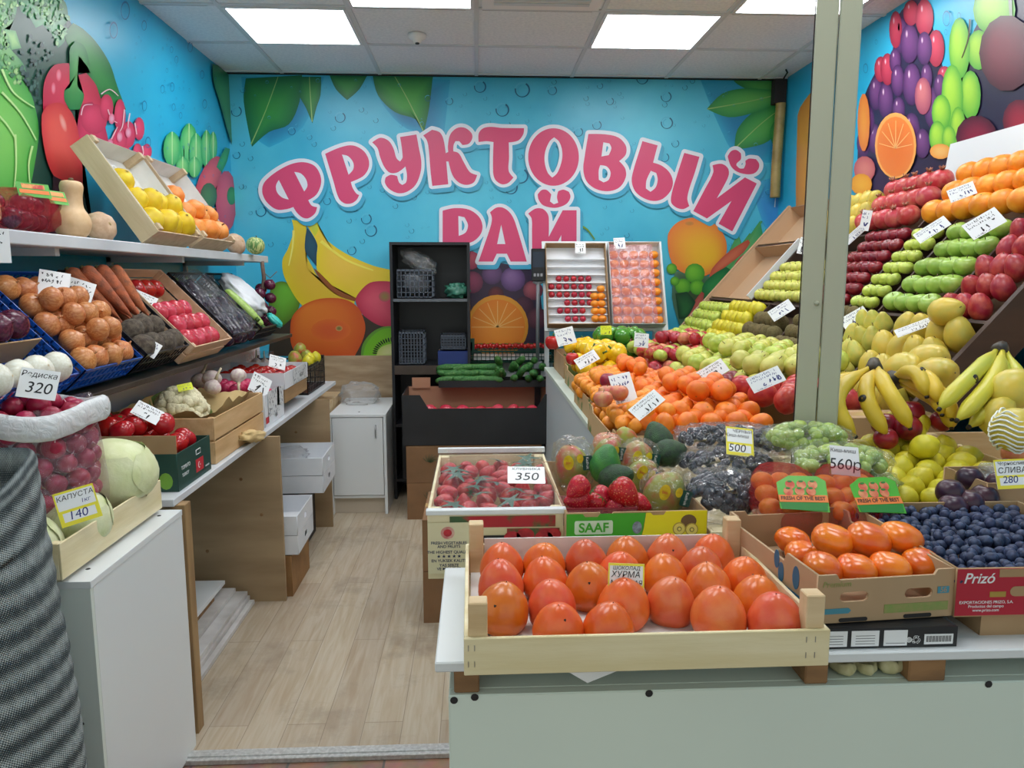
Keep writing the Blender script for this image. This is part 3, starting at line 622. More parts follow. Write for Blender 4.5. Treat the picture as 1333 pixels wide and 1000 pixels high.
def star(n, r, z, h=.05, dn=0):
    b = B(); vs = [(0, 0, z + h)]; fs = []
    for j in range(n * 2):
        a = PI * j / n; q = r if j % 2 == 0 else r * .28
        vs.append((q * math.cos(a), q * math.sin(a), z + (dn if j % 2 == 0 else h * .6)))
    for j in range(n * 2): fs.append((0, 1 + j, 1 + (j + 1) % (n * 2)))
    return b.add(vs, fs, 0, True)
M_stem = M('stem_brown', (96, 74, 44), rough=.7); M_green = M('calyx_green', (88, 120, 50), (60, 92, 40), rough=.6, scale=6); M_tip = M('dark_tip', (40, 30, 24), rough=.7)
stem = lambda z, h, r=.04: B().tube([(0, 0, z), (.03, .02, z + h * .5), (.09, .04, z + h)], [r * .8, r * .7, r], 6)
def citrus(name, c1, c2, hz=.9, **k):
    return Kind(name, sph(hz, dt=.07, db=.05, w=.3, nz=.03, **k), M(name + '_peel', c1, c2, rough=.36, scale=1.5, bump=.12, bscale=26, var=.07), [('stem_scar', star(5, .11, hz - .075, .03), M_green)])
K_mandarin = citrus('mandarin', (236, 108, 22), (245, 134, 34), .84); K_orange = citrus('orange', (238, 132, 26), (246, 158, 44), .95)
K_smallorange = citrus('clementine', (240, 140, 30), (248, 160, 50), .86)
K_lemon = Kind('lemon', sph(1.12, pt=.16, pb=.1, w=.25, nz=.03), M('lemon_peel', (214, 200, 44), (196, 186, 40), rough=.38, scale=1.2, bump=.1, bscale=20, var=.07), [('stem_scar', star(5, .09, -1.26, -.03), M_green)])
def appl(name, c1, c2, sc=1.5, lo=.35, hi=.65, rough=.3, hz=.88):
    return Kind(name, sph(hz, dt=.26, db=.16, wide=.10, w=.3, lobes=5, la=.012), M(name + '_skin', c1, c2, rough=rough, scale=sc, lo=lo, hi=hi, var=.09, spec=.5), [('stem', stem(hz - .26, .34), M_stem)], cat='apple')
K_gapple = appl('green_apple', (170, 190, 70), (196, 208, 96)); K_bapple = appl('large_green_apple', (138, 176, 66), (164, 194, 92)); K_yapple = appl('yellow_apple', (206, 200, 104), (190, 196, 84))
K_rapple = appl('red_apple', (150, 26, 44), (188, 52, 58), lo=.3, hi=.75); K_mapple = appl('striped_apple', (196, 62, 60), (196, 170, 80), sc=2, lo=.48, hi=.72); K_papple = appl('pink_apple', (206, 96, 86), (212, 150, 100), sc=1.6)
K_dapple = appl('dark_red_apple', (110, 18, 34), (140, 34, 44)); K_bigred = appl('large_red_apple', (176, 38, 50), (204, 80, 66), sc=1.8, hz=.84)
K_quincey = Kind('pale_pear', sph(1.05, dt=.1, nz=.06, rad=lambda z: 1 - .22 * max(z, 0)), M('pale_pear_skin', (190, 190, 90), (206, 200, 110), rough=.4, scale=2, var=.08), [('stem', stem(.95, .3), M_stem)], cat='pear')
K_pear = Kind('yellow_pear', sph(1.6, dt=.05, db=.1, rad=lambda z: 1 - .42 * max(z, -.1)**1 if z > -.1 else 1, nz=.05, rings=16, bend=.06), M('pear_skin', (206, 188, 84), (184, 184, 84), rough=.4, scale=1.6, var=.08, bump=.05), [('stem', stem(1.5, .35, .05), M_stem)], cat='pear')
K_mango = Kind('mango', sph(1.25, nz=.05, rad=lambda z: 1 - .1 * z, bend=.12), M('mango_skin', (160, 34, 54), (196, 84, 70), rough=.34, scale=1.1, lo=.42, hi=.7, var=.08), [('stem', stem(1.2, .1), M_stem)])
K_ymango = Kind('yellow_mango', sph(1.35, nz=.05, bend=.14, rad=lambda z: 1 - .1 * z), M('ymango_skin', (214, 184, 70), (196, 180, 76), rough=.36, scale=1.3, var=.06), [('stem', stem(1.3, .1), M_stem)], cat='mango')
K_gmango = Kind('green_mango', sph(1.25, nz=.05, bend=.12), M('gmango_skin', (150, 156, 60), (190, 76, 60), rough=.34, scale=.9, lo=.46, hi=.66, var=.06), [('stem', stem(1.2, .1), M_stem)], cat='mango')
K_pomegr = Kind('pomegranate', sph(.92, nz=.06, lobes=6, la=.015), M('pomegranate_skin', (196, 58, 70), (216, 130, 106), rough=.34, scale=1.4, lo=.45, hi=.75, var=.1), [('crown', B().lathe([(.16, .86), (.2, 1.0), (.28, 1.16), (.22, 1.15), (.12, 1.0)], 12, fn=lambda v, a, r, z: v * (1 + (.08 * math.cos(6 * a) if z > 1.1 else 0))), M('crown_tan', (176, 110, 76), (120, 60, 50), scale=4))])
K_tomato = Kind('tomato', sph(.84, dt=.12, db=.03, nz=.04, lobes=5, la=.012), M('tomato_skin', (168, 22, 26), (190, 40, 32), rough=.2, scale=1.2, var=.08, coat=.2), [('calyx', star(5, .42, .72, .04, .03), M_green)])
K_ptomato = Kind('pink_tomato', sph(.82, dt=.1, db=.03, nz=.03, lobes=6, la=.014), M('pink_tomato_skin', (192, 44, 66), (208, 80, 96), rough=.24, scale=1.2, var=.07), [('calyx', star(5, .3, .7, .03, .02), M_green)], cat='tomato')
K_cherry = Kind('cherry_tomato', sph(1, dt=.06, seg=12, rings=8), M('tomato_skin'), [('calyx', star(5, .6, .92, .06, .04), M_green)])
K_plum = Kind('plum', sph(.98, dt=.12, nz=.03), M('plum_skin', (46, 26, 48), (74, 40, 56), rough=.32, scale=1.4, var=.1), [('stem_scar', star(5, .12, .84, .02), M_stem)])
K_nect = Kind('nectarine', sph(.95, dt=.14, nz=.03), M('nectarine_skin', (150, 24, 46), (110, 20, 44), rough=.28, scale=1.3, lo=.4, hi=.7, var=.1), [('stem_scar', star(5, .12, .78, .02), M_stem)])
K_kiwi = Kind('kiwi', sph(1.2, nz=.03), M('kiwi_skin', (120, 106, 66), (96, 84, 50), rough=.85, scale=5, bump=.3, bscale=30, var=.08), [('tip', star(6, .16, 1.17, .04), M_tip)])
K_avocado = Kind('avocado', sph(1.3, nz=.04, rad=lambda z: 1 - .28 * max(z, 0)), M('avocado_skin', (44, 84, 42), (26, 52, 32), rough=.4, scale=3, bump=.5, bscale=16, var=.08), [('stem_scar', star(5, .12, 1.28, .02), M_stem)])
K_lightavo = Kind('light_avocado', sph(1.3, nz=.04, rad=lambda z: 1 - .28 * max(z, 0)), M('light_avocado_skin', (66, 134, 52), (44, 108, 46), rough=.3, scale=2, var=.08, bump=.3, bscale=14), [('stem_scar', star(5, .12, 1.28, .02), M_stem)], cat='avocado')
def persi(name, hz, pt, c1, c2):
    return Kind(name, sph(hz, pt=pt, dt=-.0, w=.42, db=.1, wide=-.16, nz=.035, nf=1.5, lobes=4, la=.015, seg=28, rings=18), M(name + '_skin%d' % int(hz * 100), c1, c2, rough=.3, scale=1.3, lo=.36, hi=.7, var=.14, bump=.05, bscale=5, coat=.25), [('tip', B().lathe([(.0, hz + pt - .03), (.02, hz + pt - .02), (.022, hz + pt + .012), (.006, hz + pt + .035)], 6), M_tip)], cat='persimmon')
K_pers = [persi('persimmon', 1.04, .08, (226, 94, 36), (230, 118, 48)), persi('persimmon', 1.0, .06, (230, 116, 28), (216, 92, 30)), persi('persimmon', 1.1, .05, (220, 88, 50), (228, 118, 66))]
K_kaki = Kind('persimmon', sph(.72, dt=.05, db=.08, w=.4, lobes=4, la=.035, nz=.03, seg=28), M('kaki_skin', (226, 96, 22), (236, 128, 30), rough=.24, scale=1.1, var=.09, coat=.15), [('calyx', star(4, .42, .66, .03, .02), M('kaki_calyx', (120, 110, 60), (96, 84, 50), scale=8))])
K_berry = Kind('blueberry', sph(.85, dt=.12, w=.22, seg=12, rings=8), M('blueberry_skin', (28, 38, 70), (66, 80, 114), rough=.6, scale=1.4, lo=.4, hi=.7, var=.15), [('crown', star(5, .34, .74, -.06, .06), M_tip)])
K_ggrape = Kind('grape', sph(1.15, seg=12, rings=8), M('green_grape', (150, 176, 80), (176, 196, 104), rough=.24, scale=1.5, var=.08, sss=.3))
K_bgrape = Kind('grape', sph(1.25, seg=12, rings=8), M('black_grape', (16, 16, 28), (36, 36, 54), rough=.35, scale=1.5, var=.15))
def strawb(): return sph(1.05, wide=.0, dt=.12, w=.5, pb=.15, rad=lambda z: .62 + .42 * (z * .5 + .5) ** .8 if z < .9 else 1.0, seg=18, rings=12)
def seed_mat():
    m = M('strawberry_skin', (196, 22, 40), (166, 14, 34), rough=.3, scale=2, var=.1); nt = m.node_tree; N = nt.nodes; L = nt.links
    p = N['Principled BSDF']; v = N.new('ShaderNodeTexVoronoi'); v.inputs['Scale'].default_value = 7; tc = N.new('ShaderNodeTexCoord'); L.new(tc.outputs['Object'], v.inputs['Vector'])
    mr = N.new('ShaderNodeMapRange'); mr.inputs['From Min'].default_value = .17; mr.inputs['From Max'].default_value = .27; L.new(v.outputs['Distance'], mr.inputs['Value'])
    mx = N.new('ShaderNodeMix'); mx.data_type = 'RGBA'; L.new(mr.outputs[0], mx.inputs[0]); mx.inputs[6].default_value = (*lin((226, 150, 96)), 1)
    src = p.inputs['Base Color'].links[0].from_socket; L.new(src, mx.inputs[7]); L.new(mx.outputs[2], p.inputs['Base Color'])
    b = N.new('ShaderNodeBump'); b.inputs['Strength'].default_value = .5; b.inputs['Distance'].default_value = .01; L.new(mr.outputs[0], b.inputs['Height']); L.new(b.outputs[0], p.inputs['Normal']); return m
K_straw = Kind('strawberry', strawb(), seed_mat(), [('calyx', star(8, .8, .86, .1, .02), M('straw_leaf', (60, 120, 50), (40, 96, 40), scale=5))])
def onion(name, c1, c2, hz=.86, rough=.32):
    return Kind(name, sph(hz, pt=.16, pb=.1, w=.2, nz=.03), M(name + '_skin', c1, c2, rough=rough, scale=3, stretch=(2.5, 2.5, .5), lo=.4, hi=.65, var=.1), [('neck', B().lathe([(.16, hz + .02), (.09, hz + .14), (.06, hz + .24), (.07, hz + .3)], 8, fn=lambda v, a, r, z: v + Vector((.1 * (z - hz), 0, 0))), M(name + '_neck', tuple(int(q * .8 + 30) for q in c2), c1, scale=6)), ('root_tuft', star(9, .14, -hz - .1, -.05), M('root_tan', (200, 180, 140)))], cat='onion')
K_onion = onion('brown_onion', (190, 112, 60), (214, 150, 96)); K_ronion = onion('red_onion', (70, 18, 44), (104, 36, 66), rough=.25); K_wonion = onion('white_onion', (226, 224, 206), (238, 238, 226)); K_radish = Kind('radish', sph(.95, pb=.25, w=.18, nz=.05, seg=14, rings=9), M('radish_skin', (146, 16, 52), (172, 38, 76), rough=.35, scale=1.4, var=.12), [('root_tip', B().tube([(0, 0, -1.1), (.04, 0, -1.3), (.1, .05, -1.55)], [.08, .04, .01], 5), M('root_pale', (232, 200, 210)))])
K_pinkonion = onion('pink_onion', (186, 30, 78), (206, 66, 110)); 
K_beet = Kind('beetroot', sph(1.15, pb=.3, pt=.15, w=.25, nz=.09), M('beet_skin', (104, 94, 80), (66, 56, 50), rough=.9, scale=3, bump=.4, var=.1), [('leaf_stub', B().lathe([(.2, .95), (.16, 1.12), (.1, 1.2)], 8), M('stub', (96, 60, 56)))])
K_carrot = Kind('carrot', B().lathe(profile([(.02, -4.2), (.3, -3.2), (.55, -1.6), (.85, .5), (1, 2.6), (.95, 3.3), (.5, 3.7), (.1, 3.72)], 3), 14, fn=lambda v, a, r, z: v * (1 + .05 * noise.noise(Vector((a, z * 1.4, 0)))) + Vector((.1 * math.sin(z * .5), 0, 0))), M('carrot_skin', (180, 98, 58), (128, 76, 52), rough=.75, scale=1.3, lo=.4, hi=.7, bump=.3, bscale=6, var=.1), [('leaf_stub', B().lathe([(.3, 3.65), (.25, 3.95), (.15, 4.05)], 8), M('carrot_stub', (104, 100, 60)))])
K_cuke = Kind('cucumber', B().lathe(profile([(.05, -3.3), (.6, -3.0), (.92, -2), (1, 0), (.95, 1.8), (.7, 2.8), (.2, 3.2)], 3), 14, fn=lambda v, a, r, z: v + Vector((.05 * z * z, 0, 0)) + v * .03 * math.cos(7 * a)), M('cucumber_skin', (44, 104, 44), (104, 152, 78), rough=.5, scale=2.2, bump=.5, bscale=5, lo=.45, hi=.8, var=.1), [('stem', B().tube([(.45, 0, 3.1), (.52, 0, 3.4)], .14, 6), M_green)])
K_zuc = Kind('zucchini', B().lathe(profile([(.2, -4), (.8, -3.6), (1, -2), (.92, 1.5), (.75, 3.2), (.5, 3.7)], 3), 14), M('zucchini_skin', (150, 186, 84), (176, 204, 112), rough=.4, scale=2.2, var=.05), [('stem', B().tube([(0, 0, 3.6), (0, 0, 4.3)], [.34, .42], 7), M_green)])
K_egg = Kind('eggplant', B().lathe(profile([(.1, -2.6), (.8, -2.2), (1.1, -1.1), (.95, .6), (.7, 2), (.45, 2.5)], 4), 16), M('eggplant_skin', (30, 20, 40), (48, 32, 56), rough=.18, scale=2), [('calyx', star(6, .8, 2.4, .2, -.3), M_green), ('stem', B().tube([(0, 0, 2.5), (.15, 0, 3.1)], .16, 6), M_green)])
def pepper(name, c1, c2):
    return Kind(name, sph(1.05, dt=.38, db=.25, w=.42, wide=.12, lobes=4, la=.07, nz=.05, seg=24), M(name + '_skin', c1, c2, rough=.16, scale=1.3, var=.06, coat=.3), [('stem', B().tube([(0, 0, .62), (.04, 0, .9), (.14, .04, 1.2)], [.16, .09, .12], 7), M_green)], cat='bell pepper')
K_ypep = pepper('yellow_pepper', (240, 186, 20), (246, 204, 40)); K_rpep = pepper('red_pepper', (176, 24, 34), (196, 40, 40)); K_gpep = pepper('green_pepper', (62, 132, 40), (90, 156, 56))
K_quince = Kind('quince', sph(1.12, dt=.1, db=.14, w=.3, lobes=5, la=.04, nz=.14, nf=1.6, rad=lambda z: 1 - .2 * max(z, 0)), M('quince_skin', (236, 206, 34), (226, 190, 40), rough=.5, scale=2, var=.05), [('calyx', star(5, .18, 1.0, .08, .06), M_stem)])
K_mpump = Kind('pumpkin', sph(.8, dt=.12, db=.1, w=.3, lobes=8, la=.04, nz=.05, seg=32), M('pumpkin_skin', (230, 140, 60), (238, 160, 84), rough=.5, scale=2, var=.06), [('stem', stem(.66, .3, .09), M_stem)])
K_ylong = Kind('sweet_persimmon_squash', sph(1.3, nz=.1, db=.05, lobes=6, la=.03, seg=24), M('orange_squash_skin', (232, 132, 44), (240, 152, 66), rough=.5, scale=2, var=.05), [('stem', stem(1.2, .22, .08), M_stem)], cat='squash'); K_ylong.name = 'orange_squash'
K_butter = Kind('butternut_squash', B().lathe(profile([(.1, -1.3), (.7, -1.2), (1, -.6), (.92, -.05), (.62, .45), (.56, 1.1), (.62, 1.6), (.5, 1.9), (.12, 1.95)], 3), 24), M('butternut_skin', (216, 178, 132), (226, 192, 150), rough=.55, scale=2), [('stem', B().tube([(0, 0, 1.92), (.02, 0, 2.1)], [.16, .12], 8), M_stem)], cat='squash')
K_pale = Kind('pale_squash', sph(.85, dt=.12, db=.1, w=.25, lobes=9, la=.03, nz=.05, seg=30), M('pale_squash_skin', (206, 176, 148), (190, 156, 126), rough=.6, scale=3, var=.05), [('stem', star(9, .22, .7, .12, .02), M('squash_scar', (176, 150, 96)))], cat='squash')
K_melon = Kind('striped_squash', sph(.95, dt=.06, seg=30), M('stripe_skin', (96, 140, 70), (196, 200, 130), rough=.5, scale=3, stretch=(2, 2, .3), lo=.45, hi=.55), [('stem', stem(.86, .2, .06), M_stem)], cat='squash')
def cabbage_kind():
    body = sph(.86, nz=.08, nf=1.2, seg=32, rings=18)
    m = M('cabbage_leaf', (208, 216, 160), (226, 230, 190), rough=.42, scale=1.6, bump=.25, bscale=5, var=.04)
    kids = []
    for k in range(4):
        b = B(); a0 = k * 1.7; n = 12; vs = []; fs = []
        for i in range(n):
            for j in range(n):
                t = .25 * PI + (i / (n - 1)) * .62 * PI; a = a0 + (j / (n - 1) - .5) * (1.7 * math.sin(PI * min(i / (n - 1) + .22, 1)) + .3)
                r = 1.012 + .006 * k + .006 * math.sin(a * 7 + i) + (.012 if j in (0, n - 1) else 0) + (.03 if i == 0 else 0)
                q = Vector((math.sin(t) * math.cos(a), math.sin(t) * math.sin(a), math.cos(t) * .86)); q *= 1 + .08 * noise.noise(q * 1.2 + Vector((3.1, 1.7, 9))); vs.append(q * r)
        for i in range(n - 1):
            for j in range(n - 1): fs.append((i * n + j, (i + 1) * n + j, (i + 1) * n + j + 1, i * n + j + 1))
        b.add(vs, fs, 0, True)
        for j_ in range(0): pass
        kids.append(('outer_leaf', b, m))
    kids.append(('stalk', B().lathe([(.14, -1.02), (.15, -.8)], 10), M('stalk_pale', (216, 214, 176))))
    return Kind('cabbage', body, m, kids)
K_cab = cabbage_kind()
def cauli():
    b = B(); rnd = random.Random(4)
    for i in range(120):
        t = math.acos(1 - rnd.random() * 1.15); a = i * 2.399963; q = Vector((math.sin(t) * math.cos(a), math.sin(t) * math.sin(a), math.cos(t) * .8)) * .86
        sph(.9, seg=8, rings=6, nz=.3, nf=3, b=b, off=q, s=.19 + .05 * rnd.random())
    sph(.8, b=b, s=.84, seg=14, rings=8)
    leaf = B()
    for k in range(7):
        a = k * .9; vs = []; fs = []
        for i in range(5):
            for j in range(5):
                t = 2.7 - i * .26; aa = a + (j - 2) * .2; r = .95 + .06 * i + .03 * abs(j - 2)
                vs.append((math.sin(t) * math.cos(aa) * r, math.sin(t) * math.sin(aa) * r, math.cos(t) * .9 * r))
        for i in range(4):
            for j in range(4): fs.append((i * 5 + j, i * 5 + j + 1, (i + 1) * 5 + j + 1, (i + 1) * 5 + j))
        leaf.add(vs, fs, 0, True)
    return Kind('cauliflower', b, M('curd', (228, 222, 190), (208, 200, 164), rough=.8, scale=14, bump=.3), [('leaves', leaf, M('cauli_leaf', (140, 160, 90), (110, 140, 76), scale=3))])
K_cauli = cauli()
K_garlic = Kind('garlic_bulb', sph(.85, pt=.3, w=.3, lobes=7, la=.06, nz=.02), M('garlic_skin', (226, 216, 206), (206, 180, 184), rough=.6, scale=3, var=.05), [('stalk', B().tube([(0, 0, 1.0), (.1, 0, 1.6), (.05, .1, 2.6)], [.22, .16, .14], 7), M('garlic_stalk', (212, 200, 168)))], cat='garlic')

M_bskin = M('banana_skin', (226, 192, 60), (206, 176, 46), rough=.4, scale=7, var=.04, bump=.04); M_bgreen = M('banana_green', (190, 190, 60), (214, 196, 60), rough=.4, scale=5, var=.04)
def banana_bunch(loc, aim, n, Ln, label, spread=1.0, curl=1.0, m=None, fan=(0, 1, 0), side=(0, 0, 1), sticker=True, group=None):
    """aim: way the fingers hang, fan: way they spread, side: way they bow out"""
    e = empty('banana_bunch', loc, label=label, cat='bananas', group=group)
    aim, fan, side = Vector(aim).normalized(), Vector(fan).normalized(), Vector(side).normalized()
    B().tube([-aim * .022, aim * .0, aim * .02], [.013, .02, .022], 8).obj('crown', M('banana_crown', (70, 60, 36), (40, 32, 24), scale=40), e)
    for k in range(n):
        f = (k - (n - 1) / 2) / max(n - 1, 1) * 2; pts = []; rs = []; L_ = Ln * (1 - .06 * f * f)
        for i in range(15):
            t = i / 14
            p = aim * (L_ * (t + .03)) + fan * (f * spread * (.012 + .30 * L_ * math.sin(min(t, 1) * PI * .62))) + side * (curl * L_ * .30 * math.sin(t * PI * .95) + (.012 if k % 2 else 0))
            pts.append(p); rs.append(.0185 * min(1, .34 + 3.4 * max(t - .06, 0)) * (1 if t < .84 else max(.22, 1 - ((t - .84) / .16) ** 1.7 * .8)))
        fb = B().tube(pts, rs, 10).obj('banana', m or M_bskin, e)
        B().tube([pts[-1], pts[-1] + (pts[-1] - pts[-2]) * .35], [.0055, .005], 6).obj('tip', M_tip, fb)
        if sticker and k % 2 == 0:
            c = pts[8] + side * .0178; z = (side + (-fan * f * .1)).normalized(); 
            st = B().lathe([(.0, 0), (.0085, 0), (.0085, .001), (.0, .0011)], 14, fn=lambda v, a, r, z_: Vector((v.x * 1.25, v.y, v.z))).obj('sticker', M('sticker_black', (34, 30, 30)), fb)
            st.location = c; st.rotation_euler = face_cam(z, aim)
            link('logo', text_mesh('e', .009, M('sticker_gold', (196, 160, 60)), .0002), st, loc=(0, 0, .0013))
    return e

# ---------------------------------------------------------------- containers
M_wood = M('crate_pine', (222, 198, 158), (202, 172, 128), rough=.65, scale=3, stretch=(1, 8, 8), bump=.12, var=.05)
M_wood_y = M('crate_pale', (236, 224, 188), (220, 204, 158), rough=.65, scale=3, stretch=(1, 8, 8), bump=.12)
M_wood_d = M('wood_dark', (150, 112, 72), (120, 88, 56), rough=.7, scale=4, stretch=(2, 8, 8), bump=.1)
M_card = M('cardboard', (182, 150, 112), (166, 134, 98), rough=.85, scale=5, var=.04); M_card_d = M('cardboard_dark', (128, 94, 62), (110, 80, 52), rough=.85, scale=4)
M_paper = M('paper_white', (232, 232, 230), (214, 214, 212), rough=.8, scale=6, bump=.25, bscale=10); M_white = M('white_laminate', (222, 226, 228), rough=.35); M_card_w = M('card_white', (226, 228, 232), (210, 214, 220), rough=.6, scale=4)
M_blk = M('card_black', (28, 29, 32), (38, 39, 42), rough=.5, scale=4); M_bplas = M('plastic_black', (22, 24, 30), rough=.35); M_blue = M('plastic_blue', (16, 74, 160), (20, 84, 172), rough=.35, scale=4); M_gplas = M('plastic_green', (14, 66, 52), rough=.4)
M_kraft = M('kraft_paper', (206, 180, 128), (190, 162, 110), rough=.8, scale=4, bump=.35, bscale=9)
def frm(loc, rot=(0, 0, 0)): return Matrix.Translation(loc) @ Euler(rot).to_matrix().to_4x4()
def crate(loc, rot, w_, d, h, label, m=None, mp=None, slats=1, post=.0, t=.006, cat='crate', gap=.35, pw=.022, back=None, name='wooden_crate', group=None, z0=0.0, liner=None, lip=0):
    """open slatted crate, base centre at loc"""
    m = m or M_wood; mp = mp or m; e = empty(name, loc, rot, label, cat, group); sh = h / (slats + gap * (slats - 1)) if slats > 1 else h - z0
    def brd(n, x0, x1, y0, y1, hh, k):
        b = B()
        for i in range(slats):
            a = z0 + i * (sh * (1 + gap)); b.box(x0, x1, y0, y1, a, a + sh * (.98 if slats > 1 else 1))
        b.obj(n, m, e, bev=.001)
    brd('front_board', -w_ / 2, w_ / 2, -d / 2 - t, -d / 2, h, 0); brd('back_board', -w_ / 2, w_ / 2, d / 2, d / 2 + t, h, 0)
    for s in (-1, 1):
        brd('side_board', *(sorted((s * (w_ / 2 - t), s * w_ / 2))), -d / 2, d / 2, h, 0)
    bx('bottom_board', m, -w_ / 2 + t, w_ / 2 - t, -d / 2, d / 2, z0, z0 + t, e)
    for sx in (-1, 1):
        for sy in (-1, 1):
            x, y = sx * (w_ / 2 - t - pw / 2), sy * (d / 2 - pw / 2); bx('corner_post', mp, x - pw / 2, x + pw / 2, y - pw / 2, y + pw / 2, z0 - .0 if not lip else -lip, h + post, e, bev=.0015)
    if liner:
        q = .0015; b = B()
        b.box(-w_ / 2 + t + .001, w_ / 2 - t - .001, -d / 2 + .001, d / 2 - .001, z0 + t, z0 + t + .002)
        hh = h * (1.02); b.box(-w_ / 2 + t + pw + .001, w_ / 2 - t - pw - .001, d / 2 - q - .001, d / 2 - .001, z0 + t, hh + .004)
        for s in (-1, 1): b.box(*sorted((s * (w_ / 2 - t - .001), s * (w_ / 2 - t - q - .001))), -d / 2 + pw, d / 2 - pw, z0 + t, hh)
        b.obj('paper_liner', liner, e)
    return e
def lattice(b, x0, x1, z0, z1, y, t, nx, nz, bar=.005, ax=0):
    def bxx(a0, a1, c0, c1):
        if ax == 0: b.box(a0, a1, y, y + t, c0, c1)
        else: b.box(y, y + t, a0, a1, c0, c1)
    bxx(x0, x1, z0, z0 + bar * 2); bxx(x0, x1, z1 - bar * 2.4, z1)
    for i in range(nx + 1): x = x0 + (x1 - x0 - bar) * i / nx; bxx(x, x + bar, z0, z1)
    for i in range(1, nz): z = z0 + (z1 - z0) * i / nz; bxx(x0, x1, z - bar / 2, z + bar / 2)
def pcrate(loc, rot, w_, d, h, label, m, cat='crate', n=1.0, lug=.0, group=None, name='plastic_crate'):
    e = empty(name, loc, rot, label, cat, group); t = .004
    nx, ny, nz = int(w_ / .03 * n), int(d / .03 * n), max(2, int(h / .035))
    for nm, yy in (('front_wall', -d / 2), ('back_wall', d / 2 - t)):
        b = B(); lattice(b, -w_ / 2, w_ / 2, 0, h, yy, t, nx, nz); b.obj(nm, m, e)
    for s in (-1, 1): b = B(); lattice(b, -d / 2, d / 2, 0, h, s * w_ / 2 - (t if s > 0 else 0), t, ny, nz, ax=1); b.obj('side_wall', m, e)
    bx('base', m, -w_ / 2, w_ / 2, -d / 2, d / 2, 0, .004, e)
    if lug:
        for sx in (-1, 1):
            for sy in (-1, 1): bx('corner_lug', m, *sorted((sx * w_ / 2, sx * (w_ / 2 - .03))), *sorted((sy * d / 2, sy * (d / 2 - .02))), h, h + lug, e)
    return e
def wall_mesh(outline, holes, t, m): return curve_mesh('wall', [outline] + list(holes), t / 2, m)
def slot(cx, cy, a, b_, n=6):
    return [(cx + s * (a - b_) + b_ * math.cos(th), cy + b_ * math.sin(th)) for s, r0 in ((1, -90), (-1, 90)) for th in [R_(r0 + 180 * k / n) for k in range(n + 1)]]
def carton(loc, rot, w_, d, h, label, m=None, mi=None, dip=None, sdip=None, hole=None, name='cardboard_box', cat='box', lid=False, t=.004, group=None, feet=None, backh=None):
    """open (or lidded) carton; dip = (x0, x1, depth) cut in the long walls, sdip in the short ones"""
    m = m or M_card; mi = mi or m; e = empty(name, loc, rot, label, cat, group)
    def outl(L_, hh, dp):
        o_ = [(-L_ / 2, 0), (L_ / 2, 0), (L_ / 2, hh)]
        if dp: x0, x1, q = dp; o_ += [(x1, hh), (x1 - q * .6, hh - q), (x0 + q * .6, hh - q), (x0, hh)]
        return o_ + [(-L_ / 2, hh)]
    hl = [slot(x, z, a, c) for x, z, a, c in (hole or [])]
    for nm, y, hh in (('front_wall', -d / 2, h), ('back_wall', d / 2 - t, backh or h)):
        link(nm, wall_mesh(outl(w_, hh, dip), hl if nm[0] == 'f' else [], t, m), e, loc=(0, y + t / 2, 0), rot=(PI / 2, 0, 0))
    for s in (-1, 1): link('side_wall', wall_mesh(outl(d - 2 * t, h, sdip), [], t, m), e, loc=(s * (w_ / 2 - t / 2), 0, 0), rot=(PI / 2, 0, PI / 2))
    bx('base', mi, -w_ / 2 + t, w_ / 2 - t, -d / 2 + t, d / 2 - t, 0, t, e)
    if lid:
        bx('flap', m, -w_ / 2 + t, w_ / 2 - t, -d / 2 + t, -.001, h - t, h, e); bx('flap', m, -w_ / 2 + t, w_ / 2 - t, .001, d / 2 - t, h - t, h, e)
        bx('tape', M('tape', (190, 160, 110), rough=.2), -w_ / 2, w_ / 2, -.025, .025, h, h + .0004, e)
    return e
def words(e, s, size, m, loc, rot=(PI / 2, 0, 0), name='writing', **k):
    return link(name, text_mesh(s, size, m, **k), e, loc=loc, rot=rot)
def flat(e, name, m, w_, h, loc, rot=(PI / 2, 0, 0), t=.0006, pts=None):
    o_ = pts or [(-w_ / 2, -h / 2), (w_ / 2, -h / 2), (w_ / 2, h / 2), (-w_ / 2, h / 2)]
    return link(name, curve_mesh(name, [o_], t / 2, m), e, loc=loc, rot=rot)

# ---------------------------------------------------------------- price tags
M_ink = M('ink_black', (30, 30, 34)); M_inkb = M('ink_blue', (40, 50, 120)); M_ptag = M('tag_white', (236, 238, 240), rough=.4); M_ytag = M('tag_yellow', (236, 224, 60), rough=.4); M_inkr = M('ink_red', (200, 50, 60))
def squiggle(b, x0, x1, y, h, rnd):
    x = x0
    while x < x1 - h * .5:
        wd = h * rnd.uniform(.35, .6); p = [(q.x, q.y) for q in smooth([(x + wd * rnd.random(), y + h * rnd.uniform(-.5, .5)) for _ in range(rnd.choice((3, 4, 5)))], 3, closed=False, corner=180)]
        for a, c in zip(p, p[1:]):
            d = Vector((c[0] - a[0], c[1] - a[1])); q = Vector((-d.y, d.x)).normalized() * h * .07
            b.add([(a[0] + q.x, a[1] + q.y, 0), (a[0] - q.x, a[1] - q.y, 0), (c[0] - q.x, c[1] - q.y, 0), (c[0] + q.x, c[1] + q.y, 0)], [(0, 1, 2, 3)])
        x += wd + h * rnd.choice((.12, .15, .45))
NT = [0]
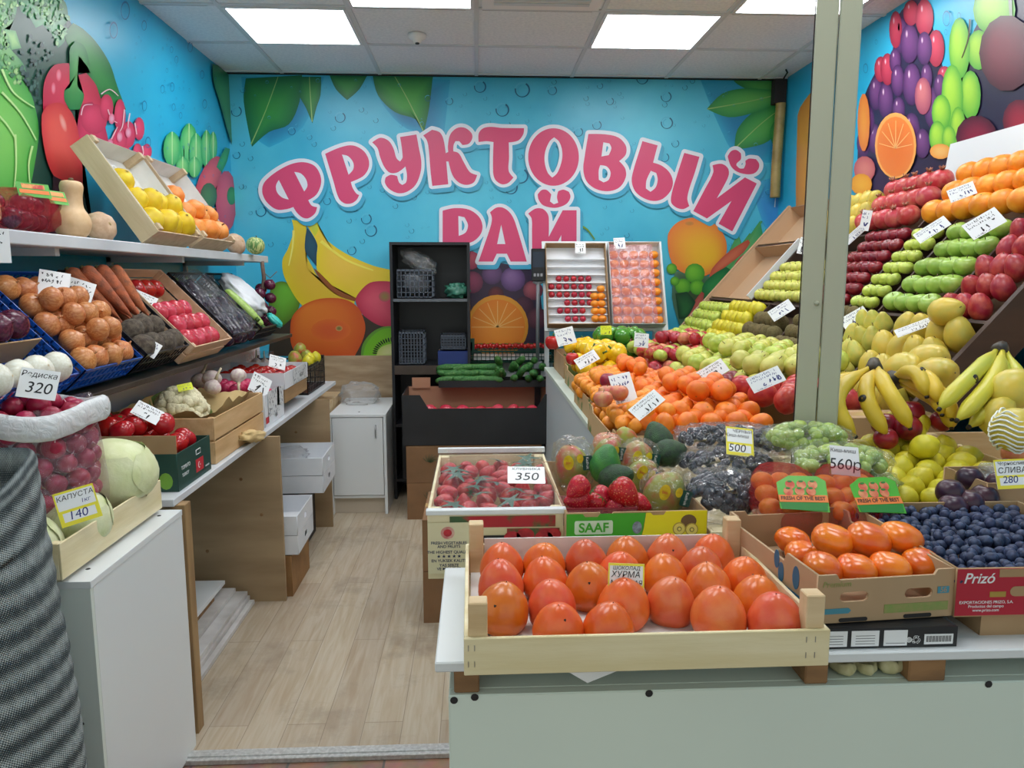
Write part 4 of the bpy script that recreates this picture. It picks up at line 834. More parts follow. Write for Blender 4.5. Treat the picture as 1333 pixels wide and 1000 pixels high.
def price(loc, n, w_, h, label, lines=None, roll=0, style='w', up=(0, 0, 1), qr=True):
    """handwritten price card. lines: (text, size, x, y, ink)"""
    NT[0] += 1; rnd = random.Random(NT[0]); n = Vector(n).normalized()
    o = empty('price_tag', loc, face_cam(n, up, roll), label, 'price tag')
    b = B(); vs = []; nn = 6
    for k in range(nn + 1):
        x = -w_ / 2 + w_ * k / nn; z = .03 * w_ * math.cos(PI * (k / nn - .5)) * 1
        vs += [(x, -h / 2, -z), (x, h / 2, -z), (x, -h / 2, -z - .0006), (x, h / 2, -z - .0006)]
    fs = []
    for k in range(nn):
        a = 4 * k; fs += [(a, a + 4, a + 5, a + 1), (a + 2, a + 3, a + 7, a + 6), (a, a + 2, a + 6, a + 4), (a + 1, a + 5, a + 7, a + 3)]
    fs += [(0, 1, 3, 2), (4 * nn, 4 * nn + 2, 4 * nn + 3, 4 * nn + 1)]
    b = B().box(-w_ / 2, w_ / 2, -h / 2, h / 2, -.0008, 0)
    b.obj('card', M_ptag, o)
    z = .0004
    if style == 'y':
        B().box(-w_ / 2, w_ / 2, -h / 2, -h * .04, 0, z * .6).box(-w_ / 2, w_ / 2, h * .44, h / 2, 0, z * .6).box(-w_ / 2, -w_ * .46, -h * .04, h * .44, 0, z * .6).box(w_ * .46, w_ / 2, -h * .04, h * .44, 0, z * .6).obj('yellow_print', M_ytag, o)
        B().box(-w_ * .4, w_ * .4, -h * .38, -h * .12, z * .6, z * .8).obj('white_field', M_ptag, o)
    if lines:
        for s, sz, x, y, ink in lines:
            link('writing', text_mesh(s, sz * h, ink or M_ink, .0001, shear=.15, bold=.0), o, loc=(x * w_, y * h, z))
    else:
        b = B()
        for k in range(2): squiggle(b, -w_ * .42, w_ * .4, h * (.34 - .2 * k), h * .15, rnd)
        squiggle(b, -w_ * .15, w_ * .42, -h * .2, h * .42, rnd)
        squiggle(b, -w_ * .42, w_ * .1, -h * .42, h * .1, rnd)
        b.obj('writing', rnd.choice((M_ink, M_inkb)), o, loc=(0, 0, z))
    return o

# ---------------------------------------------------------------- arranging produce
def heap(Ks, fr, w_, d, r, hf, label, group, up=None, jit=.10, keep=2.5, kids=True, seed=1, top=None, lim=400, base=0, sc=None):
    """closest packing under the surface hf(x, y) over a w_ x d base; only the layers that show"""
    rnd = random.Random(seed); out = []; Ks = Ks if isinstance(Ks, list) else [Ks]; layer = 0
    cand = []
    z = r + base
    while layer < 12:
        ox = (layer % 2) * r; oy = (layer % 2) * r * .577
        y = -d / 2 + r + oy; row = 0
        while y <= d / 2 - r + 1e-6:
            x = -w_ / 2 + r + ((row % 2) * r + ox) % (2 * r)
            while x <= w_ / 2 - r + 1e-6:
                s = hf(x, y)
                if z <= s and z > s - keep * r: cand.append((x, y, z))
                x += 2 * r
            y += 1.732 * r; row += 1
        z += 1.633 * r; layer += 1
    for x, y, z in cand[:lim] if len(cand) > lim else cand:
        p = fr @ Vector((x + rnd.uniform(-jit, jit) * r, y + rnd.uniform(-jit, jit) * r, z + rnd.uniform(0, jit * .5) * r))
        u = Vector((rnd.uniform(-1, 1), rnd.uniform(-1, 1), rnd.uniform(-.6, 1))) if up is None else Vector(up) + Vector((rnd.uniform(-.3, .3), rnd.uniform(-.3, .3), 0))
        K = rnd.choice(Ks); sc_ = r * rnd.uniform(.94, 1.0)
        out.append(put(K, p, sc_, up=u, label=label, group=group, kids=kids, sc=sc))
    return out
def rows(K, fr, x0, x1, y0, y1, r, desc, group, up=(0, -.3, 1), steps=None, kx=2.0, ky=1.8, zoff=0, hx=0, sc=None, tail='from the back wall', start='row of its tray', jit=.05, zz=1, seed=2, lay=0):
    rnd = random.Random(seed + int(x0 * 100)); out = []; j = 0; y = y0 + r
    U = fr.to_3x3() @ Vector(up)
    while y <= y1 - r * .6:
        i = 0; x = x0 + r + (hx * r if j % 2 else 0)
        while x <= x1 - r * .8:
            p = fr @ Vector((x + rnd.uniform(-jit, jit) * r, y + rnd.uniform(-jit, jit) * r, r * zz + zoff + lay * j))
            uu = U + Vector((rnd.uniform(-.25, .25), rnd.uniform(-.25, .25), rnd.uniform(-.25, .25)))
            out.append(put(K, p, r * rnd.uniform(.95, 1), up=uu, label='%s in the %s %s, %s %s' % (desc, ORD[j], start, ORD1[min(i, 15)], tail), group=group, sc=sc))
            x += kx * r; i += 1
        y += ky * r; j += 1
    return out
def film_sheet(e, pts, m, name='film', n=10, amp=.004, seed=0):
    """wrinkled clear sheet over four corners (local coordinates)"""
    a, b_, c, d = [Vector(p) for p in pts]; vs = []; fs = []
    for i in range(n + 1):
        for j in range(n + 1):
            u, v = i / n, j / n; p = a.lerp(b_, u).lerp(d.lerp(c, u), v); p.z += amp * noise.noise(Vector((u * 5, v * 5, seed)))
            vs.append(p)
    for i in range(n):
        for j in range(n): k = i * (n + 1) + j; fs.append((k, k + n + 1, k + n + 2, k + 1))
    return B().add(vs, fs, 0, True).obj(name, m, e)
def bag_mesh(rx, ry, rz, m, seed=0, amp=.18, freq=3, neck=True):
    b = B(); n, sg = 18, 28; vs = []; fs = []
    for i in range(n + 1):
        t = PI * (i + .02) / (n + .04)
        for j in range(sg):
            a = 2 * PI * j / sg; q = Vector((math.sin(t) * math.cos(a), math.sin(t) * math.sin(a), -math.cos(t)))
            q *= 1 + amp * noise.noise(q * freq + Vector((seed * 3.7, 0, 0))) + amp * .5 * abs(noise.noise(q * freq * 2.5 + Vector((seed, 5, 0))))
            sgn = lambda v, p_: math.copysign(abs(v) ** p_, v)
            vs.append((sgn(q.x, .8) * rx, sgn(q.y, .8) * ry, sgn(q.z, .8) * rz))
    for i in range(n):
        for j in range(sg): j2 = (j + 1) % sg; fs.append((i * sg + j, i * sg + j2, (i + 1) * sg + j2, (i + 1) * sg + j))
    return b.add(vs, fs, 0, True).mesh('bag_film', m)
M_film = film('clear_film', alpha=.05); M_filmw = film('bag_film', (235, 238, 242), alpha=.16, rough=.2, scale=20, amt=.9); M_filmd = film('wrap_film', (200, 210, 225), alpha=.05, rough=.13, scale=26, amt=1.0, g0=.04, g1=.34)
# ================================================================ vegetable side
def frame(o, ex, ey):
    ex, ey = Vector(ex).normalized(), Vector(ey).normalized(); n = ex.cross(ey); m = Matrix((ex, ey, n)).transposed().to_4x4(); m.translation = Vector(o); return m
def rot_of(m): return m.to_euler()
# white laminate chest in front
e = empty('white_chest', (-1.26, 2.02, 0), label='white laminate chest standing at the near end of the vegetable table', cat='cabinet')
bx('top_panel', M_white, -.34, .345, -.28, .28, .772, .79, e, .001); bx('side_panel', M_white, .325, .343, -.265, .28, 0, .772, e); bx('side_panel', M_white, -.34, -.322, -.265, .28, 0, .772, e)
bx('front_panel', M('white_green_laminate', (214, 222, 216), rough=.4), -.34, .343, -.28, -.266, 0, .772, e); bx('back_panel', M_white, -.322, .325, .262, .28, 0, .772, e)
for x, y in ((.3, -.2), (.3, .22)): B().lathe([(0, 0), (.006, 0), (.005, .001), (0, .001)], 10).obj('screw', M_gap, e, loc=(x, y, .79))
B().lathe([(0, 0), (.004, 0), (.004, .001), (0, .001)], 8).obj('screw', M_gap, e, loc=(.3, -.281, .43), rot=(PI / 2, 0, 0))
# table
M_top = M('table_top', (216, 220, 224), (196, 200, 206), rough=.4, scale=3)
M_plyd = M('plywood_raw', (172, 146, 112), (152, 126, 94), rough=.65, scale=2.2, stretch=(1, 1, 5), bump=.06); M_pine = M('pine_post', (166, 134, 92), (136, 106, 70), rough=.6, scale=3, stretch=(6, 6, 1))
e = empty('vegetable_table', (-1.3, 2.34, 0), label='long vegetable table with a pale top on plywood panel legs', cat='table')
bx('table_top', M_top, -.36, .345, 0, 2.76, .786, .81, e, .002); bx('leg', M_pine, .325, .37, .02, .07, 0, .786, e, .002)
for y in (1.06, 2.12):
    p = bx('panel_leg', M_plyd, -.3, .40 if y < 2 else .42, y, y + .018, 0, .786, e)
    for k in range(4): B().lathe([(0, 0), (.008, 0), (.006, .0006), (0, .0006)], 8).obj('knot', M_wood_d, p, loc=(.05 + .085 * k, y - .0002, .25 + .17 * ((k * 7) % 4)), rot=(PI / 2, 0, 0))
bx('riser_panel', M('riser_white', (226, 222, 228), rough=.5), -.15, -.135, -.2, 2.7, .81, 1.13, e)
bx('display_board', M('board_brown', (74, 62, 52), (60, 50, 42), rough=.5), -.36, .13, -.18, 2.5, 1.13, 1.15, e, .002); bx('display_board', M('board_brown'), -.36, -.03, -.65, -.18, 1.13, 1.15, e, .002)
for y in (-.64, .6, 1.9): bx('board_support', M('riser_white'), -.36, -.15, y, y + .02, .81 if y > 0 else .6, 1.13, e)
# upper wall shelf
e = empty('wall_shelf', (XL, 3.2, 1.6), label='long white wall shelf holding squashes and tilted crates', cat='shelf')
bx('shelf_board', M_top, 0, .38, -2.0, 1.64, -.005, .035, e, .003)
for y in (-.7, .35, 1.25): B().box(.0, .34, y, y + .025, -.03, -.005).box(0, .02, y, y + .025, -.25, -.005).obj('bracket', M('bracket', (196, 200, 204), rough=.4), e)
SH = 1.635
random.seed(11)
put(K_butter, (-1.50, 2.30, SH + .055), .056, up=(.9, .35, .1), spin=0, label='butternut squash lying on its side at the near end of the wall shelf')
o = put(K_butter, (-1.36, 2.66, SH + .075), .058, up=(.05, 0, 1), label='butternut squash standing upright on the wall shelf beside the netted onions')
put(K_pale, (-1.35, 2.83, SH + .046), .056, up=(1, -.3, .3), label='pale round squash leaning against the foot of the quince crate')
put(K_pale, (-1.32, 4.27, SH + .05), .058, up=(1, -.2, .4), label='pale round squash beside the striped one at the far end of the wall shelf')
put(K_melon, (-1.27, 4.47, SH + .05), .053, up=(.2, 0, 1), label='small green striped squash at the end of the wall shelf')
put(K_ronion, (-1.62, 2.72, SH + .045), .05, label='dark red onion lying behind the butternut on the wall shelf')
# net bag of onions
e = empty('net_bag', (-1.43, 2.47, SH), label='red net bag of onions with a green printed band on the wall shelf', cat='net bag')
M_net = film('red_net', (226, 26, 50), alpha=.42, rough=.6, scale=90, amt=1, g0=.0, g1=.08); M_lime = M('label_green', (90, 180, 60), (70, 160, 50), rough=.35, scale=4); M_lor = M('label_orange', (236, 130, 60)); M_lred = M('label_red', (200, 70, 60), (230, 160, 90), scale=30, lo=.45, hi=.55)
link('net', bag_mesh(.10, .14, .072, M_net, 3), e, loc=(0, 0, .068))
random.seed(2)
for k in range(7):
    put(K_ronion, (-1.43 + random.uniform(-.04, .04), 2.37 + .035 * k, SH + .045 + .05 * (k % 2)), .036, label='small red onion inside the red net bag', group='onions in the red net bag on the shelf', kids=True)
f_ = flat(e, 'printed_band', M_lime, .1, .045, (.085, -.05, .13), rot=face_cam((.9, -.5, .35))); flat(f_, 'print_stripe', M_lor, .09, .012, (0, -.006, .001), rot=(0, 0, 0)); flat(f_, 'print_stripe', M_lred, .07, .014, (0, .011, .001), rot=(0, 0, 0))
f_ = flat(e, 'printed_band', M_lime, .08, .045, (.09, .07, .12), rot=face_cam((.95, -.2, .35))); flat(f_, 'print_stripe', M_lor, .07, .012, (0, -.006, .001), rot=(0, 0, 0)); flat(f_, 'print_stripe', M_lred, .06, .014, (0, .011, .001), rot=(0, 0, 0))
# two tilted crates
A55 = R_(56); ey, ex = Vector((-math.cos(A55), 0, math.sin(A55))), Vector((0, 1, 0))
for (yc, wd, lb) in ((3.37, .46, 'pale wooden crate of yellow quinces tilted up on the wall shelf'), (3.88, .46, 'wooden crate of orange squashes tilted up beside the quince crate')):
    fr = frame(Vector((-1.345, yc, SH + .008)) + ey * .22, ex, ey)
    M_cp = M('crate_shelf', (214, 192, 160), (196, 172, 138), rough=.65, scale=3, stretch=(8, 1, 8), bump=.1)
    e = crate(fr.translation, rot_of(fr), wd, .44, .085, lb, m=M_cp, mp=M_cp, pw=.03, post=.012, liner=M_paper)
    if yc < 3.5:
        pts = [(-.15, -.15), (-.05, -.16), (.05, -.15), (.15, -.155), (-.16, -.055), (-.06, -.06), (.05, -.05), (.15, -.065), (-.17, .03)]; K = K_quince; nm = 'yellow quince'
    else:
        pts = [(-.16, -.15), (-.06, -.16), (.03, -.15), (.13, -.15), (-.15, -.06), (-.05, -.05), (.06, -.06), (.15, -.055), (-.14, .035)]; K = K_ylong; nm = 'orange squash'
    for k, (x, y) in enumerate(pts):
        Kk = K_mpump if (yc > 3.5 and k in (3, 6, 7)) else K
        put(Kk, fr @ Vector((x, y, .058 + .02 * (k % 2))), .054 if yc < 3.5 else .050, up=(.6, random.uniform(-.6, .6), .7) if Kk is not K_ylong else (.2, 1, .1), label='%s in the %s row of its tilted crate, %s from the near end' % (nm if Kk is not K_mpump else 'ribbed orange pumpkin', ORD[min(k // 4, 2)], ORD1[k % 4 if k < 8 else 0]), group=nm + 's in the tilted crate')
    if yc < 3.5:
        price(fr @ Vector((.04, .13, .012)), fr.to_3x3() @ Vector((0, 0, 1)), .07, .1, 'price card stuck on the paper lining above the quinces', up=(0, 0, 1), roll=8)
price((-1.27, 2.085, 1.585), (.75, -.6, 0), .07, .09, 'price card hanging from the edge of the wall shelf at its near end')

# tilted trays on the display board: frame of each tray
A34 = R_(46); eyt = Vector((-math.cos(A34), 0, math.sin(A34)))
def tray_frame(yc, d=.40): return frame(Vector((-1.2, yc, 1.17)) + eyt * (d / 2 + .0), ex, eyt)
def support(yc, wd, lb):
    bx_ = B().box(-.16, .14, -wd / 2, wd / 2, 0, .01)
fr = tray_frame(2.0); pcrate(fr.translation, rot_of(fr), .40, .40, .085, 'blue plastic crate of red and white onions at the near end', M_blue)
bx_d = bx('divider', M_card, -.19, .19, -.065, -.061, .005, .09, None); bx_d.matrix_world = fr; bx_d.name = 'cardboard_divider'; tag(bx_d, 'cardboard strip between the red and the white onions', 'cardboard')
nrows = dict(jit=.12, hx=1)
rows(K_wonion, fr, -.20, .21, -.215, -.075, .043, 'white onion', 'white onions in the blue crate', up=(.1, .6, -1), zoff=.055, tail='from the near end', **nrows)
rows(K_ronion, fr, -.19, .18, -.06, .16, .043, 'dark red onion', 'red onions in the blue crate', up=(.1, -.3, 1), zoff=.06, tail='from the near end', **nrows)
fr = tray_frame(2.42); pcrate(fr.translation, rot_of(fr), .38, .40, .09, 'blue plastic crate heaped with brown onions', M_blue)
rows(K_onion, fr, -.185, .19, -.20, .19, .040, 'brown onion', 'brown onions in the blue crate', up=(.1, -.2, 1), zoff=.05, tail='from the near end', jit=.15, hx=1)
heap(K_onion, fr, .28, .26, .038, lambda x, y: .19 - abs(x) * .3 - abs(y + .02) * .3, 'brown onion lying on top of the heap in the blue crate', 'brown onions heaped on top', base=.1, keep=2.2, seed=4)
fr = tray_frame(2.82); pcrate(fr.translation, rot_of(fr), .38, .40, .10, 'black plastic crate of carrots and beetroots', M_bplas)
random.seed(5)
for k in range(9):
    p = fr @ Vector((-.14 + .03 * k, .055 + .02 * ((k * 5) % 3), .065 + .028 * (k % 3))); put(K_carrot, p, .030, up=fr.to_3x3() @ Vector((-.35 + .05 * k, 1, .12)), sc=(1, 1, .95), label='large unwashed carrot in the bundle pointing down the tray', group='unwashed carrots above the beetroots')
rows(K_beet, fr, -.18, .18, -.20, -.04, .043, 'earthy dark beetroot', 'beetroots in the black crate', up=(.9, .5, .5), zoff=.045, tail='from the near end', jit=.22, hx=1)
fr = tray_frame(3.27); M_tw = M('crate_pink_pine', (208, 176, 146), (190, 154, 122), rough=.65, scale=3, stretch=(1, 8, 8), bump=.1)
crate(fr.translation, rot_of(fr), .46, .42, .10, 'wooden crate of pink tomatoes tilted toward the aisle', m=M_tw, slats=2, gap=.15, pw=.018)
rows(K_ptomato, fr, -.21, .21, -.205, .09, .044, 'pink tomato', 'pink tomatoes in the tilted crate', up=(-.1, -.1, 1), zoff=.035, tail='from the near end', hx=1)
rows(K_tomato, fr, -.16, .12, .085, .19, .042, 'deep red tomato', 'deep red tomatoes above the pink ones', up=(0, -.1, 1), zoff=.03, tail='from the near end', start='row above the pink tomatoes')
fr = tray_frame(3.76); pcrate(fr.translation, rot_of(fr), .42, .40, .10, 'black plastic crate of eggplants in clear bags', M_bplas)
for k in range(10):
    put(K_egg, fr @ Vector((-.16 + .105 * (k % 4), -.14 + .11 * (k // 4), .06 + .01 * (k % 2))), .033, up=fr.to_3x3() @ Vector((.25, 1, .2)), label='dark eggplant under clear film in the black crate', group='eggplants under the crinkled film')
for k in range(3):
    o = bpy.data.objects.new('clear_bag', bag_mesh(.18, .085, .055, M_filmw, k + 5, amp=.3, freq=4)); COL.objects.link(o); o.matrix_world = fr @ Matrix.Translation((0, -.12 + .12 * k, .085)); tag(o, 'crinkled clear bag over the %s row of eggplants' % ORD[k], 'plastic bag', 'bags over the eggplants'); o.data.materials[0] = M_filmd
fr = tray_frame(4.24); pcrate(fr.translation, rot_of(fr), .42, .40, .10, 'black plastic crate with zucchini and white wrapping', M_bplas)
put(K_zuc, fr @ Vector((-.10, -.02, .08)), .030, up=fr.to_3x3() @ Vector((-.2, -1, .1)), label='light green zucchini lying beside the white wrapping')
put(K_zuc, fr @ Vector((-.03, -.06, .065)), .028, up=fr.to_3x3() @ Vector((-.1, -1, .0)), label='light green zucchini half hidden under the wrapping')
o = bpy.data.objects.new('wrapping', bag_mesh(.14, .14, .045, M('wrap_white', (226, 230, 236), rough=.45), 9, amp=.35)); COL.objects.link(o); o.matrix_world = fr @ Matrix.Translation((.07, .04, .09)); tag(o, 'crumpled white wrapping in the last black crate', 'wrapping')
o = bpy.data.objects.new('wrapping', bag_mesh(.03, .05, .02, M('wrap_teal', (60, 190, 180), rough=.3), 12, amp=.3)); COL.objects.link(o); o.matrix_world = fr @ Matrix.Translation((.12, -.17, .1)); tag(o, 'small turquoise wrapping at the lower corner of the last crate', 'wrapping')
# braid of red onions
e = empty('onion_braid', (-1.30, 4.70, 1.60), label='braid of red onions hanging from the end of the wall shelf', cat='onion braid')
B().tube([(0, 0, 0), (.01, -.01, -.1), (-.01, 0, -.22), (.01, 0, -.38)], .012, 8).obj('braid', M('straw', (126, 104, 92), (96, 80, 72), rough=.9, scale=30), e)
B().tube([(0, 0, -.06), (.05, -.02, -.1), (.09, -.01, -.06)], .003, 5).obj('dry_leaf', M('straw'), e)
for k in range(11):
    a = k * 2.2; z = -.14 - .027 * k; o = link('onion', K_ronion.me, e, loc=(.04 * math.cos(a), .04 * math.sin(a), z)); o.scale = (.036,) * 3; o.rotation_euler = (a, .5, 0)
# price cards on the trays
for (u, v, X_, wd, hh, rl, lb) in [(70, 372, -1.36, .085, .10, -12, 'price card with yellow corner above the brown onions'), (104, 381, -1.38, .08, .095, -22, 'price card standing between the onions and carrots'), (186, 389, -1.37, .10, .055, -30, 'small price card on the deep red tomatoes'), (192, 451, -1.20, .08, .06, -38, 'price card lying on the beetroots'), (236, 379, -1.42, .12, .05, -40, 'price card among the bagged eggplants'), (274, 367, -1.5, .05, .09, 0, 'price card standing behind the eggplants')]:
    price(at(u, v, X=X_ + .05), (.55, -.75, .45), wd, hh, lb, roll=rl)

# ---- things on the table
# radish bag
e = empty('radish_bag', (-1.16, 1.97, .80), label='clear plastic bag full of radishes with a rolled white rim', cat='plastic bag')
prof = profile([(.10, 0), (.145, .02), (.17, .10), (.168, .22), (.155, .32), (.162, .355), (.176, .375), (.182, .35), (.176, .325)], 4)
b = B(); b.lathe(prof[:-8], 40, fn=lambda v, a, r, z: v * (1 + .06 * noise.noise(Vector((math.cos(a) * 3, math.sin(a) * 3, z * 9)))) if z > .005 else v); b.f.pop(); b.fm.pop(); b.sm.pop(); b.obj('bag_film', film('radish_film', (226, 190, 206), alpha=.12, rough=.2, scale=24, amt=1, g1=.3), e)
b = B(); b.lathe(profile([(.150, .335), (.155, .37), (.168, .382), (.182, .37), (.184, .335), (.175, .32), (.160, .325)], 3), 40, fn=lambda v, a, r, z: Vector((v.x * (1 + .05 * math.sin(5 * a) + .02 * math.sin(13 * a)), v.y * (1 + .05 * math.sin(5 * a)), z + .012 * math.sin(3 * a + 1)))); b.f = b.f[:-2]; b.fm = b.fm[:-2]; b.sm = b.sm[:-2]
b.obj('rolled_rim', film('rim_film', (232, 236, 238), alpha=.72, rough=.45, scale=30, amt=.35, g0=.02, g1=.15), e)
fr = frm((-1.16, 1.97, .81)); rnd = random.Random(8)
# settle: rings against the film wall, discs on top
pts = []
for i in range(7):
    for k in range(14):
        a = 2 * PI * (k + .5 * (i % 2)) / 14; pts.append((.134 * math.cos(a), .134 * math.sin(a), .04 + .046 * i))
for R0, n in ((.0, 1), (.056, 6), (.112, 12)):
    for k in range(n): a = 2 * PI * k / n + R0 * 9; pts.append((R0 * math.cos(a), R0 * math.sin(a), .345 + (.025 if R0 < .1 else 0)))
for x, y, z in pts: put(K_radish, fr @ Vector((x, y, z)), .027 * rnd.uniform(.88, 1.08), up=(rnd.uniform(-1, 1), rnd.uniform(-1, 1), rnd.uniform(-1, 1)), label='round pink radish in the clear bag with the rolled rim', group='radishes in the clear bag')
price(at(50, 500, Y=1.90), (.35, -.85, .35), .085, .075, 'large handwritten price card for radishes stuck in the bag', [('Редиска', .26, -.02, .3, M_ink), ('320', .52, .02, -.15, M_ink)], roll=-12)
# cabbage crate
e = crate((-1.18, 1.995, .792), (0, 0, PI / 2), .56, .42, .10, 'pale wooden crate of cabbages on the white chest', m=M_wood_y, pw=.02, z0=.012)
random.seed(3)
for p, r, u, lb in [((-1.05, 2.16, .945), .116, (.12, -.1, 1), 'large pale cabbage on top beside the radish bag'), ((-1.17, 1.73, .955), .095, (.1, -.2, 1), 'pale cabbage behind the knitted sack'), ((-1.04, 1.93, .885), .088, (.3, -.2, 1), 'cabbage under the yellow price card'), ((-1.06, 1.755, .872), .075, (.7, -.7, .1), 'small cabbage at the near corner of the crate')]:
    put(K_cab, p, r, up=u, label=lb)
price(at(101, 658, Y=1.81), (.4, -.85, .4), .088, .085, 'yellow and white cabbage price card standing in the crate', [('КАПУСТА', .2, 0, .3, M_ink), ('1кг', .17, .22, .1, M_inkb), ('140', .34, -.05, -.24, M_inkb)], roll=12, style='y')
# green carton of tomatoes
M_gcard = M('card_darkgreen', (22, 62, 56), (30, 72, 62), rough=.5, scale=5)
e = carton((-1.17, 2.575, .811), (0, 0, PI / 2), .30, .40, .125, 'dark green tomato carton with a flag emblem on the table', m=M_gcard, mi=M_card, name='tomato_carton')
rr = (PI / 2, 0, 0)
flat(e, 'flag_emblem', M('flag_red', (196, 36, 52)), .07, .045, (.04, -.2006, .045))
e2 = B(); 
for k in range(14):
    a0, a1 = R_(60 + 240 * k / 14), R_(60 + 240 * (k + 1) / 14); f2 = lambda a: (.011 * math.cos(a), .011 * math.sin(a), 0); g2_ = lambda a: (.003 + .009 * math.cos(a), .009 * math.sin(a), 0); e2.add([f2(a0), f2(a1), g2_(a1), g2_(a0)], [(0, 1, 2, 3)])
e2.add([(.008, .004, 0), (.0095, .0012, 0), (.013, .001, 0), (.010, -.001, 0), (.011, -.004, 0), (.008, -.002, 0), (.005, -.004, 0), (.006, -.001, 0), (.004, .001, 0), (.0070, .0012, 0)], [tuple(range(10))])
e2.obj('crescent_star', M_ptag, e, loc=(.035, -.2012, .045), rot=rr)
B().tube([(-.02, 0, .0), (-.02, 0, .016), (.02, 0, .016), (.02, 0, .0), (-.02, 0, 0)], .0014, 5).obj('handle_slit', M_ptag, e, loc=(.03, -.2012, .085))
flat(e, 'tomato_print', M('tomato_print', (140, 40, 40)), .09, .06, (-.1503, -.10, .04), rot=(PI / 2, 0, -PI / 2), pts=oval(0, 0, .04, .03, 14)); flat(e, 'leaf_print', M('leaf_print', (120, 170, 60)), .1, .05, (-.1503, -.16, .035), rot=(PI / 2, 0, -PI / 2), pts=oval(0, 0, .022, .028, 12))
words(e, 'TOMATO', .018, M_ptag, (-.085, -.2012, .07)); words(e, 'TURKEY', .016, M_ptag, (-.09, -.2012, .045)); words(e, 'PRODUCE', .008, M_ptag, (.11, -.2012, .025))
bx('corner_flap', M_card, -.148, -.144, -.198, .05, .12, .185, e)
fr = frm((-1.17, 2.575, .83), (0, 0, PI / 2))
heap(K_tomato, fr, .30, .40, .041, lambda x, y: .20 - abs(x) * .12 + y * .22, 'red tomato heaped in the dark green carton', 'red tomatoes in the green carton', jit=.12, keep=2.6, seed=6)
price(at(192, 537, Y=2.56), (.5, -.6, .65), .09, .06, 'price card lying on the heap of red tomatoes', roll=-42)
# cauliflower crate
e = crate((-1.19, 3.11, .812), (0, 0, PI / 2), .64, .42, .175, 'two-slat wooden crate lined with kraft paper', slats=2, gap=.08, pw=.02, m=M('crate_warm', (214, 178, 132), (194, 156, 108), rough=.6, scale=3, stretch=(1, 8, 8), bump=.12))
o = B(); n = 14; vs = []; fs = []
for i in range(n + 1):
    for j in range(n + 1):
        u, v = i / n - .5, j / n - .5; q = max(abs(u), abs(v)) * 2; z = .04 + .15 * max(0, q - .55) / .45 + .03 * noise.noise(Vector((u * 9, v * 9, 3)))
        vs.append((u * (.56 if q < .9 else .585), v * .37, z))
for i in range(n):
    for j in range(n): k = i * (n + 1) + j; fs.append((k, k + n + 1, k + n + 2, k + 1))
o.add(vs, fs, 0, True).obj('kraft_lining', M_kraft, e)
o = bpy.data.objects.new('kraft_sheet', bag_mesh(.13, .05, .025, M_kraft, 21, amp=.5, freq=3)); COL.objects.link(o); o.location = (-.975, 3.2, .83); o.rotation_euler = (0, .15, PI / 2); tag(o, 'crumpled kraft paper sticking out under the crate', 'paper')
put(K_cauli, (-1.17, 3.0, .985), .098, up=(.5, -.5, .8), label='white cauliflower on kraft paper with a yellow tag on top')
price((-1.14, 2.97, 1.078), (.3, -.7, .6), .055, .032, 'small fluorescent yellow tag on the cauliflower', roll=10, style='w').children[0].data.materials[0] = M('tag_fluo', (226, 236, 30), rough=.5)
# garlic + pink onions between crates
fr = frm((-1.2, 3.55, .83), (0, 0, PI / 2))
M_news = M('newsprint', (206, 208, 210), (120, 124, 130), rough=.8, scale=60, lo=.55, hi=.62)
e = carton((-1.2, 3.65, .812), (0, 0, PI / 2), .34, .44, .15, 'white slatted carton draped with newspaper holding pink onions', m=M_card_w, mi=M_news, name='white_carton')
flat(e, 'newspaper', M_news, .2, .12, (-.02, -.2225, .10)); flat(e, 'newspaper', M_news, .12, .09, (.1, -.2225, .11), rot=(PI / 2, .1, 0)); flat(e, 'red_stripe', M('stripe_red', (190, 30, 40)), .05, .03, (-.14, -.2225, .03)); words(e, 'BA', .03, M_ink, (.02, -.2225, .03))
heap(K_pinkonion, frm((-1.2, 3.65, .85), (0, 0, PI / 2)), .30, .42, .031, lambda x, y: .14 + y * .1, 'bright pink onion in the carton draped with newspaper', 'pink onions in the newspaper carton', seed=9)
for k, (x, y, z, r) in enumerate([(-1.20, 3.44, 1.05, .042), (-1.10, 3.50, 1.055, .036), (-1.28, 3.50, 1.03, .036), (-1.17, 3.36, 1.02, .036)]):
    put(K_garlic, (x, y, z), r, up=(.2, -.5, -.9) if k < 2 else (.4, .2, 1), label=['large pale garlic bulb standing stalk down on the pink onions', 'second garlic bulb stalk down nearer the aisle', 'garlic bulb lying behind the upturned ones', 'garlic bulb lying at the rim of the kraft crate'][k])
price((-1.02, 3.56, 1.0), (.7, -.6, .3), .1, .1, 'price sheet propped on the pink onions', roll=-35)
e = crate((-1.2, 4.12, .812), (0, 0, PI / 2), .50, .42, .12, 'brown wooden crate standing upside down under the white tray', m=M('crate_brown', (176, 142, 100), (150, 118, 80), rough=.6, scale=3, stretch=(1, 8, 8)), slats=1, z0=.05)
e = carton((-1.2, 4.12, .934), (0, 0, PI / 2), .52, .44, .085, 'shallow white tray lined with newspaper holding red radishes', m=M_card_w, mi=M_news, name='white_tray')
flat(e, 'newspaper', M_news, .3, .08, (.06, -.2225, .045)); words(e, 'AGRO', .03, M_ink, (.1, -.223, .035))
heap(K_tomato, frm((-1.2, 4.12, .94), (0, 0, PI / 2)), .46, .4, .04, lambda x, y: .085, 'red tomato in the shallow newspaper tray', 'tomatoes in the newspaper tray', seed=3)
price((-1.05, 4.0, 1.06), (.6, -.7, .4), .09, .07, 'price sheet among the tomatoes of the newspaper tray', roll=-20)
e = pcrate((-1.22, 4.72, .812), (0, 0, PI / 2), .5, .44, .17, 'black plastic crate at the far end of the vegetable table', M_bplas, lug=.02)
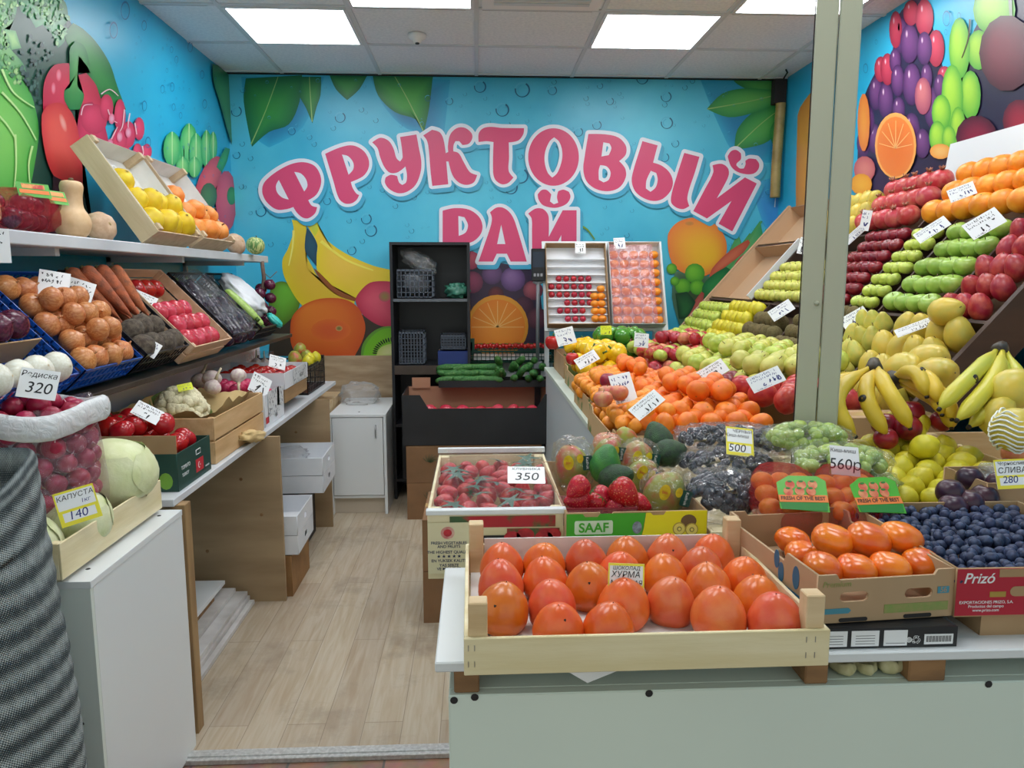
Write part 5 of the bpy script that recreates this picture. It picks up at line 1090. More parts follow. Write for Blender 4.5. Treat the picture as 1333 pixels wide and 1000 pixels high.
bx('paper_liner', M_paper, -.22, .22, -.2, .2, .14, .145, e)
for p, K, r, lb in [((-1.34, 4.62, .99), K_garlic, .03, 'garlic bulb in the clear box'), ((-1.30, 4.66, .985), K_garlic, .028, 'garlic bulb near the edge of the clear box'), ((-1.13, 4.72, 1.0), K_gmango, .042, 'green and red mango beside the garlic box'), ((-1.08, 4.82, 1.0), K_gmango, .04, 'green mango next to the lemons'), ((-1.13, 4.86, 1.04), K_gmango, .04, 'green mango lying on top'), ((-1.03, 4.62, .995), K_lemon, .034, 'yellow lemon nearest the aisle in the black crate'), ((-1.04, 4.72, 1.0), K_lemon, .034, 'second yellow lemon in the black crate'), ((-1.02, 4.80, 1.0), K_lemon, .034, 'third yellow lemon in the black crate')]:
    put(K, p, r, label=lb)
e = empty('clear_box', (-1.33, 4.66, .957), label='clear plastic box of garlic in the black crate', cat='plastic box')
B().box(-.06, .06, -.1, .1, 0, .09).obj('box_shell', M_film, e)
# under the table
for k, (z, lb) in enumerate([(.205, 'lower white shallow carton of the near pair under the table'), (.30, 'upper white shallow carton of the near pair under the table')]):
    e = carton((-1.05, 3.63, z), (0, 0, PI / 2 + .02), .36, .40, .092, lb, m=M_card_w, hole=[(0, .045, .03, .013)], name='white_carton')
for k, (z, lb) in enumerate([(.345, 'lower white shallow carton of the far pair under the table'), (.443, 'upper white shallow carton of the far pair under the table')]):
    carton((-1.05, 4.20, z), (0, 0, PI / 2 + .03), .40, .42, .095, lb, m=M_card_w, hole=[(0, .05, .03, .014)], name='white_carton')
o = bpy.data.objects.new('plastic_bag', bag_mesh(.12, .15, .04, M_filmw, 31, amp=.4)); COL.objects.link(o); o.location = (-1.08, 4.2, .50); tag(o, 'clear plastic bag in the upper far carton', 'plastic bag')
carton((-1.08, 3.63, 0), (0, 0, PI / 2), .36, .40, .20, 'brown carton on the floor under the white pair', m=M('card_brown', (150, 110, 66), (130, 94, 56), rough=.8), lid=True)
carton((-1.17, 4.20, 0), (0, 0, PI / 2), .40, .40, .34, 'black carton on the floor under the far white pair', m=M_blk, lid=True)
# boards on the floor
for k, (x1, y0, y1, z, lb) in enumerate([(-1.04, 2.66, 3.38, 0, 'lowest white board of the stack on the floor under the table'), (-1.06, 2.66, 3.38, .021, 'second white board of the floor stack'), (-1.07, 2.70, 3.38, .042, 'third white board of the floor stack'), (-1.12, 2.72, 3.37, .063, 'fourth white board of the floor stack')]):
    bx('white_board', M('board_worn', (206, 204, 202), (176, 172, 168), rough=.5, scale=6), 0, .5, 0, y1 - y0, 0, .019, loc=(x1 - .5, y0, z), bev=.001); tag(COL.objects[-1], lb, 'board', 'stack of boards under the table')
o = bx('white_board', M_white, 0, .42, 0, .42, 0, .018, loc=(-1.58, 2.93, .11), bev=.001); tag(o, 'clean white board resting on the wooden frame', 'board')
e = empty('wooden_pallet', (-1.35, 2.9, .0825), label='small open wooden pallet on the stack of white boards', cat='pallet')
bx('rail', M_wood_d, -.24, .18, -.02, .015, 0, .026, e); bx('rail', M_wood_d, -.24, .18, .3, .33, 0, .026, e); bx('rail', M_wood_d, .15, .18, .015, .3, 0, .026, e)

# sack
e = empty('knitted_sack', (-1.06, 1.42, 0), label='tall grey knitted sack folded open at the near end', cat='sack')
def knit():
    m = bpy.data.materials.new('knit'); m.use_nodes = True; N = m.node_tree.nodes; L = m.node_tree.links; p = N['Principled BSDF']; tc = N.new('ShaderNodeTexCoord'); sp = N.new('ShaderNodeSeparateXYZ'); L.new(tc.outputs['UV'], sp.inputs[0])
    def mth(op, a, b=None):
        n = N.new('ShaderNodeMath'); n.operation = op
        for i, q in enumerate((a, b)):
            if q is None: continue
            if isinstance(q, (int, float)): n.inputs[i].default_value = q
            else: L.new(q, n.inputs[i])
        return n.outputs[0]
    u, v = sp.outputs['X'], sp.outputs['Y']
    st = mth('SINE', mth('MULTIPLY', v, 2 * PI * 26)); s1 = mth('SINE', mth('MULTIPLY', v, 2 * PI * 210)); s2 = mth('SINE', mth('ADD', mth('MULTIPLY', u, 2 * PI * 260), mth('MULTIPLY', v, 420)))
    n = N.new('ShaderNodeTexNoise'); n.inputs['Scale'].default_value = 60; L.new(tc.outputs['Object'], n.inputs['Vector'])
    t = mth('ADD', mth('ADD', mth('MULTIPLY', mth('MULTIPLY', s1, s2), .55), mth('MULTIPLY', st, .3)), mth('MULTIPLY', n.outputs['Fac'], .6))
    r = N.new('ShaderNodeValToRGB'); r.color_ramp.elements[0].position = .1; r.color_ramp.elements[0].color = (*lin((44, 56, 62)), 1); r.color_ramp.elements[1].position = .75; r.color_ramp.elements[1].color = (*lin((170, 178, 178)), 1); L.new(t, r.inputs[0])
    L.new(r.outputs[0], p.inputs['Base Color']); p.inputs['Roughness'].default_value = .9
    b = N.new('ShaderNodeBump'); b.inputs['Strength'].default_value = .7; b.inputs['Distance'].default_value = .003; L.new(t, b.inputs['Height']); L.new(b.outputs[0], p.inputs['Normal']); return m
M_knit = knit()
nz, sg = 120, 72; vs = []; fs = []; uv = []
for i in range(nz + 1):
    t = i / nz
    if t < .84: z = t / .84 * 1.10; R0 = .262 - .062 * (z / 1.1) ** 1.4 + (.0 if z > .05 else -.05 * (1 - z / .05)); R0 += .002 * math.sin(z * 2 * PI * 19 + 1.5 * math.sin(z * 9))
    else: q = (t - .84) / .16; a = PI * q; z = 1.10 + .03 * math.sin(a) - .13 * max(0, q - .5) * 2; R0 = .20 - .03 * (1 - math.cos(a)) * .5
    for j in range(sg):
        a = 2 * PI * j / sg; r = R0 * (1 + .05 * noise.noise(Vector((math.cos(a) * 1.5, math.sin(a) * 1.5, z * 3))) + .02 * noise.noise(Vector((math.cos(a) * 4, math.sin(a) * 4, z * 12))))
        zz = z + .014 * noise.noise(Vector((math.cos(a) * 1.3, math.sin(a) * 1.3, z * 2))) * min(1, z * 4) + (.03 * math.sin(2 * a) if z > 1 else 0)
        vs.append((r * math.cos(a), r * math.sin(a), zz)); uv.append((j / sg, t))
for i in range(nz):
    for j in range(sg): j2 = (j + 1) % sg; fs.append((i * sg + j, i * sg + j2, (i + 1) * sg + j2, (i + 1) * sg + j))
o = B().add(vs, fs, 0, True).obj('sack_cloth', M_knit, e); ul = o.data.uv_layers.new(name='UV')
for l in o.data.loops:
    q = uv[l.vertex_index]; ul.data[l.index].uv = q
for pg in o.data.polygons:
    us = [ul.data[li].uv[0] for li in pg.loop_indices]
    if max(us) - min(us) > .5:
        for li in pg.loop_indices:
            if ul.data[li].uv[0] < .5: ul.data[li].uv = (ul.data[li].uv[0] + 1, ul.data[li].uv[1])
K_pot = Kind('potato', sph(.8, nz=.2, nf=1.5), M('potato_skin', (176, 150, 96), (150, 126, 78), rough=.8, scale=3, var=.1, bump=.2), [('eye_spot', B().lathe([(0, 0), (.08, 0), (.05, .02), (0, .02)], 8, fn=lambda v, a, r, z: v + Vector((.1, 0, .78))), M_tip)])
rnd = random.Random(2)
for k in range(14):
    R0 = .0 if k == 0 else (.072 if k < 6 else .125); a = k * 1.257 if k < 6 else k * .785
    put(K_pot, (-1.06 + R0 * math.cos(a), 1.42 + R0 * math.sin(a), 1.03 + .012 * (k % 2)), .036, up=(rnd.uniform(-1, 1), rnd.uniform(-1, 1), .6), label='washed potato inside the folded mouth of the knitted sack', group='potatoes in the knitted sack')

# ================================================================ back of the shop
e = empty('small_cabinet', (-.755, 5.04, 0), label='small white one-door cabinet against the back wall', cat='cabinet')
bx('top_panel', M_white, -.18, .18, -.34, .34, .632, .65, e, .001); bx('side_panel', M_white, .162, .18, -.34, .34, 0, .632, e, .001); bx('side_panel', M_white, -.18, -.162, -.34, .34, 0, .632, e, .001); bx('back_panel', M_white, -.162, .162, .325, .34, 0, .632, e)
bx('base_panel', M_white, -.162, .162, -.33, .325, .105, .122, e); bx('kick_board', M('kick', (196, 184, 166), rough=.5), -.162, .162, -.3, -.285, 0, .105, e)
dr = bx('door', M_white, -.158, .158, -.338, -.322, .126, .628, e, .001)
B().tube([(0, 0, 0), (0, -.018, .008), (0, -.022, .04), (0, -.018, .072), (0, 0, .08)], .004, 6).obj('handle', M('steel', (170, 172, 176), rough=.3, metal=1), dr, loc=(.115, -.338, .50))
B().lathe([(0, 0), (.006, 0), (.005, .002), (0, .002)], 8).obj('screw', M_gap, e, loc=(.0, -.25, .65))
o = bpy.data.objects.new('plastic_bag', bag_mesh(.13, .12, .07, M_filmw, 41, amp=.45)); COL.objects.link(o); o.location = (-.80, 5.15, .715); tag(o, 'crumpled clear plastic bag on the small white cabinet', 'plastic bag')
e = empty('wooden_stand', (-1.15, 5.15, 0), label='short wooden crate board standing beside the small cabinet', cat='board'); bx('board', M_wood, -.01, .19, -.3, .2, .56, .70, e); bx('leg', M_pine, -.01, .02, -.3, -.27, 0, .56, e); bx('leg', M_pine, -.01, .02, .17, .2, 0, .56, e); bx('leg', M_pine, .16, .19, .17, .2, 0, .56, e); bx('leg', M_pine, .16, .19, -.3, -.27, 0, .56, e)
# dark shelving unit
M_dk = M('shelf_dark', (20, 21, 28), (27, 28, 35), rough=.35, scale=3); M_dk2 = M('shelf_lip', (92, 98, 104), rough=.5)
e = empty('shelving_unit', (-.305, 5.215, 0), label='tall dark open shelving unit against the back wall', cat='shelving')
bx('side_panel', M_dk, -.262, -.244, -.19, .2, 0, 1.715, e); bx('side_panel', M_dk, .244, .262, -.19, .2, 0, 1.715, e); bx('back_panel', M_dk, -.244, .244, .185, .2, 0, 1.715, e); bx('top_panel', M_dk, -.262, .262, -.19, .2, 1.715, 1.733, e)
for z in (.12, .5, .90, 1.345):
    bx('shelf', M_dk, -.244, .244, -.18, .185, z, z + .02, e)
    if z > 1: bx('shelf_edge', M_dk2, -.244, .244, -.188, -.18, z, z + .018, e)
bx('shelf_edge', M('board_brown'), -.244, .244, -.188, -.18, .86, .92, e)
def basket(x, z, w_, h, m, lb, lid=None):
    q = empty('storage_basket', (x, 5.18, z), label=lb, cat='basket')
    for s in (-1, 1): b = B(); lattice(b, -.11, .11, 0, h, s * w_ / 2, .003, 6, 5, ax=1); b.obj('side_wall', m, q)
    b = B(); lattice(b, -w_ / 2, w_ / 2, 0, h, -.11, .003, 8, 5); b.obj('front_wall', m, q); b = B(); lattice(b, -w_ / 2, w_ / 2, 0, h, .107, .003, 8, 5); b.obj('back_wall', m, q); bx('base', m, -w_ / 2, w_ / 2, -.11, .11, 0, .004, q); return q
M_grey = M('basket_grey', (84, 92, 104), rough=.5)
basket(-.44, .922, .17, .22, M_grey, 'grey wire basket on the middle shelf of the dark unit'); basket(-.41, 1.367, .24, .19, M_grey, 'grey basket on the upper shelf under the plastic bag'); basket(-.16, 1.02, .17, .1, M_grey, 'small grey basket standing on the blue box')
e = carton((-.16, 5.17, .922), (0, 0, 0), .2, .26, .09, 'blue box on the middle shelf of the dark unit', m=M('box_blue', (30, 50, 110), rough=.4), lid=True, name='storage_box')
o = bpy.data.objects.new('plastic_bag', bag_mesh(.12, .08, .05, M_filmw, 51, amp=.6)); COL.objects.link(o); o.location = (-.38, 5.16, 1.61); o.rotation_euler = (0, .5, 0); tag(o, 'thin plastic bag lying on the upper basket', 'plastic bag')
o = bpy.data.objects.new('plastic_bag', bag_mesh(.075, .07, .05, M('bag_green', (60, 120, 100), rough=.35), 52, amp=.5)); COL.objects.link(o); o.location = (-.13, 5.14, 1.41); tag(o, 'green plastic bag on the upper shelf of the dark unit', 'plastic bag')
o = bpy.data.objects.new('plastic_bag', bag_mesh(.09, .08, .08, M('bag_grey', (96, 100, 106), rough=.35), 53, amp=.3)); COL.objects.link(o); o.location = (-.41, 5.18, 1.46); tag(o, 'grey bag inside the upper basket', 'plastic bag')
o = carton((-.3, 5.18, .142), (0, 0, 0), .42, .28, .28, 'dark box on the bottom shelf of the unit', m=M_blk, lid=True)
# brown boxes, black carton, cucumbers, tomato crate
M_brc = M('card_mid', (140, 104, 72), (122, 90, 60), rough=.85, scale=4)
for z, lb in ((0, 'brown carton on the floor under another, near the cabinet'), (.236, 'upper brown carton carrying the black carton')):
    e = carton((-.02, 4.79, z), (0, 0, 0), .84, .42, .234, lb, m=M_brc, lid=True)
    for k in range(7): a = R_(200 + 22 * k); B().tube([(0, 0, 0), (.03 * math.cos(a), 0, -.03 * math.sin(a)), (.06 * math.cos(a + .3), 0, -.055 * math.sin(a + .3))], [.003, .003, .0008], 5).obj('palm_print', M('print_green', (70, 80, 50)), e, loc=(-.27, -.2115, .13))
for k, x in enumerate((-.22, .28)):
    pass
e = carton((.03, 4.79, .474), (0, 0, 0), .98, .42, .315, 'wide black carton with cut-out rim in front of the cucumbers', m=M_blk, mi=M('card_pink', (176, 128, 100), rough=.8), dip=(-.38, .39, .085), name='black_carton')
bx('inner_face', M('card_pink'), -.484, .484, .202, .2055, .01, .31, e); bx('flap', M('card_pink'), -.46, -.34, .19, .2, .3, .37, e); bx('flap', M('card_pink'), .36, .47, .19, .2, .3, .35, e)
heap([K_ptomato], frm((.03, 4.79, .48)), .9, .38, .055, lambda x, y: .19, 'pink tomato deep inside the black carton', 'pink tomatoes in the black carton', seed=5, keep=1.9)
e = carton((.27, 5.14, .0), (0, 0, 0), .56, .24, .46, 'dark carton on the floor behind the black one', m=M_blk, lid=True)
e = carton((.27, 5.14, .462), (0, 0, 0), .56, .24, .33, 'black carton carrying the cucumber tray', m=M_blk, lid=True)
e = carton((.12, 4.96, .793), (0, 0, 0), .74, .19, .045, 'low dark tray of cucumbers on the rim of the black carton', m=M_blk, mi=M_card, name='cucumber_tray')
rnd = random.Random(5)
for k in range(39):
    far = k % 13; x = -.20 + .050 * far if far < 8 else .20 + .045 * (far - 7); dark = far < 7
    put(K_cuke, (x + rnd.uniform(-.01, .01), 4.90 + .045 * (k // 13) + rnd.uniform(-.01, .01), .842 + .034 * (k // 13) + (.035 if not dark and k % 2 else 0)), .022 if dark else .024, up=(1, rnd.uniform(-.3, .3), rnd.uniform(-.05, .1)) if dark else (rnd.uniform(-.5, .5), -1, rnd.uniform(.1, .5)), label='dark slim cucumber lying across the cardboard tray' if dark else 'thick cucumber pointing out of the tray toward the aisle', group='slim dark cucumbers' if dark else 'thick light cucumbers')
b = B(); 
e = empty('white_stand', (.24, 5.32, 0), label='narrow white box standing behind the cucumbers under the tomato crate', cat='box'); bx('body', M_white, -.30, .30, -.0, .08, 0, .90, e, .002); bx('lid', M_white, -.302, .302, -.004, .083, .9, .915, e, .002)
e = pcrate((.24, 5.29, .917), (0, 0, 0), .60, .2, .085, 'dark green plastic crate of cherry tomatoes on vines', M_gplas, lug=.06)
for sx in (-1, 1): bx('handle_post', M_gplas, *sorted((sx * .3, sx * .255)), -.1, -.08, .085, .17, e)
bx('paper_liner', M_paper, -.26, .26, -.09, .09, .02, .045, e)
rnd = random.Random(9)
for k in range(6):
    x = .02 + .088 * k; v = empty('tomato_vine', (x, 5.25 + .03 * (k % 2), 1.01), label='vine of red cherry tomatoes, %s from the shelving unit in the green crate' % ORD1[k], cat='cherry tomatoes', group='cherry tomato vines'); B().tube([(-.04, 0, .03), (0, 0, .036), (.04, 0, .03)], .003, 5).obj('vine', M_green, v)
    for j in range(8): c = link('cherry_tomato', K_cherry.me, v, loc=(-.034 + .0225 * (j % 4), -.018 + .034 * (j // 4), .015 + .006 * (j % 2))); c.scale = (.0175,) * 3
# scale display on its pole
e = empty('scale_display', (.405, 4.98, .95), label='black weighing scale display on a thin pole in front of the fruit stand', cat='weighing scale')
B().tube([(0, 0, 0), (0, 0, .53)], .012, 10).obj('pole', M('pole_grey', (120, 124, 128), rough=.35), e); bx('display_head', M_bplas, -.045, .045, -.02, .02, .53, .74, e, .004); bx('screen', M('screen_dark', (40, 50, 66), rough=.15), -.035, .035, -.021, -.02, .62, .72, e)
for k in range(3): bx('button', M('btn', (150, 150, 156)), -.03 + .022 * k, -.016 + .022 * k, -.0225, -.02, .56, .58, e)
B().tube([(-.03, 0, .53), (0, 0, .51), (.03, 0, .53)], .012, 8).obj('bracket', M('pole_grey'), e)
bx('scale_foot', M('pole_grey'), -.03, .03, -.03, .03, -.05, 0, e, .004); bx('scale_column', M_bplas, -.02, .02, -.02, .02, -.95, -.05, e)
# ================================================================ fruit side
def A(u, v, **k): return at(u, v, **k)
M_cream = M('counter_white', (216, 228, 216), (208, 220, 210), rough=.42, scale=1.5); M_darkw = M('rack_brown', (70, 48, 36), (56, 38, 30), rough=.6, scale=3, stretch=(1, 6, 6)); M_darkw2 = M('rack_board', (118, 92, 66), (100, 78, 56), rough=.7, scale=3)
# front counter
e = empty('front_counter', (1.03, 1.5, 0), label='white front counter facing the customer, screwed front panel', cat='counter')
bx('front_panel', M_cream, -1.072, 1.07, -.53, -.512, 0, .93, e, .002); bx('side_panel', M_cream, -1.072, -1.054, -.512, .56, 0, .912, e, .001); bx('counter_top', M_cream, -1.072, 1.07, -.512, .56, .912, .93, e, .001); bx('back_panel', M_cream, -1.054, 1.07, .545, .56, 0, .912, e)
for u, v in ((618, 908), (845, 903), (1287, 891), (591, 912)):
    p = at(u, v, Y=.9695); B().lathe([(0, 0), (.0055, 0), (.005, .0008), (0, .0008)], 10).obj('screw', M_gap, e, loc=p - e.location, rot=(PI / 2, 0, 0))
e = bx('upper_board', M_white, -.06, 2.08, .968, 1.31, .965, .98, bev=.002); tag(e, 'long white board lying on small wooden blocks over the front counter', 'board')
for i, (u0, u1, m, lb) in enumerate([(591, 624, M_wood_d, 'dark wooden block under the aisle end of the white board'), (1046, 1076, M_wood_d, 'wooden block under the white board below the corner of the persimmon crate'), (1180, 1228, M_wood_d, 'wooden block under the white board near the dried peels')]):
    x0, x1 = at(u0, 880, Y=.98).x, at(u1, 880, Y=.98).x; o = bx('wooden_block', m, x0, x1, .975, 1.05, .93, .965, bev=.002); tag(o, lb, 'block', 'blocks under the upper board')
for k, (u, s) in enumerate([(1100, 1), (1128, .9), (1160, 1.15)]):
    p = at(u, 868, Y=1.0); b = B(); b.lathe(profile([(.003, .0), (.022, .003), (.03, .012), (.024, .022), (.012, .017), (.008, .012)], 3), 20, fn=lambda v, a, r, z: v * (1 + .14 * math.sin(3 * a + k) + .06 * math.sin(7 * a)))
    o = b.obj('dried_peel', M('peel', (196, 190, 150), (176, 170, 126), rough=.8, scale=40), loc=(p.x, 1.005, .931)); o.scale = (.62 * s, .7, .9 * s); tag(o, 'curled pale dried peel under the board, %s from the persimmon crate' % ORD1[k], 'peel', 'dried peels under the board')
# display counter behind
e = empty('display_counter', (.9, 3.35, 0), label='white counter under the fruit heaps along the aisle', cat='counter')
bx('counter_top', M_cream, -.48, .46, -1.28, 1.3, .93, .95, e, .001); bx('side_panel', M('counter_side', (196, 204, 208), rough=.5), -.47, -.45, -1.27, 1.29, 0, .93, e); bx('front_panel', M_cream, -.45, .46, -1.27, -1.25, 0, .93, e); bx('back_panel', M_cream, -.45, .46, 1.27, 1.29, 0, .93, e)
# post
e = empty('steel_post', (.792, 1.70, .93), (0, 0, R_(-24)), label='square grey-green steel post rising from the counter to the ceiling', cat='post')
M_post = M('post_paint', (172, 174, 152), rough=.4, var=0)
B().box(-.046, .0, -.028, .05, 0, ZC - .93 - .004).obj('flange', M_post, e, bev=.002); B().box(.002, .046, -.032, .05, 0, ZC - .93 - .004).obj('flange', M_post, e, bev=.003)
bx('gasket', M_gap, -.049, -.0465, -.024, .0, 0, ZC - .93 - .004, e); B().lathe([(0, 0), (.006, 0), (.004, .003), (0, .003)], 10).obj('rivet', M_post, e, loc=(-.012, -.0285, at(1070, 395, Y=1.67).z - .93), rot=(PI / 2, 0, 0))

# persimmon crate
fr = frm((.222, 1.095, .984), (0, 0, R_(.4)))
e = crate(fr.translation, rot_of(fr), .485, .34, .055, 'pale wooden crate of large persimmons overhanging the front counter', m=M_wood_y, mp=M_wood, post=.045, pw=.025, lip=0, z0=.004)
b = B()
b.box(-.234, .234, -.168, .166, .012, .0145).box(-.21, .205, .1635, .166, .0145, .068); b.obj('paper_liner', M_paper, e)
for x in (-.237, -.229, .21, .222): 
    for z in (.02, .042): bx('staple', M('steel'), x, x + .0008, -.1768, -.176, z - .004, z + .004, e)
o = flat(e, 'paper_corner', M_paper, .05, .02, (-.07, -.17, -.004), pts=[(-.035, .006), (.03, .006), (-.01, -.010)])
PX = [(656, 734), (709, 732), (760, 730), (816, 724), (870, 722), (926, 721), (645, 758), (702, 756), (756, 762), (807, 745), (866, 748), (911, 738), (649, 792), (704, 790), (823, 790), (872, 786), (921, 761), (969, 752), (727, 811), (795, 809), (929, 797), (987, 779), (1000, 806)]
hid = []
for k, (u, v) in enumerate(PX):
    p = at(u, v + 1, Z=1.028); big = k in (12, 14, 20, 8, 22)
    hid.append([p.x, p.y, (.0385 if big else .036) if k not in (18, 19) else .035])
Pn = np.array(hid)
for it in range(60):
    for i in range(len(Pn)):
        for j in range(i):
            d = Pn[i, :2] - Pn[j, :2]; L_ = np.hypot(*d) + 1e-9; o_ = (Pn[i, 2] + Pn[j, 2]) * .99 - L_
            if o_ > 0: Pn[i, :2] += d / L_ * o_ * .5; Pn[j, :2] -= d / L_ * o_ * .5
    Pn[:, 1] = np.clip(Pn[:, 1], .965, 1.225); Pn[:, 0] = np.clip(Pn[:, 0], .035, .425)
RW = [6, 6, 6, 3, 2]; names = []
for r_i, n_ in enumerate([6, 6, 6, 3, 2]):
    for c in range(n_): names.append((r_i, c))
rnd = random.Random(12)
for k, (x, y, r) in enumerate(Pn):
    put(K_pers[(k * 7 + k // 3) % 3], (x, y, .995 + r * .88), r, up=(rnd.uniform(-.14, .14), rnd.uniform(-.3, .05), 1), label='pointed orange persimmon, %s row from the back of the crate, %s from the aisle end' % (ORD1[names[k][0]], ORD1[names[k][1]]), group='persimmons in the wooden crate')
    if k in (12, 18, 17, 4, 8):
        q = COL.objects[-1]; root = [o_ for o_ in COL.objects if o_.name.startswith('persimmon') and o_.type == 'MESH' and o_.parent is None][-1]; n_ = Vector((rnd.uniform(-.4, .4), -.75, rnd.uniform(.3, .7))).normalized()
        n_ = root.rotation_quaternion.inverted() @ n_; hit, hp_, hn, _ = root.ray_cast(n_ * 3, -n_)
        if hit: link('blemish', B().lathe([(0, 0), (.05, 0), (.035, .008), (0, .01)], 9, fn=lambda v, a, r, z: v * (1 + .2 * math.sin(3 * a))).mesh('blemish', M_tip), root, loc=hp_, rot=face_cam(hn))
price(at(815, 760, Y=1.035), (0, -1, .25), .053, .058, 'yellow-framed handwritten persimmon price card standing in the crate', [('ШОКОЛАД', .13, 0, .38, M_ink), ('ХУРМА', .21, -.02, .22, M_ink), ('МЕДОВАЯ', .16, 0, .02, M_ink), ('Азерб', .13, -.1, -.16, M_ink)], roll=-3, style='y')

# strawberry crate
fr = frm((.035, 1.60, .932)); e = crate(fr.translation, (0, 0, 0), .26, .44, .135, 'strawberry crate under clear film with a printed front beside the aisle', m=M_wood_y, pw=.02, z0=0)
film_sheet(e, [(-.13, -.225, .1385), (.13, -.225, .139), (.13, .225, .15), (-.13, .225, .15)], film('flat_wrap', alpha=.03, rough=.1, scale=30, amt=.8, g0=.015, g1=.2), amp=.003)
bx('rim_board', M_white, -.132, .132, -.235, -.218, .128, .1375, e, .001); bx('rim_board', M_white, -.132, .132, .22, .232, .14, .152, e, .001)
M_sprint = M('straw_print', (176, 24, 44), (56, 90, 46), rough=.35, scale=26, lo=.5, hi=.62); M_cr = M('print_cream', (224, 214, 176), rough=.5)
flat(e, 'printed_strip', M_sprint, .20, .022, (.012, -.2275, .112)); flat(e, 'printed_fruit', M_sprint, .1, .04, (.07, -.2275, .078)); flat(e, 'handle_hole', M_gap, .05, .012, (.0, -.2275, .078), pts=slot(0, 0, .03, .007))
for x, z, r in ((.03, .08, .016), (.055, .085, .017), (.09, .078, .018), (.11, .086, .013)): flat(e, 'printed_strawberry', M('print_berry', (204, 40, 50), (160, 24, 40), scale=60), r, r, (x, -.2282, z), pts=oval(0, 0, r, r * .8, 16))
lbp = flat(e, 'paper_label', M_cr, .082, .10, (-.088, -.2290, .062)); M_nb = M('ink_navy', (40, 50, 90))
flat(lbp, 'emblem', M('emblem', (200, 100, 100), (226, 190, 170), scale=60), .02, .02, (-.004, .03, .0006), rot=(0, 0, 0), pts=oval(0, 0, .013, .012, 18)); flat(lbp, 'emblem_core', M('print_berry'), .01, .01, (-.004, .03, .0012), rot=(0, 0, 0), pts=oval(0, 0, .008, .007, 16))
for s, z in (('FRESH VEGETABLES', .010), ('AND FRUITS', .003), ('THE HIGHEST QUALITY', -.008), ('★ ★ ★ ★ ★', -.0165), ('EN YUKSEK KALITE', -.025), ('YAS SEBZE', -.034), ('VE MEYVELER', -.041)): link('writing', text_mesh(s, .0078, M_nb, .0001, bold=.0001), lbp, loc=(-.002, z, .0006))
random.seed(8)
for j in range(9):
    for i in range(6):
        x = -.105 + .042 * i + .01 * (j % 2); y = 1.60 - .185 + .046 * j
        if (i * 5 + j * 3) % 7 == 0: continue
        put(K_straw, (.035 + x, y, 1.035 + random.uniform(0, .01)), .021, up=(random.uniform(-1, 1), random.uniform(-1, 1), random.uniform(-.9, .3)), label='ripe strawberry packed under the film of the wooden crate', group='strawberries under the film')
M_leaf = M('leaf_dark', (24, 72, 60), (40, 96, 72), rough=.4, scale=6)
for k in range(16):
    o = star(5, .036, 0, .006, .0).obj('strawberry_leaf', M_leaf, loc=(.035 + random.uniform(-.1, .1), 1.41 + .025 * k, 1.064), rot=(random.uniform(-.3, .3), random.uniform(-.3, .3), k)); tag(o, 'dark green strawberry leaf pressed under the film', 'leaf', 'leaves under the film')
price(at(685, 622, Z=1.086) + Vector((0, 0, .006)), (0, -.45, 1), .078, .055, 'white handwritten price card lying on the film over the strawberries', [('КЛУБНИКА', .2, 0, .34, M_ink), ('350', .62, .0, -.12, M_ink)], roll=-2)
# brown box on the floor behind
carton((.03, 3.36, 0), (0, 0, 0), .54, .44, .235, 'brown carton on the floor behind the strawberry crate', m=M_brc, lid=True, name='cardboard_box'); carton((.03, 3.36, .238), (0, 0, 0), .54, .44, .23, 'upper brown carton behind the strawberry crate', m=M_brc, lid=True)

# kiwi-print carton with strawberries, mangos and avocados
M_sg = M('saaf_green', (60, 160, 34), rough=.4); M_sy = M('saaf_yellow', (232, 214, 20), rough=.4)
fr = frm((.292, 1.545, .932), (0, 0, R_(1.5)))
e = carton(fr.translation, rot_of(fr), .268, .40, .136, 'green and yellow kiwi-printed carton of mangos and strawberries', m=M_card, mi=M_card, name='printed_carton', dip=(-.07, -.045, .004))
flat(e, 'green_print', M_sg, 0, 0, (0, -.2006, .084), pts=[(-.133, -.05), (.008, -.05), (.002, -.02), (.012, .02), (.016, .05), (-.07, .05), (-.075, .044), (-.098, .044), (-.103, .05), (-.133, .05)]); flat(e, 'yellow_print', M_sy, 0, 0, (0, -.2006, .084), pts=[(.009, -.05), (.133, -.05), (.133, .052), (.055, .052), (.05, .045), (.03, .045), (.025, .05), (.017, .05), (.013, .02), (.003, -.02)])
b = flat(e, 'name_panel', M('saaf_panel', (206, 220, 196)), 0, 0, (-.082, -.2014, .108), pts=[(-.034, -.013), (.034, -.013), (.036, -.010), (.036, .010), (.034, .013), (-.034, .013), (-.036, .010), (-.036, -.010)])
link('writing', text_mesh('SAAF', .025, M_sg, .0002, bold=.0006), b, loc=(0, -.001, .0008))
for x in (-.045, .05): flat(e, 'hand_hole', M_card_d, 0, 0, (x, -.2014, .076), pts=slot(0, 0, .018, .006))
flat(e, 'emblem', M('emblem_grey', (150, 160, 180), (90, 70, 80), scale=80), 0, 0, (.0, -.2014, .106), pts=oval(0, 0, .009, .012, 16))
flat(e, 'kiwi_print', M('kiwi_brown', (110, 80, 50), rough=.6), 0, 0, (.098, -.2014, .116), pts=oval(0, 0, .015, .013, 16))
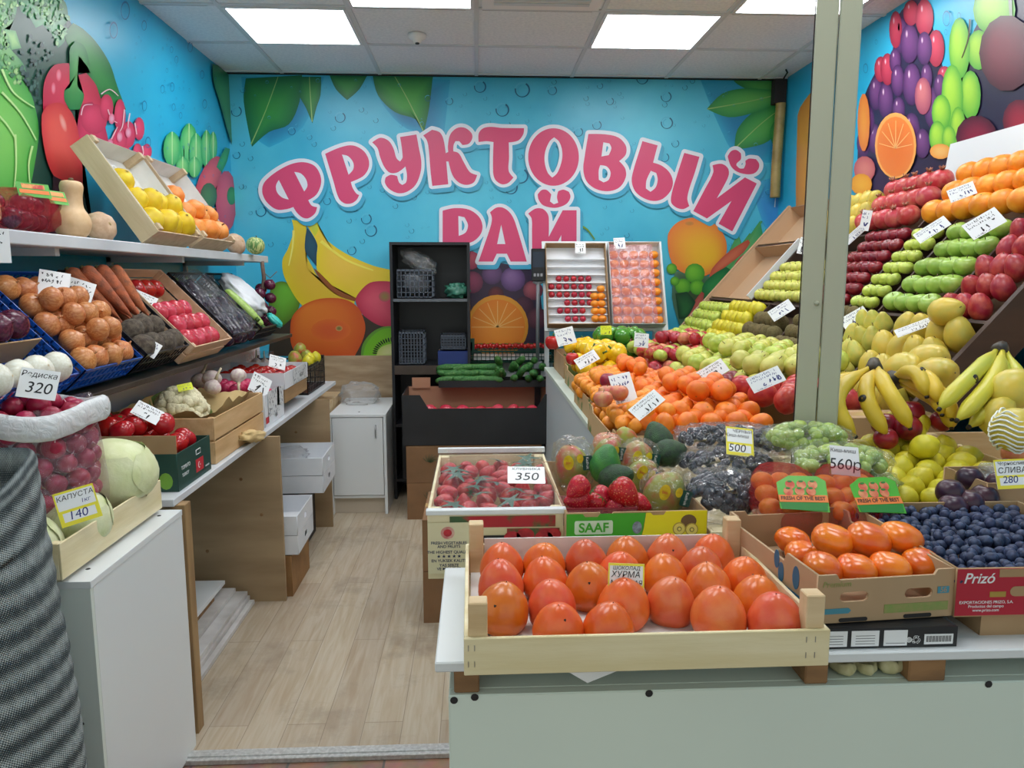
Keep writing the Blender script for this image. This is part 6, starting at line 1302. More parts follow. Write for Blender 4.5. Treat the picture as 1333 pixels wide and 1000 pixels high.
for x, z in ((.080, .102), (.104, .100)):
    q = flat(e, 'kiwi_slice', M('kiwi_rim', (176, 150, 60)), 0, 0, (x, -.2019, z), pts=oval(0, 0, .0125, .0125, 16)); flat(q, 'slice_flesh', M('kiwi_gold', (232, 210, 110)), 0, 0, (0, 0, .0007), rot=(0, 0, 0), pts=oval(0, 0, .0105, .0105, 16)); flat(q, 'slice_core', M('kiwi_core', (90, 80, 50)), 0, 0, (0, 0, .0014), rot=(0, 0, 0), pts=oval(0, 0, .0045, .0045, 10)); flat(q, 'slice_heart', M('kiwi_gold'), 0, 0, (0, 0, .002), rot=(0, 0, 0), pts=oval(0, 0, .003, .003, 10))
# punnet
e = empty('punnet', (.232, 1.41, 1.035), label='clear tray of big strawberries at the front of the kiwi-print carton', cat='punnet')
b = B().box(-.068, .068, -.04, .04, 0, .002); 
for a in ((-.07, -.068, -.042, .042), (.068, .07, -.042, .042), (-.07, .07, -.042, -.04), (-.07, .07, .04, .042)): b.box(*a, 0, .034)
b.obj('tray', film('tray_film', (200, 120, 130), alpha=.35), e); bx('rim', M('rim_red', (150, 60, 70), rough=.2), -.071, .071, -.0435, -.0415, .031, .0345, e)
for k, (u, v, r, sp_) in enumerate([(753, 634, .024, (.7, .2, .5)), (752, 650, .025, (.9, .3, .1)), (784, 648, .026, (-.7, .1, .5)), (812, 641, .031, (-.6, .3, .6)), (775, 655, .022, (.5, -.3, .6)), (832, 655, .022, (-.8, .3, .3)), (800, 660, .020, (.6, 0, .2))]):
    put(K_straw, at(u, v, Y=1.40 + .012 * (k % 3)), r, up=sp_, label='large ripe strawberry, %s of the pile in the clear tray, counted from the aisle' % ORD1[k], group='big strawberries in the clear tray')
M_sticky = M('sticker_yellow', (228, 206, 40), (206, 170, 30), rough=.35, scale=90); M_sticg = M('sticker_teal', (16, 74, 64), rough=.35)
def mango_pack(u, v, Y_, rx, rz, lb, rot=0, ovl=True, K=K_gmango, tilt=.25):
    p = at(u, v, Y=Y_); fm = Vector((p.x, p.y, p.z))
    m_ = put(K, fm + Vector((0, .012, -.008)), rx * .95, up=(math.sin(R_(rot)), 0, math.cos(R_(rot))), label='mango in the ' + lb.replace('clear ', '').replace('directly ', '').replace(' at the front of the kiwi-print carton', ' at the front').replace(' at the back corner nearest the strawberry crate', ' nearest the strawberry crate'))
    q = empty('mango_bag', fm, (0, R_(rot), 0), label=lb, cat='plastic bag', group='bagged mangos')
    link('bag_film', bag_mesh(rx * 1.12, rx * .95, rz, M_filmd, int(u), amp=.22, freq=3.5), q)
    if ovl:
        d = -rx * 1.02
        s = flat(q, 'oval_sticker', M_sticky, 0, 0, (-rx * .35, d, rz * .22), pts=oval(0, 0, .011, .016, 18)); link('sticker_ring', text_mesh('bio', .009, M('ink_red'), .0001), s, loc=(0, 0, .0006))
        flat(q, 'small_sticker', M_sticky, 0, 0, (rx * .28, d, rz * .34), pts=oval(0, 0, .007, .010, 14))
        s = flat(q, 'teal_sticker', M_sticg, 0, 0, (rx * .66, d + .001, rz * .16), pts=[(-.009, -.016), (.009, -.016), (.0105, -.013), (.0105, .013), (.009, .016), (-.009, .016), (-.0105, .013), (-.0105, -.013)]); link('writing', text_mesh('Katfruit', .0085, M_ptag, .0001), s, loc=(0, 0, .0006), rot=(0, 0, -PI / 2))
    return q
mango_pack(746, 604, 1.60, .040, .062, 'tall clear mango bag at the back corner nearest the strawberry crate', ovl=True, rot=-4)
mango_pack(792, 590, 1.70, .036, .045, 'clear mango bag directly behind the light green avocado', rot=4)
mango_pack(832, 597, 1.66, .040, .045, 'wide clear mango bag between the avocados', rot=8)
mango_pack(866, 642, 1.46, .044, .050, 'clear bag with a pink and green mango at the front of the kiwi-print carton', rot=14)
mango_pack(836, 617, 1.58, .034, .036, 'small clear mango bag leaning against the front one', rot=24)
put(K_lightavo, at(788, 604, Y=1.56), .034, up=(.2, 0, 1), label='shiny light green avocado standing behind the strawberries')
put(K_avocado, at(802, 622, Y=1.52), .030, up=(.8, -.2, .3), label='dark rough avocado leaning on the light green one')
put(K_avocado, at(857, 573, Y=1.74), .036, up=(-.3, .3, 1), label='dark green avocado standing upright beside the black grapes')
put(K_avocado, at(871, 590, Y=1.68), .034, up=(1, .2, .2), label='dark avocado lying in front of the upright one')
for u, v, Y_, K, r, lb in [(790, 578, 1.78, K_papple, .034, 'pinkish fruit behind the mango bags'), (815, 575, 1.80, K_gmango, .03, 'green and red fruit wrapped behind the mango bags')]: put(K, at(u, v, Y=Y_), r, label=lb)
# crates under the grape bags and nets
crate((.538, 1.66, .932), (0, 0, 0), .20, .62, .095, 'pale wooden crate under the black grape bags', m=M_wood_y); crate((.745, 1.655, .932), (0, 0, 0), .205, .60, .09, 'pale wooden crate under the mandarin nets and green grapes', m=M_wood_y)
def grape_bag(u, v, Y_, rx, ry, rz, K, r, n, lb, rot=0, film_=None, seed=0, zt=0):
    p = at(u, v, Y=Y_); rnd = random.Random(seed + 40)
    q = empty('grape_bag', p, (0, zt, R_(rot)), label=lb, cat='grapes'); st = B().tube([(-rx * .8, 0, 0), (0, 0, .01), (rx * .8, 0, 0)], .003, 5).obj('stalk', M('stalk_tan', (120, 110, 60)), q)
    k = 0
    for i in range(n * 6):
        if k >= n: break
        t = rnd.uniform(-1, 1); a = rnd.uniform(-.5, PI + .5); s = math.sqrt(max(0, 1 - t * t)) ** .8
        x, y, z = t * rx * .88, -math.cos(a) * ry * .85 * s, math.sin(a) * rz * .8 * s
        o = link('grape', K.me, q, loc=(x, y, z)); g = r * rnd.uniform(.85, 1.1); o.scale = (g,) * 3; o.rotation_euler = (rnd.uniform(0, 3), rnd.uniform(0, 3), 0); k += 1
    link('bag_film', bag_mesh(rx * 1.12, ry * 1.1, rz * 1.12, film_ or M_filmd, seed + 60, amp=.22, freq=4), q)
    return q
grape_bag(943, 574, 1.86, .125, .07, .040, K_bgrape, .011, 90, 'long clear bag of black grapes lying farthest from the customer', 4, seed=1)
grape_bag(1000, 577, 1.80, .05, .06, .036, K_bgrape, .011, 40, 'short bag of black grapes behind the yellow price card', seed=6)
grape_bag(945, 606, 1.66, .11, .07, .036, K_bgrape, .011, 80, 'middle clear bag of black grapes below the yellow price card', -3, seed=2)
grape_bag(940, 645, 1.45, .072, .065, .048, K_bgrape, .0115, 80, 'glossy clear bag of black grapes nearest the persimmon crate', 5, seed=3)
grape_bag(1050, 570, 1.60, .085, .05, .030, K_ggrape, .0135, 70, 'clear bag of green grapes at the foot of the steel post', seed=4)
grape_bag(1092, 603, 1.46, .095, .06, .034, K_ggrape, .0135, 80, 'large clear bag of green grapes carrying the white 560 price card', 6, seed=5)
grape_bag(1128, 630, 1.50, .05, .06, .028, K_ggrape, .013, 50, 'small bag of green grapes between the mandarin net and the lemons', 30, seed=8)
price(at(963, 575, Y=1.64), (0, -.8, .6), .062, .070, 'yellow-framed black grape price card lying on the long bags', [('ЧЁРНЫЙ', .15, .1, .36, M_ink), ('Киш-миш', .17, -.1, .2, M_ink), ('500', .38, -.12, -.25, M_ink)], roll=-8, style='y')
price(at(1100, 600, Y=1.38), (.0, -.9, .5), .056, .058, 'white price card reading 560 on the green grapes', [('Киш-миш', .19, -.05, .34, M_ink), ('560р', .52, -.02, -.14, M_ink)], roll=-6)
# mandarin nets
def fruit_net(u, v, Y_, lb, rot=0, seed=0):
    p = at(u, v, Y=Y_); q = empty('fruit_net', p, (R_(28), 0, R_(rot)), label=lb, cat='net bag', group='red nets of mandarins')
    link('net', bag_mesh(.064, .088, .050, film('red_mesh', (236, 30, 44), alpha=.36, rough=.5, scale=120, amt=1, g0=.0, g1=.1), seed, amp=.08), q)
    Mq = q.matrix_basis
    for k in range(9):
        put(K_smallorange, frm(p, (R_(28), 0, R_(rot))) @ Vector((-.035 + .035 * (k % 3), .045 - .036 * (k // 3), .008)), .0215, label='mandarin inside the ' + ('first' if seed < 80 else 'second') + ' red net behind the persimmon box', group='mandarins in the red nets', kids=False)
    sq = R_(38)
    f_ = flat(q, 'printed_label', M_lime, 0, 0, (.008, -.078, .038), rot=(R_(62), 0, 0), pts=[(-.048, -.030), (.046, -.036), (.052, .026), (.036, .036), (-.02, .036), (-.046, .022)])
    f_.location = (.012, -.036, .054); f_.rotation_euler = (R_(16), 0, 0); f_.scale = (.92, 1.05, 1)
    flat(f_, 'orange_band', M_lor, 0, 0, (0, -.009, .0007), rot=(0, 0, 0), pts=[(-.047, -.008), (.048, -.008), (.048, .006), (-.047, .006)]); link('writing', text_mesh('FRESH OF THE BEST', .0098, M_ink, .0001, bold=.0002), f_, loc=(0, -.010, .0012)); flat(f_, 'green_band', M('label_dkgreen', (40, 130, 50)), 0, 0, (0, -.024, .0007), rot=(0, 0, 0), pts=[(-.044, -.007), (.042, -.010), (.046, .006), (-.046, .006)])
    for i in range(6): c = flat(f_, 'printed_fruit', M('print_apple', (206, 80, 60), (226, 160, 110), scale=60), 0, 0, (-.026 + .022 * (i % 3) + .006 * (i // 3), .004 + .014 * (i // 3), .0008 + .0006 * (i % 3)), rot=(0, 0, 0), pts=oval(0, 0, .0095, .009, 12)); flat(c, 'printed_leaf', M('label_dkgreen'), 0, 0, (0, .006, .0008), rot=(0, 0, 0), pts=oval(0, 0, .005, .002, 8))
fruit_net(1022, 652, 1.37, 'red net of mandarins with a green printed label beside the black grapes', -6, 77)
fruit_net(1108, 655, 1.34, 'red net of mandarins with a green printed label beside the lemons', 4, 88)
# flat black carton, persimmon box
M_kbox = M('card_kaki', (186, 156, 122), (172, 142, 108), rough=.8, scale=5)
e = carton((.578, 1.135, .98), (0, 0, 0), .205, .31, .03, 'flat black carton with white data panels under the persimmon box', m=M_blk, lid=True, name='flat_carton')
for x in (-.078, -.032, .012): q = flat(e, 'data_panel', M_ptag, .04 if x < 0 else .034, .023, (x, -.1557, .015)); b = B(); [b.box(-.014, .014, -.008 + .004 * i, -.0074 + .004 * i, 0, .0002) for i in range(4 if x < 0 else 1)]; b.obj('print_line', M_ink, q, loc=(0, 0, .0004))
q = flat(e, 'barcode_panel', M_ptag, .042, .015, (.075, -.1557, .012)); b = B(); [b.box(-.018 + .0016 * i, -.018 + .0016 * i + (.0006 if i % 3 else .001), -.004, .005, 0, .0002) for i in range(23)]; b.obj('barcode', M_ink, q, loc=(0, 0, .0004))
words(e, '♻', .012, M_ptag, (.042, -.1557, .011)); words(e, '◍', .010, M_ptag, (.032, -.1557, .011))
fr = frm((.572, 1.15, 1.012), (0, 0, R_(5)))
e = carton(fr.translation, rot_of(fr), .213, .30, .072, 'brown cardboard box of flat orange persimmons with printed front', m=M_kbox, dip=(-.078, .078, .008), sdip=(-.06, .12, .015), hole=[(-.05, .038, .022, .0075), (.05, .038, .022, .0075)], name='persimmon_box')
for x in (-.05, .05): flat(e, 'slot', M_gap, 0, 0, (x, -.1506, .004), pts=slot(0, 0, .022, .003))
M_tl = M('print_teal', (70, 140, 160)); flat(e, 'teal_bar', M_tl, 0, 0, (-.078, -.1506, .018), pts=[(-.026, -.004), (.02, -.004), (.024, 0), (.02, .004), (-.026, .004)]); flat(e, 'teal_square', M_tl, .018, .010, (.088, -.1506, .041)); words(e, '56', .011, M_kbox, (.088, -.1510, .041)); flat(e, 'green_stripes', M('print_olive', (130, 150, 80), (150, 150, 90), scale=90), .10, .013, (.047, -.1506, .017)); words(e, 'Premium', .012, M('print_olive'), (-.078, -.1506, .058), shear=.2)
for y, z, r in ((-.09, .045, .018), (-.045, .036, .016), (-.03, .052, .015), (-.12, .022, .008)): flat(e, 'blue_leaf_print', M('print_blue', (40, 104, 140)), 0, 0, (-.1069, y, z), rot=(PI / 2, 0, -PI / 2), pts=oval(0, 0, r * .55, r, 14))
flat(e, 'blue_stripe', M('print_blue'), 0, 0, (-.1069, -.1, .018), rot=(PI / 2, 0, -PI / 2), pts=[(-.04, -.003), (.04, -.003), (.04, .003), (-.04, .003)])
KP = [(1030, 702, 1.24, .028), (1044, 721, 1.17, .028), (1071, 739, 1.065, .030), (1115, 741, 1.06, .030), (1159, 739, 1.06, .031), (1201, 734, 1.075, .030), (1084, 703, 1.14, .034), (1131, 702, 1.13, .035), (1173, 699, 1.13, .033)]
for k, (u, v, Y_, r) in enumerate(KP):
    p = at(u, v, Y=Y_); put(K_kaki, p, r, up=(rnd.uniform(-.2, .2), rnd.uniform(.0, .35), -1), label='flat orange persimmon, %s' % ['at the back corner of the box', 'at the aisle side of the box', 'first of the front row', 'second of the front row', 'third of the front row', 'last of the front row by the blueberries', 'on the upper layer nearest the aisle', 'in the middle of the upper layer', 'on the upper layer nearest the blueberries'][k], group='flat persimmons in the box')
for x, y in ((.55, 1.24), (.62, 1.24), (.55, 1.17), (.62, 1.17), (.66, 1.22)): put(K_kaki, (x, y, 1.045), .030, label='flat orange persimmon hidden in the lower layer of the box', group='lower layer of flat persimmons')
# blueberries
e = carton((.87, 1.16, .98), (0, 0, 0), .27, .30, .03, 'flat brown carton under the blueberry box', m=M_card, lid=True, name='flat_carton')
M_rb = M('card_red', (176, 24, 48), rough=.4)
e = carton((.852, 1.165, 1.012), (0, 0, 0), .325, .32, .073, 'red printed cardboard box full of blueberries', m=M_card, hole=[(-.06, .038, .022, .0075)], name='blueberry_box')
b = flat(e, 'red_print', M_rb, 0, 0, (0, -.1606, 0), pts=[(-.162, .002), (.162, .002), (.162, .0725), (-.162, .0725)])
flat(e, 'hand_hole', M_card, 0, 0, (-.06, -.1612, .038), pts=slot(0, 0, .022, .0075)); flat(e, 'cut_edge', M_card, .09, .012, (-.055, -.1612, .066)); words(e, 'Prizó', .022, M_ptag, (-.130, -.1612, .058), shear=.25, bold=.0002)
flat(e, 'gold_label', M('gold_print', (170, 140, 60)), .024, .008, (-.100, -.1612, .034))
for k, s in enumerate(('EXPORTACIONES PRIZO, S.A.', 'Productos del campo', 'www.prizo.com')): words(e, s, .0062, M_ptag, (-.116, -.1612, .022 - .006 * k))
bx('side_print', M_rb, .1626, .1632, -.16, .16, .002, .072, e); 
o = empty('berry_leaflet', at(1293, 678, Y=1.315), (R_(8), 0, R_(-8)), label='blueberry-printed cardboard flap at the back of the blueberry box', cat='flap'); flat(o, 'print', M('berry_print', (30, 44, 90), (80, 110, 150), scale=70), .085, .035, (0, 0, 0)); flat(o, 'edge_strip', M_card, .09, .004, (0, -.0006, .019))
rb = random.Random(4); BR = .0096; low = B(); nb = 0
hb = lambda x, y: .050 + .007 * noise.noise(Vector((x * 22, y * 22, 1))) + .02 * (y + .15)
for layer in (0, 1):
    y = -.148 + .6 * BR * layer; j = 0
    while y < .15:
        x = -.152 + (j % 2) * BR
        while x < .153:
            q = Vector((.852 + x + rb.uniform(-.75, .75) * BR, 1.165 + y + rb.uniform(-.7, .7) * BR, 1.016 + hb(x, y) + rb.uniform(-.6, .6) * BR))
            if layer == 0 and nb < 300: put(K_berry, q, BR * rb.uniform(.8, 1.15), up=(rb.uniform(-1, 1), rb.uniform(-1, 1), rb.uniform(-.2, 1)), label='round dusty blue blueberry in the red printed box', group='blueberries in the red box'); nb += 1
            else: sph(.85, seg=8, rings=6, b=low, off=(q.x, q.y, q.z - (BR * 1.3 if layer else 0)), s=BR)
            x += 2 * BR
        y += 1.8 * BR; j += 1
o = low.obj('blueberries', M('blueberry_skin')); tag(o, 'the rest of the blueberries filling the red printed box', 'blueberries', kind='stuff')
# lemon crate
fr = frm((1.005, 1.60, 1.0), (R_(10), 0, R_(-14)))
e = crate(fr.translation, rot_of(fr), .30, .46, .05, 'wooden crate of yellow lemons between the green grapes and the plums', m=M_wood_y)
heap(K_lemon, fr, .29, .40, .028, lambda x, y: .125 - abs(x) * .22 + y * .04, 'greenish yellow lemon heaped in the slanted wooden crate', 'lemons in the slanted crate', jit=.12, keep=2.4, seed=14, base=.004)
for k, (u, v, Y_, lb) in enumerate([(1237, 641, 1.36, 'dark plum at the aisle end of the dark pile'), (1262, 624, 1.42, 'dark plum on top of the dark pile'), (1262, 655, 1.34, 'dark plum at the front of the pile'), (1281, 648, 1.36, 'dark plum low in the pile beside the cardboard box'), (1302, 631, 1.38, 'dark plum nearest the slanted price card'), (1240, 661, 1.33, 'half hidden dark plum at the bottom of the pile')]): put(K_plum, at(u, v, Y=Y_), .0265, label=lb, group='dark plums')
for k, (u, v, Y_, lb) in enumerate([(1186, 537, 1.74, 'red nectarine on top, against the bananas'), (1182, 557, 1.68, 'red nectarine in the middle above the lemons'), (1152, 553, 1.72, 'red nectarine beside the big banana bunch'), (1153, 571, 1.66, 'red nectarine lowest beside the green grapes'), (1226, 548, 1.72, 'red nectarine under the banana bunch leaning on the partition')]): put(K_nect, at(u, v, Y=Y_), .031 if k < 3 else .027, label=lb, group='red nectarines')
e = carton((1.10, 1.98, .932), (0, 0, 0), .30, .12, .20, 'brown carton behind the bananas', m=M_card, lid=True)
# bananas
def bb(c, tip, Yc, Yt, n, lb, **k):
    p = at(*c, Y=Yc); q = at(*tip, Y=Yt); return banana_bunch(p, q - p, n, (q - p).length, lb, **k)
bb((1138, 478), (1140, 566), 1.80, 1.66, 4, 'large yellow banana bunch beside the steel post, bowing toward it', fan=(.8, -.2, .1), side=(-.9, -.4, .25), curl=1.25, spread=1.3)
bb((1165, 493), (1222, 540), 1.84, 1.68, 5, 'banana bunch with a dark stalk behind the red nectarines', fan=(-.6, .2, .8), side=(.35, -.6, .7), curl=.7, spread=.8)
bb((1302, 455), (1250, 548), 1.80, 1.60, 4, 'greenish banana bunch leaning on the brown partition, fingers toward the lemons', fan=(.85, .0, -.35), side=(.2, -.8, .1), curl=.35, spread=.62, m=M_bgreen)
# far right odds
put(K_ymango, at(1322, 505, Y=1.62), .045, up=(1, 0, .3), label='yellow mango beside the greenish bananas, partly out of view')
put(K_ymango, at(1297, 542, Y=1.60), .036, up=(.3, 0, 1), label='olive mango under the white foam net'); put(K_papple, at(1322, 592, Y=1.62), .030, label='small orange fruit behind the slanted plum price card')
crate((1.30, 1.66, .932), (0, 0, 0), .26, .46, .165, 'wooden crate under the mangos at the edge of view beside the bananas')
e = empty('foam_net_fruit', at(1322, 560, Y=1.50), label='yellow fruit wrapped in a white foam net next to the bananas', cat='pomelo'); sph(1, s=.047).obj('fruit', M('ymango_skin'), e)
b = B()
for k in range(9): a = -.9 + .22 * k; b.tube([Vector((math.cos(t) * math.cos(a), math.sin(t) * math.cos(a) * .98, math.sin(a) + .12 * math.sin(4 * t))) * .0485 for t in [2 * PI * j / 24 for j in range(25)]], .0022, 5)
b.obj('foam_net', M('foam_white', (232, 236, 232), rough=.7), e)
price(at(1318, 617, Y=1.33), (-.1, -.9, .3), .062, .055, 'green-framed plum price card at the edge of the counter', [('Чернослив', .17, 0, .36, M_ink), ('СЛИВА', .27, 0, .12, M_ink), ('280', .34, -.1, -.2, M_inkb)], roll=4, style='y')
e = carton((1.09, 1.42, .982), (0, 0, R_(2)), .24, .13, .13, 'brown cardboard box beside the dark plums at the edge of the counter', m=M_card, sdip=(-.03, .03, .02))
o = bpy.data.objects.new('plastic_bag', bag_mesh(.09, .045, .03, M_filmw, 71, amp=.4)); COL.objects.link(o); o.location = (1.10, 1.42, 1.105); tag(o, 'clear plastic bag in the cardboard box beside the plums', 'plastic bag')

# ---------------------------------------------------------------- rack
CR, SR = .661, .750; RX, RZ = 1.28, 1.11; DP = .105
exr, eyr = Vector((0, -1, 0)), Vector((CR, 0, SR)); nr = Vector((-SR, 0, CR))
e = empty('fruit_rack', (1.3625, 3.5, .93), label='sloping brown fruit rack with divided cells along the mural wall', cat='rack'); e_loc = e.location.copy()
def rk(name, s0, s1, y0, y1, d0, d1, m):
    b = B(); vs = []
    for d in (d0, d1):
        for s in (s0, s1):
            for y in (y0, y1): vs.append(Vector((RX, y, RZ)) + eyr * s + nr * d - e_loc)
    b.add(vs, [(0, 1, 3, 2), (4, 6, 7, 5), (0, 4, 5, 1), (2, 3, 7, 6), (0, 2, 6, 4), (1, 5, 7, 3)]); return b.obj(name, m, e)
rk('backing_board', -.06, 1.14, 2.16, 4.9, -DP - .012, -DP, M_darkw2)
for s in (.0 - .05, .355, .795): rk('ledge', s - .006, s + .006, 2.17, 4.89, -DP, -.012, M_darkw)
def divs(s0, s1, ys, m=None):
    for y in ys: rk('divider', s0, s1, y - .006, y + .006, -DP, -.006, m or M_darkw)
divs(.362, .79, (2.45, 2.80, 3.04, 3.42, 4.13)); divs(-.045, .35, (2.60, 2.88, 3.40, 3.84, 4.33)); divs(.802, 1.13, (3.07, 3.60, 4.13))
rk('end_panel', -.06, 1.14, 2.14, 2.16, -DP - .02, .004, M_darkw); rk('end_panel', -.06, 1.14, 4.9, 4.93, -DP - .02, .002, M('card_light', (190, 156, 122), rough=.8))
b = B().box(0, .02, -1.34, 1.4, 0, .12); b.obj('front_board', M_darkw, e)
for y in (2.2, 3.5, 4.85): B().box(.0, .6, y - 3.51, y - 3.49, -.93, .02).box(.58, .62, y - 3.51, y - 3.49, -.93, .6).obj('support', M_darkw2, e)
# cardboard trays: empty ones
for s0, s1, y0, y1, lb in ((.37, .79, 4.15, 4.89, 'empty brown cardboard tray in the rack above the pale apples'), (.81, 1.13, 4.15, 4.89, 'empty brown cardboard tray in the top row of the rack')):
    fr = frame(Vector((RX, (y0 + y1) / 2, RZ)) + eyr * ((s0 + s1) / 2) + nr * (-DP + .001), exr, eyr); carton(fr.translation, rot_of(fr), y1 - y0 - .01, s1 - s0, .095, lb, m=M('card_light'), name='cardboard_tray')
fr = frame(Vector((RX, 4.14, RZ)) + eyr * .58 + nr * -.05, exr, eyr)
o = bx('white_strip', M_white, -.012, .0, -.21, .21, -.03, .055); o.matrix_world = frame(Vector((RX, 4.155, RZ)) + eyr * .58 + nr * -.03, exr, eyr); tag(o, 'white board standing between the empty tray and the pale yellow apples', 'board')
def cell(K, s0, s1, y0, y1, r, desc, grp, **k):
    fr = frame(Vector((RX, y1, RZ)) + eyr * s0 + nr * (-DP), exr, eyr); u = fr.to_3x3().inverted() @ Vector((-.35, -.1, 1))
    k.setdefault('zoff', max(0, DP - 1.15 * r - .0)); return rows(K, fr, .008, (y1 - y0), 0.006, s1 - s0, r, desc, grp, up=u, **k)
tl = dict(start='row of its rack cell', hx=.5)
cell(K_mango, .362, .80, 2.18, 2.45, .039, 'red mango', 'red mangos on the rack', ky=2.05, kx=1.8, sc=(.9, .9, .95), **tl)
cell(K_bapple, .362, .80, 2.46, 2.80, .0405, 'large green apple', 'large green apples on the rack', ky=2.1, kx=1.9, **tl)
cell(K_gapple, .362, .80, 2.81, 3.04, .0285, 'small green apple', 'small green apples on the rack', ky=2.1, **tl)
cell(K_dapple, .362, .80, 3.05, 3.42, .032, 'dark red apple', 'dark red apples on the rack', ky=1.9, **tl)
cell(K_yapple, .362, .68, 3.44, 4.12, .036, 'pale yellow apple', 'pale yellow apples on the rack', ky=1.8, **tl)
cell(K_pomegr, .80, 1.12, 3.08, 3.60, .050, 'pomegranate', 'pomegranates in the top row', ky=2.0, kx=1.8, zoff=.07, **tl)
cell(K_orange, .80, 1.12, 2.18, 3.06, .050, 'large orange', 'oranges in the top row', ky=2.0, zoff=.07, **tl)
cell(K_ymango, .80, 1.10, 3.62, 4.1, .045, 'yellow-orange mango', 'yellow mangos in the top row', ky=1.9, **tl)
cell(K_ymango, -.03, .36, 2.18, 2.60, .047, 'long yellow mango', 'long yellow mangos on the rack', ky=1.9, sc=(.95, .95, 1.05), **tl)
cell(K_pear, -.03, .36, 2.61, 2.87, .036, 'yellow pear', 'yellow pears on the rack', ky=2.0, **tl)
cell(K_kiwi, -.03, .36, 2.89, 3.38, .032, 'brown kiwi', 'brown kiwis on the rack', ky=2.0, **tl)
cell(K_kiwi, -.03, .34, 3.42, 3.84, .040, 'large olive kiwi', 'large kiwis on the rack', ky=1.9, **tl)
cell(K_lemon, -.03, .36, 3.85, 4.32, .038, 'ripe yellow lemon', 'lemons on the rack', ky=1.9, **tl)
cell(K_gapple, -.03, .36, 4.34, 4.88, .038, 'pale green apple', 'pale green apples on the rack', ky=1.8, **tl)
put(K_ymango, at(1230, 405, X=1.45), .043, up=(.2, -1, .25), label='yellow mango lying on top of the ledge below the red mangos')
# fruit on counter in front of rack, behind the bananas
for k, (u, v, X_) in enumerate([(1222, 488, 1.22), (1180, 480, 1.2), (1210, 470, 1.25)]): put(K_ymango, at(u, v, X=X_), .047, up=(.1, -1, .2), label='%s yellow-green mango behind the banana bunches, counted from the partition' % ORD1[k], group='mangos behind the bananas')
# cardboard leaning outside the end panel, white board over the oranges
e2 = empty('leaning_cardboard', (1.45, 1.98, 1.0), label='large brown cardboard sheet leaning outside the dark end panel of the rack', cat='cardboard'); b = B(); fr = frame((0, 0, 0), exr, eyr)
b.box(-.14, .5, -.05, .9, -.01, .0); o = b.obj('sheet', M('card_light'), e2); o.rotation_euler = rot_of(fr)
e2 = bx('white_board', M_white, -.006, .006, -.62, .62, 0, .20); e2.location = (2.12, 2.80, 1.90); e2.rotation_euler = (0, R_(8), 0); tag(e2, 'white board standing on edge behind the oranges of the top row', 'board')
# hose and cables in the corner
e = empty('corner_hose', (2.07, 5.34, 0), label='ribbed golden hose running down the far corner from a dark bracket', cat='hose')
b = B(); zz = [2.06 + .0085 * k for k in range(76)]; b.tube([(.04 + .006 * math.sin(z * 5), 0, z) for z in zz], [.033 + .003 * (k % 2) for k in range(76)], 14); b.obj('hose', M('hose_gold', (170, 146, 84), (140, 118, 62), rough=.4, scale=12), e); bx('bracket', M_gap, -.0, .08, -.0, .07, 2.70, 2.86, e)
B().tube([(-.05, -.3, 2.84), (.0, -.2, 2.85), (.05, -.02, 2.86)], .006, 6).obj('cable', M_gap, e); B().tube([(.06, .05, 2.86), (.068, .05, 2.4), (.06, .06, 2.0)], .004, 5).obj('cable', M_ptag, e)

# ---------------------------------------------------------------- stand at the back wall with two tilted cartons
e = empty('white_stand', (.84, 4.95, 0), label='white leaning board behind the two tilted fruit cartons', cat='stand'); aS = R_(66); exs, eys = Vector((1, 0, 0)), Vector((0, math.cos(aS), math.sin(aS)))
fr = frame(Vector((.84, 4.86, 1.16)), exs, eys); o = bx('board', M_white, -.40, .41, 0, .64, -.012, 0, None, .001); o.parent = e; o.matrix_basis = Matrix.Translation(-e.location) @ fr
for x in (-.38, .36): bx('strut', M_white, x, x + .03, .12, .15, 0, 1.3, e)
ns = exs.cross(eys)
frL = frame(Vector((.655, 4.85, 1.165)) + eys * .30 + ns * .004, exs, eys)
M_tray = M('tray_white', (226, 228, 232), rough=.5)
e = carton(frL.translation, rot_of(frL), .40, .57, .07, 'tilted carton of small red plums in white trays on the back stand', m=M_card, mi=M_tray, name='fruit_carton')
bx('inner_face', M_tray, -.195, .195, -.28, .24, .0045, .006, e); b = B()
for k in range(9): b.box(-.19, .19, -.27 + .056 * k, -.262 + .056 * k, .006, .045)
b.obj('tray_ridges', M_tray, e); words(e, 'PLUMCIN', .022, M_ink, (.11, .279, .035), rot=(PI / 2, 0, 0))
K_sred = Kind('small_plum', sph(.95, dt=.1, seg=12, rings=8), M('small_plum_skin', (166, 26, 50), (190, 48, 66), rough=.25, scale=2, var=.1), [('stem', stem(.8, .25, .06), M_stem)], cat='plum')
for j, (n0, n1) in enumerate([(2, 6), (1, 6), (2, 6), (0, 6), (0, 6), (1, 6)]):
    for i in range(n0, n1):
        if j < 2 and i > 4: continue
        put(K_sred, frL @ Vector((-.165 + .049 * i, -.235 + .056 * j, .03)), .0205, up=(0, -.5, .8), label='small red plum in the %s row of the white trays, %s from the aisle' % (ORD[j], ORD1[i]), group='small red plums in the tilted carton')
for k in range(9): put(K_smallorange, frL @ Vector((.155 - .045 * (k % 2) - (.0 if k < 4 else 0) * 1, -.24 + .052 * (k // 2), .045)), .028, label='clementine filling the end of the plum carton, %s up the slope' % ORD1[k // 2] + (' in the outer file' if k % 2 == 0 else ' in the inner file'), group='clementines in the plum carton')
price(frL @ Vector((.03, .245, .075)), ns, .07, .075, 'price card on the rim of the tilted plum carton', roll=-2)
frR = frame(Vector((1.045, 4.85, 1.165)) + eys * .305 + ns * .004, exs, eys)
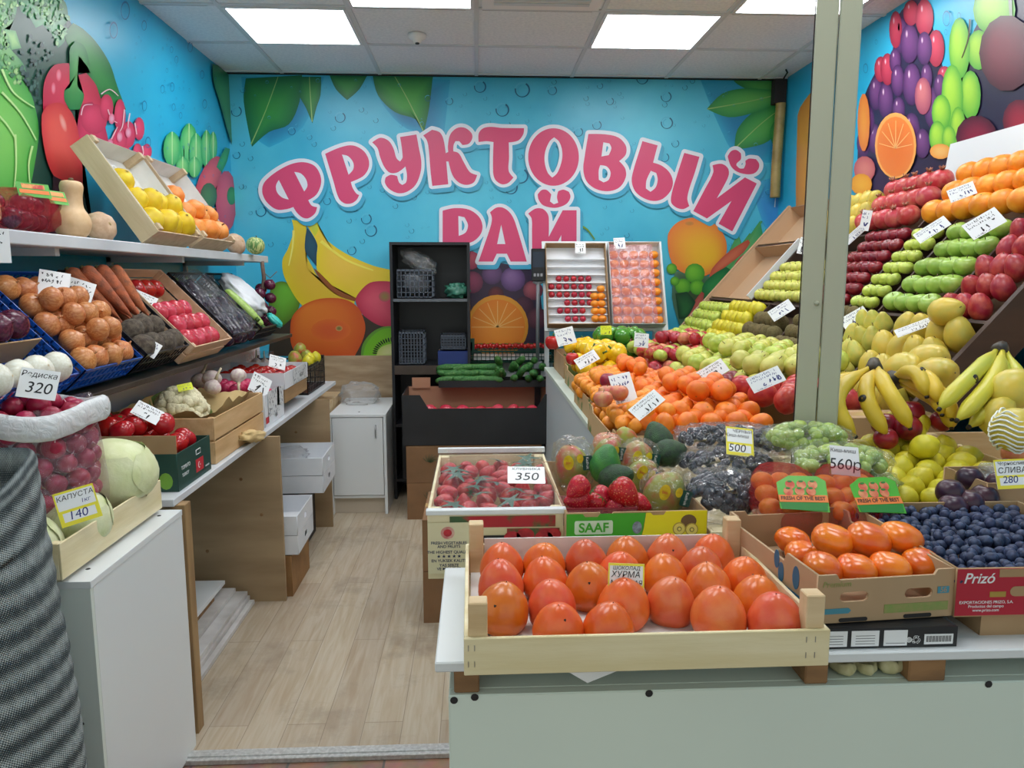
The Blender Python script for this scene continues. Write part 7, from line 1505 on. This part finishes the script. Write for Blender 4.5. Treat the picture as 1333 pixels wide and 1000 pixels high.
e = carton(frR.translation, rot_of(frR), .345, .58, .07, 'tilted carton of clementines under glossy pink film on the back stand', m=M_white, mi=M_tray, name='fruit_carton')
film_sheet(e, [(-.17, -.285, .082), (.115, -.285, .082), (.115, .26, .082), (-.17, .26, .082)], film('pink_film', (236, 150, 160), alpha=.34, rough=.08, scale=7, amt=.6), amp=.012, n=16)
for j in range(8):
    for i in range(5): put(K_smallorange, frR @ Vector((-.135 + .067 * i, -.25 + .066 * j, .035)), .0315, label='clementine in the %s row under the pink film, %s from the plum carton' % (ORD[j], ORD1[i]) if i < 4 else 'clementine in the %s row of the file left free of film' % ORD[j], group='clementines in the tilted carton')
price(frR @ Vector((-.10, .27, .085)), ns, .075, .08, 'price card on the rim of the film-covered carton', roll=3)

# ---------------------------------------------------------------- heaps on the display counter
M_ct = M('card_print', (196, 162, 118), (96, 120, 60), rough=.7, scale=9, lo=.55, hi=.62)
for k, (y0, y1) in enumerate(((2.10, 2.70), (2.72, 3.32), (3.34, 3.94))):
    carton((.58 + .02 * k, (y0 + y1) / 2, .951), (0, 0, 0), .35 - .02 * k, y1 - y0, .10, 'printed fruit carton along the aisle edge, %s from the customer side' % ORD1[k], m=M_ct, name='fruit_carton', sdip=(-.2, .2, .02))
for k, (x0, x1, y0, y1) in enumerate(((.76, 1.33, 2.1, 2.7), (.76, 1.33, 2.72, 3.4), (.76, 1.33, 3.42, 4.05), (.47, 1.33, 4.07, 4.6))):
    carton(((x0 + x1) / 2, (y0 + y1) / 2, .951), (0, 0, 0), x1 - x0 - .01, y1 - y0 - .01, .12, 'brown carton under the heaps beside the rack, %s from the customer side' % ORD1[k], m=M_card, name='fruit_carton')
hp = lambda x0, x1, y0, y1: frm(((x0 + x1) / 2, (y0 + y1) / 2, 1.0))
heap(K_smallorange, hp(.41, .60, 2.1, 3.3), .19, 1.2, .0275, lambda x, y: .115 + .35 * x + .02 * math.sin(y * 9), 'small bright mandarin heaped along the aisle edge', 'small mandarins along the aisle edge', keep=2.5, seed=21, jit=.14)
heap(K_mandarin, frm((.70, 2.42, 1.02)), .36, .66, .0345, lambda x, y: .175 - 1.0 * max(0, abs(x) - .06) - .12 * abs(y + .05), 'large deep orange mandarin in the front heap', 'large mandarins in the front heap', keep=2.6, seed=22, jit=.12)
heap(K_mandarin, frm((.66, 2.10, 1.0)), .40, .17, .0345, lambda x, y: .13, 'large mandarin at the foot of the front heap', 'large mandarins at the foot of the heap', keep=2.4, seed=29, jit=.08)
heap(K_mandarin, frm((.62, 3.02, 1.02)), .36, .5, .031, lambda x, y: .155 - .5 * abs(x) - .1 * abs(y), 'orange mandarin in the heap behind the price cards', 'mandarins in the rear heap', keep=2.5, seed=23, jit=.12)
for k, (u, v, Y_) in enumerate([(775, 503, 2.62), (790, 505, 2.60), (772, 520, 2.35), (787, 520, 2.30), (766, 528, 2.25)]): put(K_papple if k > 1 else K_nect, at(u, v, Y=Y_) + Vector((.045, 0, .02)), .030, label='pinkish fruit lying among the small mandarins, %s of the little group' % ORD1[k], group='pink fruit among the mandarins')
heap([K_ypep], frm((.60, 3.62, 1.03)), .26, .46, .046, lambda x, y: .145 - .3 * abs(x), 'glossy yellow bell pepper behind the small mandarins', 'yellow bell peppers', keep=2.4, seed=24)
for k, (u, v, X_) in enumerate([(720, 446, .46), (745, 467, .47), (752, 472, .52)]): put(K_rpep, at(u, v, X=X_), .047 if k == 0 else .034, label=['large red bell pepper at the aisle corner of the back heap', 'red bell pepper below the yellow ones', 'second red pepper below the yellow ones'][k])
heap([K_gpep], frm((.82, 4.28, 1.05)), .40, .40, .048, lambda x, y: .19 - .45 * abs(x) - .1 * abs(y), 'dark green bell pepper in front of the tilted cartons', 'green bell peppers', keep=2.4, seed=25)
heap([K_ypep], frm((.60, 4.2, 1.0)), .22, .4, .046, lambda x, y: .13, 'yellow bell pepper at the back, beside the green ones', 'yellow bell peppers at the back', keep=2.2, seed=34)
heap([K_mapple, K_papple, K_gapple, K_rapple], frm((1.03, 3.95, 1.03)), .42, .80, .037, lambda x, y: .17 + .12 * x - .1 * abs(y), 'mixed red and green apple in the heap before the tilted cartons', 'mixed apples before the tilted cartons', keep=2.5, seed=26, jit=.15)
heap([K_yapple, K_gapple, K_yapple], frm((1.10, 3.05, 1.03)), .42, 1.0, .042, lambda x, y: .20 + .25 * x - .05 * abs(y) - .25 * max(0, -x - .05), 'pale green apple in the large heap at the foot of the rack', 'pale green apples at the foot of the rack', keep=2.4, seed=27, jit=.15)
heap([K_dapple], frm((.86, 2.60, 1.03)), .16, .26, .040, lambda x, y: .17, 'dark red apple behind the slanted price card', 'dark red apples by the price card', keep=2.2, seed=28)
heap([K_bigred], frm((1.0, 2.28, 1.02)), .34, .36, .046, lambda x, y: .19 - .2 * abs(x + .02), 'large dark red apple beside the steel post', 'large red apples beside the post', keep=2.3, seed=30)
heap([K_quincey], frm((1.03, 2.60, 1.03)), .30, .30, .040, lambda x, y: .20 - .3 * abs(x), 'pale green pear beside the large red apples', 'pale pears beside the red apples', keep=2.3, seed=31)
# price cards
for (u, v, kw, wd, hh, rl, nn, lb) in [
    (736, 438, dict(X=.46), .10, .09, 14, (0, -1, .35), 'crumpled price card standing on the peppers at the aisle corner'), (835, 443, dict(Y=3.6), .07, .07, -6, (0, -1, .3), 'price card standing between the mandarins and the mixed apples'),
    (764, 468, dict(Y=3.1), .10, .05, 30, (0, -1, .6), 'price card lying behind the small mandarins'), (927, 484, dict(Y=2.38), .10, .05, 34, (-.2, -1, .6), 'slanted price card over the dark red apples'), (997, 494, dict(Y=2.1), .10, .05, 26, (-.2, -1, .6), 'slanted price card over the large red apples'),
    (842, 527, dict(Y=2.02), .10, .045, 42, (-.1, -1, .8), 'slanted price card at the front of the large mandarins'), (811, 505, dict(Y=2.35), .07, .10, 14, (-.1, -1, .6), 'tall price sheet beside the pinkish fruit'),
    (1017, 404, dict(X=1.42), .11, .06, 38, (-.5, -.8, .4), 'price card over the lemons on the rack'), (1113, 415, dict(X=1.45), .10, .06, 36, (-.5, -.8, .4), 'price card on the ledge above the brown kiwis'),
    (1213, 299, dict(X=1.66), .12, .045, 38, (-.5, -.8, .4), 'narrow price card above the large green apples'), (1281, 291, dict(X=1.66), .11, .065, 36, (-.5, -.8, .4), 'wide price card above the red mangos'),
    (1252, 250, dict(X=1.74), .085, .05, 22, (-.6, -.8, .3), 'price card in front of the oranges'), (1127, 287, dict(X=1.72), .04, .09, -8, (-.5, -.8, .1), 'narrow upright price card below the pomegranates'), (1113, 305, dict(X=1.7), .10, .035, 46, (-.5, -.8, .2), 'slanted price card above the dark red apples'),
    (1193, 425, dict(X=1.42), .13, .03, 28, (-.5, -.8, .6), 'thin price card between the pears and the long mangos'), (1046, 320, dict(X=1.75), .05, .09, -10, (-.5, -.8, .2), 'price card above the pale yellow apples beside the post')]:
    price(at(u, v, **kw), nn, wd, hh, lb, roll=rl)
o = price(at(789, 430, Y=4.05), (0, -1, .3), .06, .05, 'small fluorescent tag on the green bell peppers'); o.children[0].data.materials[0] = M('tag_fluo')
